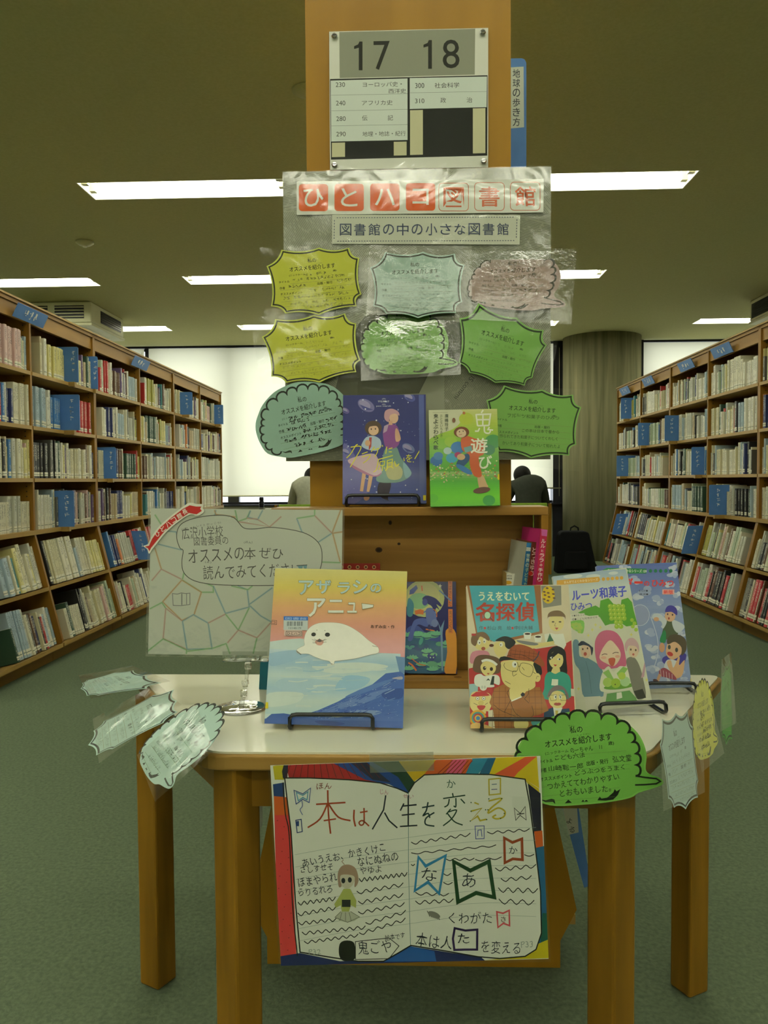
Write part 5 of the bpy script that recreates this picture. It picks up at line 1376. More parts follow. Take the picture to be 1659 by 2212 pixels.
# ---- seal picture book
fr = onz([(597, 1231), (882, 1230), (868, 1573), (568, 1563)], TZ + .008, 17)
def art(p):
    p.crop(560, 1200, 3.770)
    p.grad([(120, 105), (1225, 105), (1200, 860), (60, 860)], ['#c9c27a', '#cbb95a', '#cfa06a', '#cc9078', '#cb918c', '#c48c92'], 36)
    p.poly([(60, 705), (200, 685), (330, 675), (500, 700), (980, 795), (1180, 830), (1190, 1420), (20, 1420)], '#b9ccc8')
    p.grad([(80, 760), (1150, 800), (1170, 1300), (30, 1290)], ['#b4cad0', '#93b4c8', '#b8cdcb', '#9dbbcc', '#b9ccc6', '#a9c4c8'], 30)
    for pts, c in (([(80, 800), (300, 770), (420, 800), (300, 850), (120, 900), (75, 870)], '#8fb0c6'), ([(430, 900), (800, 870), (1050, 900), (900, 940), (600, 960)], '#c6d4cc'), ([(200, 1000), (600, 1020), (700, 1080), (400, 1110), (150, 1080)], '#a3bfcb'), ([(700, 980), (900, 1000), (820, 1080), (620, 1100)], '#8fb5cc'), ([(80, 1120), (350, 1120), (300, 1200), (60, 1230)], '#c3d2ca')):
        p.poly(pts, c, True)
    p.poly([(1110, 820), (1190, 830), (1190, 960), (1145, 965)], '#5d7fa6')
    p.poly([(350, 1300), (480, 1260), (640, 1190), (800, 1100), (920, 1050), (1030, 960), (1150, 945), (1200, 980), (1185, 1420), (20, 1420), (30, 1330)], '#3c5c9e')
    p.poly([(40, 1340), (100, 1290), (200, 1285), (350, 1310), (500, 1340), (1170, 1350), (1165, 1420), (20, 1420)], '#2f5296')
    for pts, c in (([(560, 1250), (760, 1170), (900, 1120), (1080, 1080), (960, 1160), (760, 1230)], '#5a76ac'), ([(700, 1150), (900, 1060), (1100, 1000), (1000, 1060), (820, 1130)], '#4e6eaa'), ([(600, 1300), (800, 1260), (1000, 1270), (880, 1310)], '#6d86ae'), ([(440, 1290), (600, 1240), (640, 1260), (520, 1310)], '#5673ac'), ([(1000, 1120), (1160, 1080), (1160, 1160), (1040, 1170)], '#2c4888'), ([(570, 1305), (650, 1285), (760, 1300), (640, 1318)], '#a8b0a4'), ([(450, 1350), (560, 1345), (700, 1370), (560, 1390)], '#1f3f86'), ([(1080, 1000), (1160, 985), (1160, 1010)], '#9d9aa8')):
        p.poly(pts, c, True)
    rr = random.Random(12)
    for _ in range(46):
        x = rr.uniform(80, 1050); y = rr.uniform(840, 1230); L = rr.uniform(60, 220)
        if (x + L - 350) * -.42 + 1290 < y + 30: continue
        p.line([(x, y), (x + L * .5, y + rr.uniform(-10, 10)), (x + L, y + rr.uniform(-14, 14))], rr.uniform(4, 14), rr.choice(['#c4d2cc', '#a3c0cc', '#b4c9cc', '#97b8c8', '#bccdc6']), True)
    for _ in range(70):
        x = rr.uniform(420, 1120); f = 1290 - (x - 420) * .44; y = rr.uniform(f + 10, 1330); L = rr.uniform(20, 90)
        if x + L > 1165: continue
        p.line([(x, y), (x + L, y - L * rr.uniform(.1, .6))], rr.uniform(2, 7), rr.choice(['#4c6aa8', '#2f4f92', '#5d7ab0', '#35559a', '#7f95b8', '#2a478a']))
    for _ in range(120):
        x = rr.uniform(450, 1140); f = 1290 - (x - 420) * .44; p.ell(x, rr.uniform(f, 1330), 2.5, 2.5, rr.choice(['#8fa3c4', '#6d86b4', '#a9b8cc']), n=6)
    seal = [(368, 730), (365, 690), (380, 630), (420, 580), (480, 552), (560, 545), (660, 552), (740, 580), (820, 630), (890, 690), (960, 740), (975, 770), (965, 795), (900, 810), (780, 840), (640, 858), (615, 862), (608, 885), (590, 890), (572, 862), (520, 850), (450, 825), (400, 802), (330, 800), (305, 785), (308, 765), (340, 745)]
    p.poly(seal, '#ecece0', True); p.line(seal, 2.2, '#a39b8c', True, True)
    p.ell(443, 643, 19, 16, '#22241f', -8); p.ell(556, 645, 21, 17, '#22241f'); p.ell(470, 608, 4, 4, '#8b8674', n=8); p.ell(535, 612, 4, 4, '#8b8674', n=8)
    p.poly([(455, 700), (490, 680), (525, 700), (510, 728), (485, 732), (465, 722)], '#bd8c7c', True); p.poly([(470, 700), (490, 676), (515, 698), (492, 706)], '#4c4c48')
    for a, b in (((430, 685), (475, 698)), ((435, 705), (472, 706)), ((450, 680), (485, 700)), ((550, 685), (508, 698)), ((548, 705), (512, 706)), ((470, 715), (435, 712)), ((540, 680), (500, 702))): p.line([a, b], 3, '#4a4a44')
    for k in range(4): p.line([(306 + k * 9, 775 + k * 8), (314 + k * 9, 790 + k * 6)], 5, '#33332d')
    p.line([(920, 735), (960, 745)], 3, '#4a4a44'); p.line([(583, 880), (600, 886)], 4, '#4a4a44')
    for col, w in (('#8f7c4c', 3), ):
        pass
    B_ = '#a9c6c6'
    for ch, x, y, w, h in (('ア', 384, 262, 122, 116), ('ザ', 525, 256, 120, 110), ('ラ', 690, 266, 100, 92), ('シ', 822, 256, 118, 110), ('の', 950, 266, 88, 72)):
        p.text(ch, x, y, w + 6, h + 6, '#7f7644', bold=.055); p.text(ch, x, y, w, h, B_, bold=.04)
    for ch, x, y, w, h in (('ア', 466, 424, 152, 152), ('ニ', 624, 414, 126, 108), ('ュ', 756, 425, 76, 84)):
        p.text(ch, x, y, w + 6, h + 6, '#7f7644', bold=.05); p.text(ch, x, y, w, h, '#d8dccf', bold=.04)
    p.poly([(832, 388), (934, 400), (930, 424), (838, 442)], '#7f7644'); p.poly([(836, 393), (930, 403), (926, 421), (842, 437)], '#d8dccf')
    p.text('あずみ虫・作', 1005, 580, 195, 30, '#3a2a1c', 1, bold=.01)
    p.poly([(200, 495), (398, 498), (396, 610), (198, 606)], '#b9c4c2'); p.poly([(200, 495), (398, 498), (398, 530), (200, 527)], '#2f68b4')
    p.text('図書館', 300, 514, 170, 20, '#a9c2e2', 1); 
    for k in range(22): p.line([(228 + k * 6, 538), (227 + k * 6, 574)], 2.0 + (k * 7 % 3), '#2c3338') if k % 5 != 3 else None
    p.text('12148179', 292, 592, 100, 14, '#33383a', 1); p.poly([(205, 606), (352, 610), (352, 660), (203, 655)], '#c9b0a4'); p.line([(220, 617), (347, 620), (346, 653), (219, 650)], 3.5, '#3c3834', closed=True); p.text('ひとハコ', 282, 635, 108, 22, '#3c3834', 1, bold=.012)
    p.line([(105, 527), (144, 530), (142, 564), (100, 561)], 3, '#5c5048', closed=True); p.text('コ', 118, 546, 26, 18, '#5c5048')
    p.rect(38, 1195, 74, 1245, '#cfc11c')
book3d('picture_book', 'large picture book with a white seal on ice on its cover, on a wire stand', fr, .012, art, cover='#c9cfc6')
stand('black wire stand under the large seal picture book', at_z(626, 1580, TZ).x, at_z(805, 1582, TZ).x, fr.P.y - .004, TZ, .13, .030, 0)

# ---- detective book
fr = onz([(1009, 1264), (1231, 1264), (1243, 1568), (1015, 1578)], TZ + .008, 16)
SK = '#cfc17e'
def art(p):
    p.crop(1000, 1250, 6.32)
    p.fill('#c9bfa0')
    p.poly([(55, 90), (600, 85), (1060, 90), (1085, 745), (640, 850), (200, 860)], '#8a5c34'); p.poly([(88, 96), (970, 96), (1045, 720), (640, 808), (420, 862), (195, 735)], '#3f93a0')
    p.poly([(1065, 96), (1340, 96), (1345, 360), (1095, 400)], '#7c7c70'); p.ell(1165, 220, 88, 120, '#c7aa22')
    for x, y in ((1150, 130), (1110, 180), (1165, 195), (1120, 225), (1175, 250), (1110, 280), (1160, 300), (1230, 150), (1245, 265), (1235, 210)): p.ell(x, y, 20, 12, '#5a4038', 10, 10)
    p.poly([(70, 1230), (600, 1100), (700, 900), (1000, 960), (1380, 900), (1480, 840), (1540, 2080), (85, 2080)], '#a33230'); p.poly([(85, 1440), (210, 1430), (200, 1560), (90, 1640)], '#8fb3b3')
    p.text('うえをむいて', 560, 240, 690, 122, '#d6dcb8', 0, bold=.05)
    p.text('名', 300, 455, 262, 262, '#9c3a26', 0, bold=.05); p.text('探', 580, 452, 262, 250, '#9c3a26', 0, bold=.05); p.text('偵', 848, 452, 262, 268, '#9c3a26', 0, bold=.05)
    p.ell(335, 500, 58, 66, '#9c3a26'); p.ell(335, 500, 46, 52, '#2f5c50'); p.ell(335, 500, 40, 46, '#a9cfae'); p.line([(370, 530), (412, 575)], 12, '#2f3c34')
    p.text('作', 248, 672, 52, 56, '#26383c'); p.rect(285, 660, 314, 690, '#b03a36'); p.text('杉山 亮', 430, 672, 200, 56, '#26383c'); p.text('絵', 628, 672, 56, 56, '#26383c'); p.rect(663, 660, 690, 690, '#b03a36'); p.text('中川大輔', 828, 670, 246, 56, '#26383c')
    # waiter top right
    p.poly([(1110, 760), (1200, 740), (1260, 760), (1370, 750), (1410, 900), (1370, 980), (1270, 900), (1130, 880)], '#d5d8c8'); p.poly([(1185, 745), (1205, 790), (1250, 870), (1140, 880)], '#2f6048')
    p.ell(1275, 600, 105, 120, SK); p.poly([(1155, 560), (1165, 480), (1230, 440), (1330, 440), (1395, 500), (1395, 560), (1370, 520), (1180, 520)], '#6c563a', True)
    for x in (1230, 1325): p.ell(x, 590, 20, 10, '#33281c', n=10)
    p.line([(1265, 600), (1250, 645), (1275, 650)], 5, '#4a3c24'); p.poly([(1250, 668), (1305, 670), (1280, 700)], '#a03c30')
    p.poly([(990, 890), (1240, 850), (1250, 900), (980, 950), (940, 960), (660, 850), (730, 840)], SK); p.poly([(750, 840), (1010, 880), (1000, 910), (880, 905), (760, 870)], '#6f7270', True)
    for x, y in ((880, 780), (1025, 820)): p.poly([(x - 55, y - 30), (x + 55, y - 30), (x + 40, y + 45), (x - 40, y + 45)], '#dadccf'); p.ell(x, y - 28, 52, 22, '#dadccf'); p.ell(x, y - 26, 40, 14, '#3a2a1e')
    # girl top left
    p.poly([(130, 1000), (330, 990), (350, 1100), (110, 1160)], '#b87a88', True); p.ell(260, 870, 115, 110, SK)
    p.poly([(115, 880), (120, 790), (190, 740), (290, 730), (360, 800), (350, 850), (240, 790), (200, 860), (170, 920)], '#6a5238', True); p.rect(118, 750, 180, 780, '#a33230')
    p.ell(220, 868, 24, 36, '#dadccf'); p.ell(295, 850, 20, 34, '#dadccf'); p.ell(228, 875, 8, 10, '#1c1814'); p.ell(290, 860, 8, 10, '#1c1814'); p.ell(278, 955, 28, 24, '#8c4434')
    # boy
    p.poly([(420, 900), (520, 850), (600, 880), (600, 1000), (520, 1080), (440, 1020)], SK, True); p.poly([(440, 850), (540, 790), (640, 800), (720, 870), (640, 960), (580, 930), (560, 860)], '#1e2420', True); p.ell(522, 900, 22, 30, '#dadccf'); p.ell(516, 905, 7, 9, '#1c1814'); p.ell(390, 912, 32, 20, '#4c2a1c')
    # girl with headband
    p.poly([(135, 1200), (170, 1080), (260, 1040), (420, 1060), (510, 1120), (510, 1260), (440, 1300), (230, 1290), (150, 1260)], '#5c4632', True)
    p.poly([(240, 1200), (300, 1130), (420, 1150), (450, 1230), (410, 1300), (340, 1335), (270, 1290)], SK, True); p.line([(255, 1130), (320, 1110), (400, 1130), (465, 1180)], 32, '#d9dcd0', True)
    p.ell(295, 1222, 22, 26, '#2c221a'); p.ell(388, 1234, 22, 26, '#2c221a'); p.ell(303, 1215, 7, 8, '#dadccf'); p.poly([(325, 1290), (365, 1290), (345, 1312)], '#9c3a34')
    p.poly([(165, 1330), (240, 1300), (300, 1330), (440, 1310), (500, 1350), (495, 1450), (420, 1430), (420, 1480), (240, 1480), (160, 1440)], '#d9dcd0', True); p.poly([(400, 1330), (430, 1330), (420, 1450), (370, 1450)], '#26302a'); p.poly([(315, 1395), (345, 1360), (375, 1395), (345, 1385)], '#26302a')
    # woman in teal
    p.poly([(1155, 1290), (1150, 1060), (1190, 960), (1290, 920), (1390, 980), (1410, 1100), (1420, 1300), (1330, 1330), (1200, 1330)], '#181c1a', True)
    p.ell(1272, 1110, 98, 120, SK); p.poly([(1170, 1050), (1290, 960), (1380, 1060), (1300, 1020), (1180, 1120)], '#181c1a')
    for x, y in ((1212, 1080), (1310, 1100)): p.ell(x, y, 24, 14, '#dadccf'); p.ell(x + 8, y, 10, 12, '#1c1814')
    p.poly([(1235, 1170), (1285, 1175), (1258, 1200)], '#9c2c2c'); p.poly([(1225, 1220), (1320, 1220), (1330, 1290), (1260, 1310), (1200, 1280)], SK)
    p.poly([(1110, 1500), (1120, 1340), (1180, 1270), (1260, 1300), (1340, 1270), (1450, 1330), (1480, 1500), (1440, 1640), (1090, 1640)], '#2f8676', True); p.poly([(1215, 1370), (1300, 1375), (1295, 1465), (1205, 1455)], '#cfd3c0')
    # man bottom right
    p.poly([(1100, 1900), (1110, 1800), (1220, 1760), (1340, 1780), (1450, 1770), (1500, 2000), (1080, 2080)], '#28405a'); p.poly([(1230, 1750), (1360, 1760), (1300, 1900), (1250, 1890)], '#d6d8c8'); p.poly([(1260, 1800), (1300, 1800), (1290, 1890), (1265, 1890)], '#b8a650')
    p.ell(1290, 1650, 120, 120, SK); p.poly([(1150, 1620), (1180, 1530), (1260, 1460), (1360, 1470), (1430, 1560), (1450, 1660), (1400, 1600), (1370, 1520), (1240, 1540), (1190, 1600)], '#6a5f60', True)
    for x in (1262, 1330): p.ell(x, 1612, 22, 34, '#dadccf'); p.ell(x + 2, 1615, 8, 10, '#1c1814')
    for x in (1230, 1370): p.line([(x - 55, 1590), (x + 45, 1585), (x + 40, 1660), (x - 30, 1665)], 5, '#33402a', closed=True)
    p.ell(1290, 1712, 50, 22, '#8c3a30'); p.ell(1290, 1675, 26, 20, SK)
    # clown
    p.poly([(90, 1700), (120, 1560), (240, 1540), (370, 1580), (395, 1700), (340, 1820), (230, 1860), (130, 1800)], SK, True); p.poly([(105, 1600), (180, 1545), (300, 1540), (370, 1590), (340, 1600), (140, 1610)], '#a8282a'); p.ell(278, 1480, 50, 50, '#dadccf'); p.ell(262, 1482, 14, 22, '#b9c0b4'); p.ell(298, 1482, 14, 22, '#b9c0b4')
    for x in (200, 283): p.ell(x, 1635, 27, 27, '#2a2a26'); p.ell(x, 1635, 23, 23, '#dadccf'); p.ell(x, 1636, 7, 7, '#1c1814')
    p.ell(245, 1698, 40, 34, '#bfae66'); p.poly([(195, 1735), (305, 1735), (275, 1790), (225, 1792)], '#a33230', True); p.line([(145, 1700), (200, 1725)], 6, '#3a2a1e'); p.line([(340, 1695), (300, 1720)], 6, '#3a2a1e')
    p.poly([(330, 1800), (410, 1790), (450, 1960), (430, 2080), (330, 2080)], '#d4cfb0'); p.poly([(315, 1810), (345, 1810), (350, 2060), (315, 2060)], '#a8282a')
    for r, c in ((115, '#c7962c'), (88, '#3f8a86'), (66, '#9c3a44'), (46, '#c9a83a'), (28, '#3c78a8')): p.ell(205, 1905, r, r * .98, c, 30)
    p.poly([(105, 1990), (180, 1960), (330, 2000), (420, 2040), (400, 2080), (100, 2080)], '#cfae6a')
    # central man
    p.poly([(360, 1690), (430, 1500), (560, 1440), (700, 1500), (900, 1490), (1050, 1480), (1100, 1600), (1170, 1800), (1060, 1850), (950, 1880), (930, 2080), (440, 2080), (410, 1780)], '#92602e')
    for k in range(9): p.line([(420 + k * 80, 1480), (400 + k * 86, 2060)], 5, '#6a3f20')
    for k in range(7): p.line([(410, 1540 + k * 80), (1090, 1530 + k * 84)], 5, '#6a3f20')
    p.poly([(630, 1500), (900, 1490), (800, 1620), (665, 1670), (640, 1640)], SK)
    p.poly([(520, 1200), (560, 1120), (960, 1120), (1050, 1260), (1050, 1340), (990, 1400), (980, 1480), (850, 1540), (680, 1510), (560, 1430), (520, 1320)], SK, True)
    p.poly([(500, 1130), (560, 1060), (1000, 1140), (1080, 1290), (1020, 1310), (960, 1180), (940, 1130), (600, 1110)], '#16201a', True)
    cap = [(600, 1060), (640, 960), (720, 905), (800, 900), (920, 940), (1010, 1010), (1110, 1150), (1080, 1200), (940, 1130), (760, 1110), (580, 1060)]
    p.poly(cap, '#8c4a28', True)
    for k in range(6): p.line([(660 + k * 62, 950 + k * 8), (640 + k * 64, 1080 + k * 8)], 5, '#5f2f1a')
    for k in range(3): p.line([(640, 975 + k * 42), (1020, 1030 + k * 42)], 5, '#5f2f1a')
    p.line([(600, 1050), (800, 1040), (970, 1130)], 6, '#3a2416', True); p.line([(960, 1130), (1020, 1060), (1040, 990)], 14, '#33384a')
    p.line([(570, 1150), (560, 1190), (600, 1240), (720, 1270), (755, 1200), (740, 1140)], 6, '#3a3a24', True); p.line([(790, 1160), (780, 1270), (900, 1340), (950, 1280), (950, 1200), (880, 1160)], 6, '#3a3a24', True, True); p.line([(755, 1200), (785, 1190)], 6, '#3a3a24'); p.line([(950, 1270), (1010, 1310)], 6, '#3a3a24')
    p.ell(703, 1170, 34, 44, '#dadccf'); p.ell(712, 1172, 11, 16, '#1c1c18'); p.line([(808, 1210), (838, 1250)], 6, '#2a2418'); p.line([(735, 1300), (690, 1330), (675, 1290), (690, 1260), (735, 1265)], 6, '#3a3020', True)
    p.line([(575, 1398), (650, 1440)], 6, '#3a3020'); p.ell(1015, 1350, 44, 60, SK); p.line([(1000, 1370), (1015, 1330), (1040, 1345)], 5, '#3a3020', True)
    p.poly([(655, 1670), (800, 1610), (950, 1720), (960, 1860), (860, 1910), (760, 1850), (650, 1700)], '#8c5a2c'); p.line([(650, 1690), (720, 1840), (860, 1910), (960, 1860), (940, 1740)], 6, '#3a2616', True); p.line([(640, 1500), (600, 1560), (650, 1660), (560, 1830)], 6, '#3a2616'); p.line([(900, 1500), (890, 1580), (840, 1640), (900, 1700)], 6, '#3a2616')
    p.line([(660, 1672), (800, 1612)], 16, '#d6d8c8'); p.poly([(785, 1580), (815, 1550), (845, 1570), (840, 1600), (800, 1610)], '#20242a'); p.line([(420, 1720), (520, 1800), (720, 1880)], 6, '#3a2616', True)
    p.poly([(720, 1910), (880, 1940), (870, 2040), (710, 2040)], SK, True); p.ell(1030, 1960, 100, 70, '#4a8f92')
    p.poly([(1470, 1500), (1530, 1510), (1525, 1610), (1475, 1600)], '#b9b9a4')
t = book3d('childrens_book', 'cartoon mystery book with a checked-cap man on its cover, on a wire stand', fr, .018, art, cover='#c9bfa0', spine_col='#a33230', rtl=True)
stand('black wire stand under the cartoon mystery book', at_z(1040, 1583, TZ).x, at_z(1205, 1583, TZ).x, fr.P.y - .004, TZ, .12, .026, 0)

# ---- fruit sweets book and blue-sky book (crop 1220,1210 scale 5.7207)
fr = onz([(1184, 1243), (1351, 1230), (1413, 1524), (1252, 1537)], TZ + .010, 16)
def art(p):
    p.crop(1220, 1210, 5.7207)
    p.fill('#c3c6b0'); p.grad([(-220, 180), (750, 110), (860, 520), (-120, 560)], ['#8fa3b8', '#a9b8bc', '#bcc6c0', '#c5c9b8', '#c6c8b2'], 20)
    for x, y, rx_, ry_ in ((350, 200, 90, 25), (100, 200, 120, 26), (600, 160, 60, 20)): p.ell(x, y, rx_, ry_, '#c3ccc8', -4)
    p.poly([(-100, 250), (420, 205), (440, 240), (420, 270), (-100, 310)], '#c3953c'); p.text('まんがでよくわかるシリーズ', 200, 256, 420, 34, '#e3dcc0', -5, bold=.02)
    for k in range(5): p.ell(477 + k * 56, 235 - k * 4, 22, 22, '#c99a3c')
    p.text('フ', -20, 440, 80, 108, '#3f46b8', -5, bold=.03)
    p.text('ルーツ和菓子', 425, 408, 680, 140, '#4048b4', -5, bold=.045); p.text('の', -30, 590, 60, 60, '#4048b4', -4, bold=.03); p.text('ひみつ', 205, 572, 262, 92, '#4048b4', -3, bold=.03)
    L1, L2 = '#4f8f2c', '#6aa838'
    p.poly([(160, 650), (260, 600), (380, 560), (430, 590), (440, 500), (540, 470), (600, 540), (690, 560), (700, 490), (780, 465), (830, 520), (850, 620), (900, 800), (760, 820), (700, 780), (560, 790), (500, 810), (430, 700), (300, 690)], L1)
    p.poly([(70, 760), (230, 750), (225, 900), (150, 880), (80, 830)], L2, True)
    for (x, y) in [(560 + (k % 4) * 52 - (k // 4) * -6, 570 + (k // 4) * 50) for k in range(24)]:
        if y > 720 and (x < 600 or x > 720): continue
        p.ell(x, y, 30, 30, '#8fae3a', n=10); p.ell(x - 8, y - 8, 9, 9, '#b9c968', n=8)
    for (x, y) in ((100, 800), (140, 790), (180, 800), (120, 840), (160, 840), (200, 835), (180, 880), (830, 740), (860, 780), (840, 820), (880, 860)): p.ell(x, y, 24, 24, '#8fae3a', n=10)
    p.poly([(65, 672), (242, 655), (244, 695), (66, 712)], '#cfd0bc'); p.poly([(66, 712), (415, 680), (418, 722), (68, 750)], '#cfd0bc')
    p.text('が●杉谷 エコ', 160, 682, 150, 26, '#26261e', -5); p.text('成●こども知育研究所', 245, 720, 320, 28, '#26261e', -5)
    # helper left
    p.poly([(100, 1010), (170, 1000), (180, 1180), (260, 1200), (400, 1280), (470, 1380), (480, 1640), (440, 1690), (240, 1690), (200, 1500), (180, 1360), (120, 1260)], '#5f7f8c', True)
    p.ell(262, 1120, 66, 92, '#c9b095'); p.poly([(165, 1040), (230, 985), (310, 1010), (350, 1090), (330, 1180), (310, 1080), (240, 1050), (180, 1060)], '#2a3444', True); p.poly([(180, 1000), (250, 975), (330, 990), (345, 1080), (300, 1040), (230, 1000)], '#c3c6b8'); p.ell(252, 1160, 20, 24, '#9c4c40'); p.ell(222, 1100, 9, 13, '#3a2c24'); p.ell(280, 1090, 9, 13, '#3a2c24')
    p.poly([(240, 1690), (440, 1680), (470, 1830), (260, 1850)], '#c5c6b4'); p.line([(260, 1250), (300, 1400), (330, 1650)], 4, '#3f5a66')
    # pink-haired girl
    p.poly([(370, 1100), (380, 980), (440, 890), (540, 865), (640, 900), (710, 1000), (740, 1130), (760, 1290), (700, 1320), (500, 1350), (430, 1330), (390, 1240)], '#b05a76', True)
    p.poly([(430, 1180), (480, 1070), (560, 990), (640, 1060), (690, 1150), (670, 1240), (600, 1310), (500, 1270), (440, 1230)], '#d3bfa4', True)
    p.line([(455, 1175), (490, 1158), (525, 1165)], 8, '#3a2024', True); p.line([(590, 1155), (625, 1140), (665, 1145)], 8, '#3a2024', True); p.poly([(540, 1220), (600, 1205), (625, 1230), (605, 1300), (575, 1308), (550, 1280)], '#a8503c', True); p.ell(480, 1205, 34, 18, '#cf9f88'); p.ell(650, 1190, 30, 18, '#cf9f88')
    p.poly([(460, 1400), (540, 1310), (600, 1380), (680, 1310), (790, 1340), (860, 1440), (870, 1560), (780, 1600), (500, 1630), (430, 1580)], '#cdd0b8', True); p.poly([(470, 1390), (540, 1350), (610, 1480), (570, 1500)], '#7faa58'); p.poly([(640, 1400), (720, 1315), (780, 1340), (680, 1480)], '#7faa58')
    p.poly([(520, 1650), (800, 1610), (880, 1700), (900, 1760), (500, 1780)], '#5c8a50'); p.poly([(640, 1640), (700, 1630), (710, 1700), (640, 1720)], '#d0d2c0')
    p.ell(670, 1570, 205, 46, '#c9ccb8', -6); p.ell(670, 1560, 190, 36, '#5c8c34', -6)
    for x, y, r, c in ((528, 1510, 58, '#9dbb5c'), (630, 1520, 60, '#8fae3c'), (745, 1500, 62, '#9dc08a'), (705, 1430, 46, '#a3bb4c')): p.ell(x, y, r, r, c)
    p.ell(622, 1536, 9, 9, '#4c4a1c')
    # woman right
    p.poly([(760, 1230), (850, 1200), (920, 1300), (970, 1480), (1000, 1680), (900, 1720), (840, 1600), (790, 1400)], '#6f6f62', True); p.ell(850, 1120, 62, 86, '#cbb59a'); p.poly([(740, 1050), (780, 975), (850, 965), (910, 1040), (915, 1140), (880, 1070), (790, 1060), (760, 1130)], '#b99a9c', True); p.ell(815, 1105, 10, 14, '#4a3a30'); p.ell(876, 1112, 10, 14, '#4a3a30'); p.ell(846, 1165, 14, 14, '#a8584c')
    p.poly([(850, 1620), (960, 1590), (1005, 1700), (900, 1720)], '#30342a'); p.poly([(940, 1460), (985, 1260), (1000, 1280), (980, 1440)], '#b08e98')
    for x, y in ((440, 830), (290, 930), (340, 860), (820, 920), (170, 1590), (1010, 1480), (380, 800)): p.poly([(x, y - 26), (x + 7, y - 7), (x + 22, y), (x + 7, y + 7), (x, y + 26), (x - 7, y + 7), (x - 22, y), (x - 7, y - 7)], '#c9c66a')
    p.rect(1080, 1610, 1112, 1670, '#d0bb24')
book3d('childrens_book', 'learning comic with green grapes and a pink-haired girl on its cover', fr, .012, art, cover='#c3c6b0', rtl=True)
stand('black wire stand under the grape-covered learning comic', at_z(1284, 1538, TZ).x, at_z(1413, 1522, TZ).x, fr.P.y - .012, TZ, .10, .026, 8)

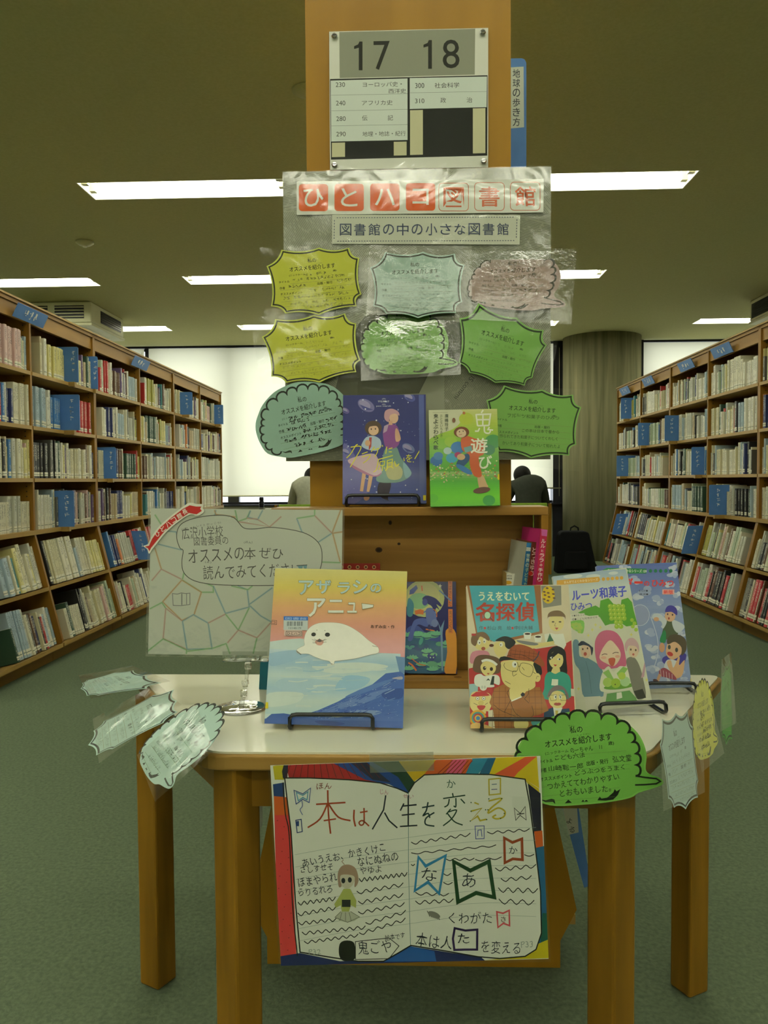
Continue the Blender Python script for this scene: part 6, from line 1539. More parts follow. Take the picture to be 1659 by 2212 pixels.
fr = onz([(1286, 1221), (1462, 1216), (1494, 1484), (1318, 1492)], TZ + .010, 15)
def art(p):
    p.crop(1220, 1210, 5.7207)
    p.fill('#7f8fb4'); p.grad([(380, 40), (1400, 35), (1450, 600), (500, 600)], ['#5566a0', '#5f70a6', '#6f80ae', '#8594b6'], 16)
    rr = random.Random(9)
    for x, y, r in ((720, 95, 60), (780, 100, 40), (1350, 90, 60), (1340, 180, 70), (1300, 300, 60), (850, 230, 70), (920, 260, 70), (1000, 380, 90), (880, 450, 80), (1100, 480, 70), (1200, 520, 60), (1380, 430, 60), (1420, 600, 60), (1150, 700, 80), (960, 720, 60), (1250, 800, 60), (1040, 900, 80), (1100, 1100, 70), (1000, 1060, 70), (1450, 900, 60), (1470, 1200, 60), (1180, 1300, 70), (1080, 1350, 80), (1420, 1400, 60), (1250, 1500, 90), (1480, 1480, 60), (1120, 1200, 50)):
        for _ in range(4):
            p.ell(x + rr.uniform(-.6, .6) * r, y + rr.uniform(-.3, .4) * r, r * rr.uniform(.4, .8), r * rr.uniform(.3, .55), rr.choice(['#b4bccb', '#c0c6cf', '#a3aec6', '#98a4c0']), n=12)
    p.poly([(470, 120), (520, 95), (1010, 105), (1008, 165), (480, 170)], '#2c7a48'); p.text('まんがでよくわかるシリーズ 159', 770, 132, 480, 40, '#dde2d0', 1, bold=.03)
    for k in range(5): p.ell(1058 + k * 63, 133, 20, 22, '#23704a')
    R_ = '#cf3a34'
    p.text('スライ', 700, 280, 150, 92, R_, 0, bold=.05)
    p.text('ダ', 800, 272, 84, 100, R_, 0, bold=.06); p.rect(858, 262, 962, 290, R_); p.text('の', 1010, 290, 68, 60, R_, bold=.05); p.text('ひみつ', 1208, 286, 270, 86, R_, 0, bold=.05)
    p.text('まんが●', 970, 378, 110, 26, '#2c3040'); p.text('構 成●', 975, 422, 110, 24, '#2c3040'); p.rect(1204, 362, 1352, 425, '#d9a8a0'); p.text('新版', 1278, 394, 120, 50, R_, 0, bold=.06)
    for r in (115,): p.ell(930, 680, r, 130, '#8b96b4'); p.line([(930 + 115 * math.cos(t_ * .4), 680 + 130 * math.sin(t_ * .4)) for t_ in range(16)], 6, '#c3c9d4', closed=True)
    p.line([(1060, 700), (1140, 950), (1150, 1150), (1100, 1330)], 10, '#b9c0cf', True)
    # upper boy
    p.poly([(1190, 990), (1220, 830), (1270, 740), (1350, 740), (1400, 900), (1340, 960), (1260, 980)], '#4c5840', True); p.poly([(1172, 1000), (1220, 870), (1250, 900), (1240, 1020)], '#2c7a4c', True)
    p.poly([(1080, 720), (1110, 660), (1220, 700), (1260, 760), (1210, 850), (1190, 760)], '#bcc4c8', True); p.poly([(1330, 740), (1440, 780), (1480, 830), (1400, 900), (1340, 840)], '#bcc4c8', True); p.ell(1130, 730, 34, 26, '#c49a78')
    p.ell(1300, 690, 66, 70, '#c9a384'); p.poly([(1240, 640), (1262, 575), (1320, 560), (1380, 600), (1385, 680), (1320, 640)], '#3f3a8c', True); p.ell(1285, 720, 11, 15, '#8c4038'); p.ell(1270, 668, 9, 12, '#2a2030'); p.ell(1330, 676, 9, 12, '#2a2030')
    p.ell(1200, 1080, 34, 60, '#b88a6a')
    # lower boy
    p.poly([(1200, 1230), (1260, 1180), (1480, 1150), (1490, 1240), (1440, 1310), (1250, 1290)], '#3f3a8c', True); p.poly([(1225, 1330), (1270, 1230), (1400, 1260), (1400, 1400), (1280, 1390)], '#c6cbd0', True)
    p.poly([(1250, 1100), (1290, 1000), (1400, 980), (1460, 1080), (1420, 1180), (1330, 1230), (1260, 1180)], '#cba582', True); p.poly([(1260, 1000), (1300, 930), (1400, 920), (1490, 980), (1500, 1110), (1440, 1180), (1440, 1080), (1360, 1010), (1280, 1040)], '#4c4434', True)
    p.ell(1300, 1160, 38, 26, '#a83a34', 25); p.ell(1290, 1075, 18, 28, '#3f4440'); p.ell(1380, 1110, 18, 28, '#3f4440')
    p.poly([(1260, 1260), (1310, 1240), (1340, 1330), (1400, 1200), (1420, 1210), (1410, 1300), (1470, 1240), (1480, 1260), (1450, 1420), (1360, 1460), (1290, 1350)], '#cba37c', True)
    p.poly([(1165, 1370), (1230, 1330), (1330, 1400), (1380, 1480), (1250, 1450), (1180, 1430)], '#8c4450', True)
    for k in range(5): p.line([(1180 + k * 36, 1350 + k * 14), (1190 + k * 34, 1440 + k * 8)], 5, '#d0c8c8')
    p.poly([(1130, 1480), (1160, 1400), (1190, 1420), (1160, 1500)], '#c49a78'); p.ell(1120, 1490, 34, 20, '#4c3434', 20)
    p.rect(1552, 1455, 1585, 1515, '#cdb824')
book3d('childrens_book', 'learning comic with a cloudy blue sky and two boys on its cover', fr, .014, art, cover='#8a98bc', rtl=True)
stand('black wire stand under the cloudy-sky learning comic', at_z(1385, 1492, TZ).x, at_z(1489, 1490, TZ).x, fr.P.y - .004, TZ, .10, .024, 0)

# ---- books standing on the box
BZ = TZ + BH
fr = flat([(742, 853), (917, 853), (924, 1088), (739, 1088)], 0, P0=at_z(832, 1092, BZ + .003), tilt=9)
def art(p):
    p.crop(550, 820, 4.484)
    p.grad([(850, 140), (1670, 140), (1680, 1200), (840, 1200)], ['#262c66', '#272d66', '#2b3270', '#353c7c', '#3c4684', '#48548c'], 30)
    p.poly([(850, 650), (950, 700), (1100, 1000), (1050, 1150), (860, 1190)], '#5d5c94', True)
    for x, y, r, c in ((1080, 250, 88, '#6c6896'), (880, 300, 40, '#6a5a90'), (1490, 665, 66, '#66709c'), (890, 700, 50, '#5a6298'), (1500, 170, 60, '#4c5290')): p.ell(x, y, r, r * .62, c, 30); p.ell(x - r * .15, y - r * .1, r * .7, r * .4, '#8c86ac', 30); p.poly([(x - r * .7, y - r * .1), (x + r * .8, y + r * .5), (x - r * .2, y + r * .5)], '#3c3f7c')
    rr = random.Random(3)
    for _ in range(70): r = rr.choice([3, 3, 4, 6, 8]); p.ell(rr.uniform(870, 1630), rr.uniform(160, 1170), r, r, rr.choice(['#b9bcd2', '#d6d4dc', '#8c94bc']), n=7)
    p.text('(作)', 1252, 188, 36, 16, '#c9cad2'); p.text('宇佐美牧子', 1250, 212, 110, 20, '#c9cad2'); p.text('(絵)', 1252, 240, 36, 14, '#c9cad2'); p.text('pon marsh', 1250, 258, 140, 18, '#c9cad2')
    # tall figure
    p.poly([(1215, 990), (1320, 1000), (1290, 1150), (1310, 1175), (1240, 1150), (1190, 1090)], '#2a2430', True)
    p.poly([(1270, 660), (1370, 650), (1420, 760), (1520, 900), (1450, 975), (1330, 1000), (1180, 980), (1220, 850)], '#6b8a82', True); p.poly([(1270, 850), (1340, 800), (1430, 870), (1410, 960), (1300, 960)], '#a9a878', True); p.poly([(1440, 800), (1520, 905), (1460, 950)], '#7fa3ac', True)
    p.poly([(1245, 560), (1250, 470), (1300, 430), (1380, 450), (1410, 560), (1380, 650), (1280, 670)], '#7d4484', True); p.poly([(1245, 520), (1255, 450), (1300, 430), (1280, 500)], '#a890a8')
    p.poly([(1370, 470), (1395, 500), (1415, 580), (1370, 600), (1360, 520)], '#c49a80', True); p.ell(1348, 370, 44, 56, '#cba68c'); p.poly([(1255, 350), (1270, 300), (1330, 282), (1390, 310), (1402, 350), (1360, 330), (1310, 350), (1300, 410), (1265, 390)], '#b58c96', True); p.rect(1300, 400, 1335, 440, '#c49a80')
    # small figure
    p.poly([(1045, 890), (1080, 900), (1055, 1060), (1050, 1085), (1020, 1080)], '#cba07c'); p.poly([(1110, 900), (1150, 905), (1130, 1020), (1110, 1090), (1085, 1085)], '#cba07c'); p.ell(1085, 1145, 30, 26, '#b98c70', -40)
    p.poly([(905, 780), (1010, 740), (1160, 720), (1210, 820), (1230, 910), (1150, 940), (1040, 890), (940, 830)], '#c2a8b4', True); p.poly([(920, 810), (1010, 860), (1160, 930), (1230, 900), (1190, 940), (1080, 920), (960, 860)], '#a06a88', True)
    p.poly([(1040, 620), (1080, 560), (1150, 545), (1215, 580), (1225, 650), (1180, 690), (1100, 680), (1040, 650)], '#a9b9cc', True); p.poly([(1110, 560), (1135, 560), (1130, 650), (1105, 690)], '#a04440'); p.ell(1095, 615, 26, 30, '#cba07c')
    p.ell(1150, 470, 82, 72, '#4e3c2c'); p.ell(1152, 490, 50, 50, '#d3ae90'); p.poly([(1090, 470), (1110, 420), (1190, 420), (1215, 480), (1180, 450), (1120, 455)], '#4e3c2c', True); p.ell(1130, 480, 6, 9, '#2a1c18', n=8); p.ell(1170, 478, 6, 9, '#2a1c18', n=8)
    Y_ = '#d3cc3a'
    for s in ([(890, 760), (930, 720), (980, 640), (1000, 630)], [(930, 655), (1030, 650), (990, 740), (925, 850)], [(1040, 720), (1095, 700)], [(1040, 750), (1120, 730), (1090, 780), (1050, 810)], [(1160, 650), (1130, 700)], [(1150, 680), (1210, 665)], [(1195, 660), (1190, 700), (1165, 750)], [(1215, 640), (1222, 655)], [(1235, 635), (1242, 650)], [(1280, 650), (1270, 720)], [(1300, 670), (1335, 662)], [(1300, 700), (1330, 700)],
              [(1195, 775), (1340, 735)], [(1200, 775), (1180, 870), (1150, 895)], [(1215, 795), (1260, 790), (1255, 830), (1215, 835), (1215, 795)], [(1238, 835), (1235, 885)], [(1215, 850), (1200, 875)], [(1255, 845), (1262, 870)], [(1285, 785), (1335, 770), (1330, 840), (1285, 850), (1285, 785)], [(1288, 810), (1332, 800)], [(1290, 855), (1265, 885)], [(1325, 845), (1345, 860)], [(1355, 790), (1370, 840), (1400, 815)], [(1445, 762), (1450, 790)], [(1600, 685), (1550, 770)], [(1535, 795), (1540, 802)]):
        p.line(s, 9, Y_, len(s) > 2 and s[0] != s[-1])
    p.text('を', 1495, 762, 62, 76, Y_, 6, bold=.015)
    p.poly([(1590, 150), (1640, 150), (1650, 1195), (1600, 1195)], '#4a5690'); p.rect(1632, 1120, 1660, 1170, '#cfc11c')
book3d('story_book', 'dark blue story book with two figures and yellow lettering, standing on the pine box', fr, .016, art, cover='#2b3270', rtl=True)
stand('black wire stand under the dark blue story book on the pine box', at_z(757, 1092, BZ).x, at_z(904, 1092, BZ).x, fr.P.y - .004, BZ, .06, .026, 0, tall=.10)
fr = flat([(926, 885), (1073, 884), (1082, 1092), (930, 1094)], 0, P0=at_z(1006, 1095, BZ + .001), tilt=8)
def art(p):
    p.crop(900, 820, 4.484)
    p.fill('#a9b84a'); p.grad([(110, 285), (790, 285), (820, 900), (130, 900)], ['#b9bc7a', '#a8ba48', '#8cb03c', '#6ca03a', '#579a3c', '#4f9238'], 24); p.grad([(120, 890), (820, 890), (820, 1230), (130, 1230)], ['#8aa86a', '#4f9a3c', '#5aac34', '#66b832', '#5aa838'], 16)
    p.poly([(110, 285), (420, 285), (430, 400), (350, 480), (240, 520), (150, 560), (110, 560)], '#c5c6a6', True)
    for x, y, r, c in ((480, 380, 70, '#a8b83c'), (740, 600, 80, '#3f8444'), (700, 680, 60, '#35744c'), (240, 620, 60, '#79a83c'), (330, 600, 60, '#8cb03c'), (190, 790, 60, '#2c5f94'), (210, 740, 46, '#3a6f9c'), (340, 760, 56, '#3f8faa'), (400, 660, 70, '#2f6ca4'), (300, 690, 40, '#9fb8b4'), (400, 730, 34, '#8c2c58'), (160, 1150, 50, '#5aa838'), (700, 1170, 60, '#3f9046')): p.ell(x, y, r, r * .85, c)
    rr = random.Random(5)
    for _ in range(150): p.ell(rr.uniform(130, 800), rr.gauss(900, 45), rr.uniform(5, 12), rr.uniform(4, 9), rr.choice(['#c9a08c', '#c7c28c', '#a85a44', '#8cae4c', '#d0ccb0', '#4c8c34', '#c2b83c']), n=7)
    p.line([(300, 318), (155, 320)], 2, '#6c6c54')
    p.vtext('鬼よぶわらべ歌', 186, 330, 684, 46, '#26302a', bold=.01); p.vtext('廣嶋玲子', 290, 330, 500, 34, '#2c3a2c', bold=.005); p.vtext('おとないちあき', 240, 335, 560, 22, '#4c583c')
    # running child
    p.poly([(590, 930), (640, 925), (680, 1010), (690, 1040), (620, 1060), (600, 1030)], '#c2a078', True); p.ell(630, 1072, 84, 30, '#5f4438', -8)
    p.poly([(430, 580), (480, 545), (560, 570), (650, 600), (650, 720), (600, 760), (630, 930), (560, 935), (520, 850), (500, 730), (440, 680)], '#b5562c', True); p.poly([(455, 660), (530, 640), (540, 690), (470, 710)], '#5f8c8c')
    p.poly([(390, 800), (440, 740), (500, 720), (510, 780), (430, 860), (390, 850)], '#26486c', True); p.ell(460, 870, 90, 26, '#3a6ca0', 30)
    p.ell(435, 510, 74, 54, '#6a3c24'); p.ell(432, 520, 48, 42, '#cdb493'); p.ell(415, 505, 5, 7, '#2a1c18', n=8); p.ell(450, 500, 5, 7, '#2a1c18', n=8); p.line([(410, 535), (440, 530)], 4, '#8c3c34'); p.ell(430, 750, 40, 30, '#c2a078')
    p.ell(360, 395, 16, 24, '#6c4a34'); p.ell(458, 325, 14, 14, '#a8683c')
    W_ = '#dfe2cc'
    p.line([(645, 295), (625, 325)], 14, W_)
    for s in ([(575, 335), (590, 450)], [(575, 340), (715, 335), (700, 445)], [(642, 335), (640, 450)], [(585, 390), (705, 388)], [(590, 448), (700, 445)], [(610, 470), (595, 500), (565, 500)], [(655, 455), (660, 510), (700, 520), (715, 495)], [(705, 460), (690, 485), (740, 490)]): p.line(s, 15, W_, len(s) > 3)
    p.text('遊', 605, 640, 165, 150, W_, 0, bold=.035); p.text('び', 665, 800, 130, 130, W_, 0, bold=.03)
    p.rect(785, 915, 812, 970, '#cfc11c'); p.poly([(778, 285), (800, 285), (835, 1225), (812, 1225)], '#7ea048')
book3d('story_book', 'bright green story book with a running child, standing on the pine box', fr, .015, art, cover='#62a83a', rtl=True)

# ---- inside the box
fr = flat([(868, 1246), (985, 1244), (987, 1455), (862, 1455)], 0, P0=at_z(925, 1458, TZ + .019), tilt=14)
fr.P = fr.P
def art(p):
    p.crop(720, 1090, 3.456)
    p.fill('#1c1f58'); p.ell(680, 700, 150, 140, '#a8b074'); p.ell(675, 690, 120, 110, '#b9b87c'); p.ell(640, 720, 80, 60, '#7da87c')
    for pts, c in (([(540, 950), (620, 900), (700, 960), (800, 950), (820, 1100), (700, 1200), (560, 1180)], '#3a4c8c'), ([(530, 1000), (700, 1010), (850, 1060), (850, 1240), (540, 1250)], '#2f5a78'), ([(560, 700), (600, 740), (590, 830), (550, 820)], '#3f7a88')): p.poly(pts, c, True)
    for x, y, rx_, c in ((690, 970, 110, '#5a9878'), (640, 1060, 80, '#2c4a74'), (830, 1040, 70, '#5a9878'), (720, 1120, 60, '#6aa87c'), (780, 1190, 90, '#5a9878'), (610, 1200, 60, '#33407c'), (570, 1060, 40, '#4c8c84')):
        for k in range(3): p.ell(x + (k - 1) * rx_ * .5, y + (k % 2) * 12, rx_ * .45, rx_ * .25, c, n=10)
    for x, y in ((560, 960), (630, 955), (700, 965), (770, 950), (850, 1020), (590, 1130), (660, 1180), (740, 1215), (820, 1180), (700, 1080), (560, 1210)):
        p.poly([(x - 46, y + 14), (x - 34, y), (x - 26, y + 6), (x - 16, y - 10), (x - 6, y), (x + 6, y - 12), (x + 16, y), (x + 28, y - 6), (x + 36, y + 6), (x + 48, y + 14), (x + 20, y + 26), (x - 20, y + 26)], '#68a884')
        p.line([(x - 40, y + 24), (x - 10, y + 32), (x + 30, y + 28)], 5, '#1e2c5c', True)
    p.poly([(556, 1010), (575, 940), (600, 870), (640, 850), (690, 850), (720, 880), (740, 905), (690, 912), (640, 895), (612, 920), (590, 1010)], '#4c5c9c', True)
    p.poly([(690, 790), (720, 770), (755, 785), (770, 840), (765, 890), (735, 905), (700, 880)], '#58689e', True); p.ell(757, 885, 26, 30, '#6a78a4')
    p.poly([(665, 700), (690, 680), (725, 684), (770, 705), (808, 750), (800, 762), (770, 745), (795, 790), (770, 770), (755, 800), (735, 760), (705, 740), (690, 720), (672, 716)], '#232862', True)
    p.ell(684, 728, 20, 26, '#3a4484'); p.line([(700, 790), (660, 812), (640, 806)], 9, '#58689e', True); p.line([(745, 780), (770, 800), (772, 840)], 6, '#c26a34', True)
    p.poly([(608, 792), (650, 780), (676, 790), (672, 822), (640, 816), (612, 824)], '#c26a34'); p.line([(690, 930), (755, 942)], 8, '#c26a34', True); p.ell(716, 915, 12, 20, '#252a5c')
    p.line([(560, 1180), (590, 1200), (620, 1240)], 12, '#c26a34', True); p.line([(585, 1150), (640, 1190), (690, 1200)], 7, '#c26a34', True); p.ell(660, 1030, 24, 44, '#2a5c70', 20); p.ell(655, 1020, 14, 30, '#4c9488', 20)
    p.poly([(700, 1130), (712, 1110), (728, 1126), (748, 1126), (760, 1108), (768, 1140), (745, 1166), (718, 1164)], '#2c3a78'); p.ell(725, 1142, 5, 6, '#9cc4a4', n=8); p.ell(748, 1142, 5, 6, '#9cc4a4', n=8)
    p.poly([(570, 640), (620, 600), (630, 625), (600, 665), (568, 672)], '#3a4c8c'); p.line([(660, 605), (664, 645)], 8, '#c2562c')
    p.poly([(840, 940), (915, 960), (915, 1262), (830, 1250), (850, 1100)], '#c98a34', True); p.poly([(857, 552), (888, 552), (888, 762), (857, 762)], '#c2703c'); p.poly([(858, 780), (890, 780), (892, 960), (860, 960)], '#c2703c')
    p.vtext('飛ばされた', 872, 560, 760, 20, '#6c2c24'); p.vtext('気がつくば', 875, 790, 955, 20, '#4c5a34')
    p.poly([(798, 590), (802, 602), (812, 604), (804, 610), (806, 622), (798, 614), (789, 620), (792, 608), (785, 601), (795, 600)], '#cfcfb4'); p.line([(790, 640), (880, 720)], 10, '#5a78a4')
    p.poly([(780, 870), (800, 920), (830, 860), (815, 960), (820, 1240), (808, 1240), (800, 960)], '#6a8aa4')
book3d('paperback_book', 'small midnight-blue paperback with a moonlit figure, leaning inside the pine box', fr, .012, art, cover='#1c1f58', rtl=True, hard=False)
# red book lying behind the seal book
P0 = at_z(760, 1300, TZ + .019)
fr = flat([(715, 1217), (820, 1217), (822, 1300), (715, 1300)], 1.77, tilt=6)
def art(p):
    p.crop(720, 1090, 3.456); p.fill('#8f2018'); p.line([(50, 490), (345, 486)], 3, '#c05a3c')
    for k in range(5): p.ell(60 + k * 61, 467, 14, 14, '#c7a86c'); p.ell(60 + k * 61, 467, 9, 9, '#5c2c1c')
zb = fr.P.z - TZ - .019
fr.P = fr.P - fr.ez * (zb / fr.ez.z); fr.h += zb / fr.ez.z
book3d('paperback_book', 'red book with round gold emblems peeking out behind the seal picture book', fr, .014, art, cover='#8f2018', hard=False)
# leaning row at the right end of the box; spines face us
def leaner(label, quad, Y, depth, col, art, side='#b9b8a8', pl=12):
    """upright book, spine quad TL TR BR BL in the photograph; leans like the photo"""
    fr = flat(quad, Y, yaw=pl)
    zb = fr.P.z - TZ - .019; k = zb / fr.ez.z
    fr.P = fr.P - fr.ez * k; fr.h += k
    t = thing('story_book', label, 'book', mat=fr.mat()); w, h = fr.w, fr.h
    mb = MB(); mb.box(0, w, 0, .001, 0, h, PRINT_GLOSS, lin(col)); p = Pr(fr, mb, PRINT_GLOSS, clip=(0, 0, w, h)); p.fill(col); p.crop(1080, 980, 6.381); art(p); mb.build('spine', t)
    mb = MB(); mb.box(0, .001, .001, depth, 0, h, PRINT_GLOSS, lin(side)); 
    mb.build('front_cover', t)
    mb = MB(); mb.box(w - .001, w, .001, depth, 0, h, PRINT_GLOSS, lin(side)); mb.build('back_cover', t)
    mb = MB(); mb.box(.001, w - .001, .001, depth - .002, .002, h - .002, PRINT_MATT, lin('#d5d1b8')); mb.build('pages', t)
    return t
def a1(p):
    p.poly([(570, 1040), (655, 1050), (650, 1140), (572, 1130)], '#b85a94')
    for i, ch in enumerate('ルルとララの手作り'):
        sm = ch in 'との'; p.text(ch, 598 - i * 6.5, 1205 + i * 66, 34 if sm else 62, 34 if sm else 56, '#e3dfd4', 4, bold=.03)
leaner('tall magenta book at the right end of the pine box, white title down its spine', [(1169, 1143), (1182, 1145), (1169, 1300), (1153, 1300)], byF - .045, .11, '#a82244', a1, '#b0286a')
def a2(p):
    for i, ch in enumerate('とっきゅう'): p.text(ch, 475 - i * 9, 1330 + i * 80, 60, 70, '#cdb8a8', 5, bold=.04)
    p.ell(420, 1650, 30, 30, '#a82c1c')
leaner('brown book leaning between the grey and the magenta books in the pine box', [(1151, 1170), (1162, 1172), (1147, 1300), (1134, 1300)], byF - .030, .10, '#5c2a1c', a2, '#6a3c28')
def a3(p):
    p.poly([(365, 1230), (455, 1240), (448, 1290), (358, 1285)], '#2f78ac'); p.poly([(358, 1290), (440, 1295), (434, 1345), (352, 1340)], '#c9cdc0'); p.text('ひとハコ', 398, 1318, 74, 30, '#33383a', 4)
    for i, ch in enumerate('世界の子どもた'):
        p.text(ch, 388 - i * 6, 1405 + i * 66, 48, 52, '#cfd0a8' if i < 3 else '#a8c08c', 4, bold=.02)
leaner('grey-covered book with blue spine leaning inside the pine box', [(1138, 1171), (1151, 1174), (1136, 1300), (1123, 1300)], byF - .028, .10, '#1f5f86', a3, '#a3a596')
def a4(p):
    p.poly([(110, 1640), (240, 1640), (240, 1800), (100, 1800)], '#cfcfc0')
fr = flat([(1091, 1239), (1112, 1239), (1111, 1270), (1090, 1270)], byF + .02, tilt=0)
zb = fr.P.z - TZ - .019; fr.P.z -= zb; fr.h += zb
t = thing('pocket_book', 'short white book with black lettering behind the cartoon mystery book', 'book', mat=fr.mat())
mb = MB(); mb.box(0, fr.w, 0, .001, 0, fr.h, PRINT_GLOSS, lin('#d0d0c2')); p = Pr(fr, mb, PRINT_GLOSS, clip=(0, 0, fr.w, fr.h)); p.fill('#d0d0c2'); p.crop(720, 1090, 3.456)
p.text('10代の', 1312, 532, 42, 12, '#2a2a26', 2, bold=.02); p.text('言葉辞典', 1312, 552, 44, 12, '#2a2a26', 2, bold=.02); p.ell(1306, 582, 26, 14, '#cf9a2c')
mb.build('spine', t)
mb = MB(); mb.box(0, .001, .001, .09, 0, fr.h, PRINT_GLOSS, lin('#b09a5c')); mb.build('front_cover', t)
mb = MB(); mb.box(fr.w - .001, fr.w, .001, .09, 0, fr.h, PRINT_GLOSS, lin('#b09a5c')); mb.build('back_cover', t)
mb = MB(); mb.box(.001, fr.w - .001, .001, .088, .002, fr.h - .002, PRINT_MATT, lin('#d5d1b8')); mb.build('pages', t)
# teal book standing left of the box
fr = flat([(562, 1423), (579, 1424), (577, 1462), (558, 1462)], 1.70); zb = fr.P.z - TZ; fr.P.z -= zb - .001; fr.h += zb - .001
def art(p): p.text('NO', fr.w / 2, 0, 1, 1, '#3a8a9c') if False else None
book3d('paperback_book', 'teal book standing on the table left of the pine box', fr, .10, lambda p: None, cover='#1f6a80', hard=False)

# ================================================================== READING PLACES BY THE WINDOW
def desk(x0, x1, y0, y1, label):
    t = thing('reading_desk', label, 'desk', ((x0 + x1) / 2, (y0 + y1) / 2, 0))
    a, b = (x1 - x0) / 2, (y1 - y0) / 2
    m = MB(); m.box(-a, a, -b, b, .69, .72, table_wood); m.build('desk_top', t)
    for sx in (-1, 1):
        for sy in (-1, 1):
            m = MB(); m.box(sx * a - .03 * (sx > 0) * 2 - 0, sx * a - .03 * (sx > 0) * 2 + .06, sy * b - .06 * (sy > 0), sy * b - .06 * (sy > 0) + .06, 0, .69, table_wood); m.build('leg', t)
    m = MB(); m.box(-a + .06, a - .06, b - .03, b - .01, .35, .69, table_wood); m.build('modesty_panel', t)
desk(-2.2, -.25, 10.25, 10.95, 'wooden reading desk by the window at the left, bottle on it')
desk(.75, 1.66, 10.35, 11.0, 'wooden reading desk by the window before the person in dark grey')
def chair(x, y, w, label):
    t = thing('reading_chair', label, 'chair', (x, y, 0), 'green-backed reading chairs by the window')
    h = w / 2
    m = MB(); m.box(-h + .03, h - .03, -.02, .02, .55, .865, green_fabric); m.build('backrest', t, bevel=.01)
    m = MB(); m.box(-h + .02, h - .02, -.0, .42, .40, .45, green_fabric); m.build('seat', t, bevel=.012)
    for sx in (-1, 1):
        m = MB(); m.box(sx * h - .018, sx * h + .018, -.025, .02, 0, .86, table_wood); m.build('leg', t)
        m = MB(); m.box(sx * h - .018, sx * h + .018, .38, .42, 0, .62, table_wood); m.build('leg', t)
        m = MB(); m.box(sx * h - .018, sx * h + .018, -.0, .42, .60, .63, table_wood); m.build('armrest', t)
    m = MB(); m.box(-h, h, .0, .40, .36, .40, table_wood); m.build('seat_frame', t)
cR = at_y(1143, 1100, 9.7).x; cL = at_y(640, 1100, 9.7).x
chair(cR, 9.72, .50, 'wooden chair with green backrest behind the person in dark grey')
chair(cL, 9.72, .50, 'wooden chair with green backrest behind the person in pale shirt')

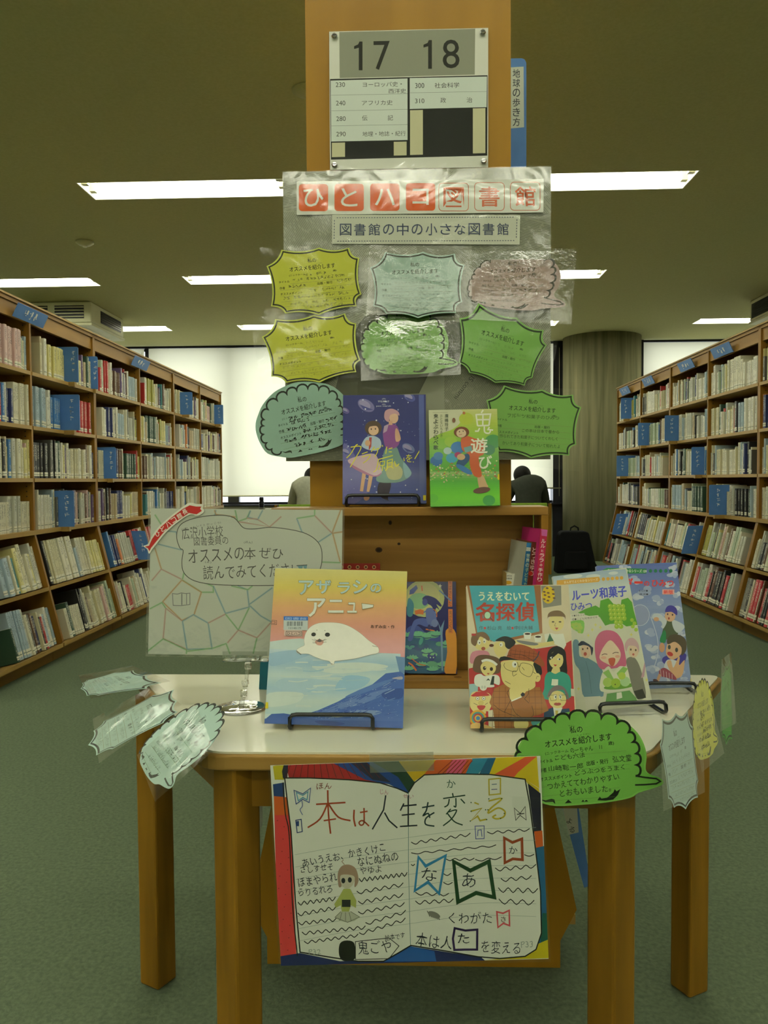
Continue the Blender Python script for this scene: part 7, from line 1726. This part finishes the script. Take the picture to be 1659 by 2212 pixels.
def skinned(name, joints, edges, mat, parent, sub=2, root=0):
    me = bpy.data.meshes.new(name); me.from_pydata([j[0] for j in joints], edges, []); me.materials.append(mat)
    o = bpy.data.objects.new(name, me); COL.objects.link(o)
    sk = o.modifiers.new('skin', 'SKIN'); sk.use_smooth_shade = True
    for i, j in enumerate(joints):
        sv = me.skin_vertices[0].data[i]; r = j[1]; sv.radius = r if isinstance(r, tuple) else (r, r); sv.use_root = (i == root)
    ss = o.modifiers.new('sub', 'SUBSURF'); ss.levels = sub; ss.render_levels = sub
    if parent: o.parent = parent
    return o
def person(x, y, label, shirt, lean, head_dx, s=1.0, hair='#0f0e0c', zoff=0.0):
    t = thing('person', label, 'person', (x, y, 0))
    skin = noise_mat('skin', '#b98a66', '#b08060', (20, 20, 20), .5)
    cloth = noise_mat('sweater_' + shirt.strip('#'), shirt, None, (30, 30, 30), .9)
    trou = noise_mat('trousers', '#23252a', '#1d1f24', (20, 20, 20), .9)
    ly = lean
    P = (0, .16, .56 + zoff); C = (0, .16 + ly * .55, .84 + zoff); N = (0, .16 + ly, 1.06 + zoff); Hd = (head_dx, .16 + ly + .13, 1.135 + zoff)
    J = [(P, (.15, .12)), (C, (.14, .11)), (N, (.075, .07)), ((head_dx * .6, .16 + ly + .05, 1.08 + zoff), (.055, .055)), (Hd, (.085, .10)), ((head_dx, Hd[1] + .01, Hd[2] + .07), (.07, .085))]
    E = [(0, 1), (1, 2), (2, 3), (3, 4), (4, 5)]
    def add(p, r, a): J.append((p, r)); E.append((a, len(J) - 1)); return len(J) - 1
    for sx in (-1, 1):
        sh = add((sx * .17, .16 + ly * .92, 1.01 + zoff), .058, 2); el = add((sx * .26, .30 + ly, .76 + zoff), .042, sh); wr = add((sx * .20, .52 + ly, .755 + zoff), .027, el)
        pm = add((sx * .17, .58 + ly, .752 + zoff), (.036, .018), wr)
        for k in range(4): f1 = add((sx * (.145 + .018 * k), .63 + ly, .752 + zoff), .0095, pm); add((sx * (.14 + .017 * k), .66 + ly - .006 * abs(k - 1.5), .742 + zoff), .008, f1)
        th_ = add((sx * .135, .59 + ly, .752 + zoff), .010, pm); add((sx * .118, .62 + ly, .748 + zoff), .009, th_)
        hp = add((sx * .10, .20, .48), .085, 0); kn = add((sx * .12, .58, .47), .062, hp); an = add((sx * .12, .60, .10), .042, kn); add((sx * .12, .72, .045), (.045, .03), an)
    skinned('body', J, E, skin, t)
    # sweater: torso and sleeves; trousers: hips and legs
    J2 = [((P[0], P[1], P[2] + .02), (.175, .14)), (C, (.175, .135)), ((0, .16 + ly * .95, 1.03 + zoff), (.115, .09)), ((head_dx * .5, .16 + ly + .04, 1.135 + zoff), (.125, .10))]; E2 = [(0, 1), (1, 2), (2, 3)]
    J, E = J2, E2
    for sx in (-1, 1):
        J2.append(((sx * .175, .16 + ly * .92, 1.005 + zoff), .086)); E2.append((2, len(J2) - 1)); a = len(J2) - 1
        J2.append(((sx * .265, .30 + ly, .76 + zoff), .058)); E2.append((a, a + 1)); J2.append(((sx * .205, .50 + ly, .757 + zoff), .040)); E2.append((a + 1, a + 2))
    skinned('sweater', J2, E2, cloth, t)
    J3 = [((0, .17, .50), (.165, .12))]; E3 = []
    for sx in (-1, 1):
        J3.append(((sx * .10, .20, .49), .10)); a = len(J3) - 1; E3.append((0, a)); J3.append(((sx * .12, .58, .48), .078)); E3.append((a, a + 1)); J3.append(((sx * .12, .60, .12), .058)); E3.append((a + 1, a + 2))
    skinned('trousers', J3, E3, trou, t)
    hm = noise_mat('hair_' + hair.strip('#'), hair, '#191714', (60, 60, 60), .6)
    m = MB(); prf = []
    for k in range(13):
        an = math.radians(-58 + 148 * k / 12); prf.append((max(.001, .112 * math.cos(an)), Hd[2] + .005 + .118 * math.sin(an)))
    m.lathe(head_dx, Hd[1] - .012, prf, hm, 24); m.build('hair', t)
    for sx in (-1, 1):
        m = MB(); ex_ = head_dx + sx * .088; ey_ = Hd[1] + .03; ez_ = Hd[2] + .0
        m.tube([(ex_, ey_ - .012, ez_ - .03), (ex_ + sx * .012, ey_ - .022, ez_), (ex_, ey_ - .01, ez_ + .03)], .010, skin, 8); m.build('ear', t)
    m = MB()
    m.tube([(head_dx, Hd[1] + .10, Hd[2] + .03), (head_dx, Hd[1] + .125, Hd[2] - .005)], .011, skin, 8); m.build('nose', t)
    for sx in (-1, 1):
        m = MB(); m.lathe(head_dx + sx * .035, Hd[1] + .105, [(.002, Hd[2] + .022), (.010, Hd[2] + .03), (.002, Hd[2] + .038)], black_plastic, 8); m.build('eye', t)
    m = MB(); m.tube([(head_dx - .02, Hd[1] + .103, Hd[2] - .038), (head_dx + .02, Hd[1] + .103, Hd[2] - .038)], .004, noise_mat('lips', '#93544a'), 6); m.build('mouth', t)
    return t
person(at_y(1142, 1060, 10.0).x, 9.78, 'person in dark grey sweater bent over a desk by the window', '#33372f', .20, -.045, zoff=.07)
person(at_y(668, 1060, 10.0).x, 9.78, 'person in pale shirt at the window desk, half hidden by the display', '#a9aa98', .16, .02, zoff=.07)

# things on the far desk, backpack
bp = at_y(565, 1090, 10.4)
t = thing('drink_bottle', 'dark drink bottle standing on the left reading desk', 'bottle', (bp.x, 10.4, .72))
m = MB(); m.lathe(0, 0, [(.030, 0), (.033, .01), (.033, .16), (.026, .175)], black_plastic, 20); m.build('bottle_body', t)
m = MB(); m.lathe(0, 0, [(.030, .176), (.030, .215), (.024, .225)], dark_metal, 20); m.build('bottle_cap', t)
b2 = at_y(577, 1090, 10.4)
t = thing('tissue_box', 'small white box beside the dark bottle on the reading desk', 'box', (b2.x + .03, 10.42, .72))
m = MB(); m.box(-.055, .055, -.05, .05, 0, .075, enamel); m.build('carton', t, bevel=.003)
m = MB(); m.box(-.04, .04, -.0515, -.0505, .02, .05, noise_mat('box_print', '#9aa7b4')); m.build('printed_panel', t)
bk = at_z(1222, 1224, 0.0)
t = thing('backpack', 'black backpack standing on the floor before the concrete column', 'backpack', (bk.x - .02, 9.9, 0))
bm_ = noise_mat('black_nylon', '#0d0e0f', '#121314', (40, 40, 40), .85, bump=.4)
m = MB()
prof = [(-.24, .0), (.30, .0), (.29, .05), (.24, .12), (.20, .30), (.16, .49), (.12, .515), (-.16, .515), (-.20, .48)]
m.prism(prof, -.11, .11, 'y', bm_); m.build('bag_body', t, bevel=.03, seg=3)
m = MB(); m.prism([(-.15, .05), (.15, .05), (.12, .27), (-.13, .27)], -.15, -.09, 'y', bm_); m.build('front_pocket', t, bevel=.02, seg=3)
m = MB(); m.tube([(-.05, 0, .50), (-.045, 0, .55), (0, 0, .575), (.045, 0, .55), (.05, 0, .50)], .010, bm_, 8); m.build('top_handle', t)
for sx in (-1, 1):
    m = MB(); m.tube([(sx * .08, .10, .50), (sx * .10, .19, .38), (sx * .12, .18, .18), (sx * .14, .11, .05)], .016, bm_, 8); m.build('shoulder_strap', t)
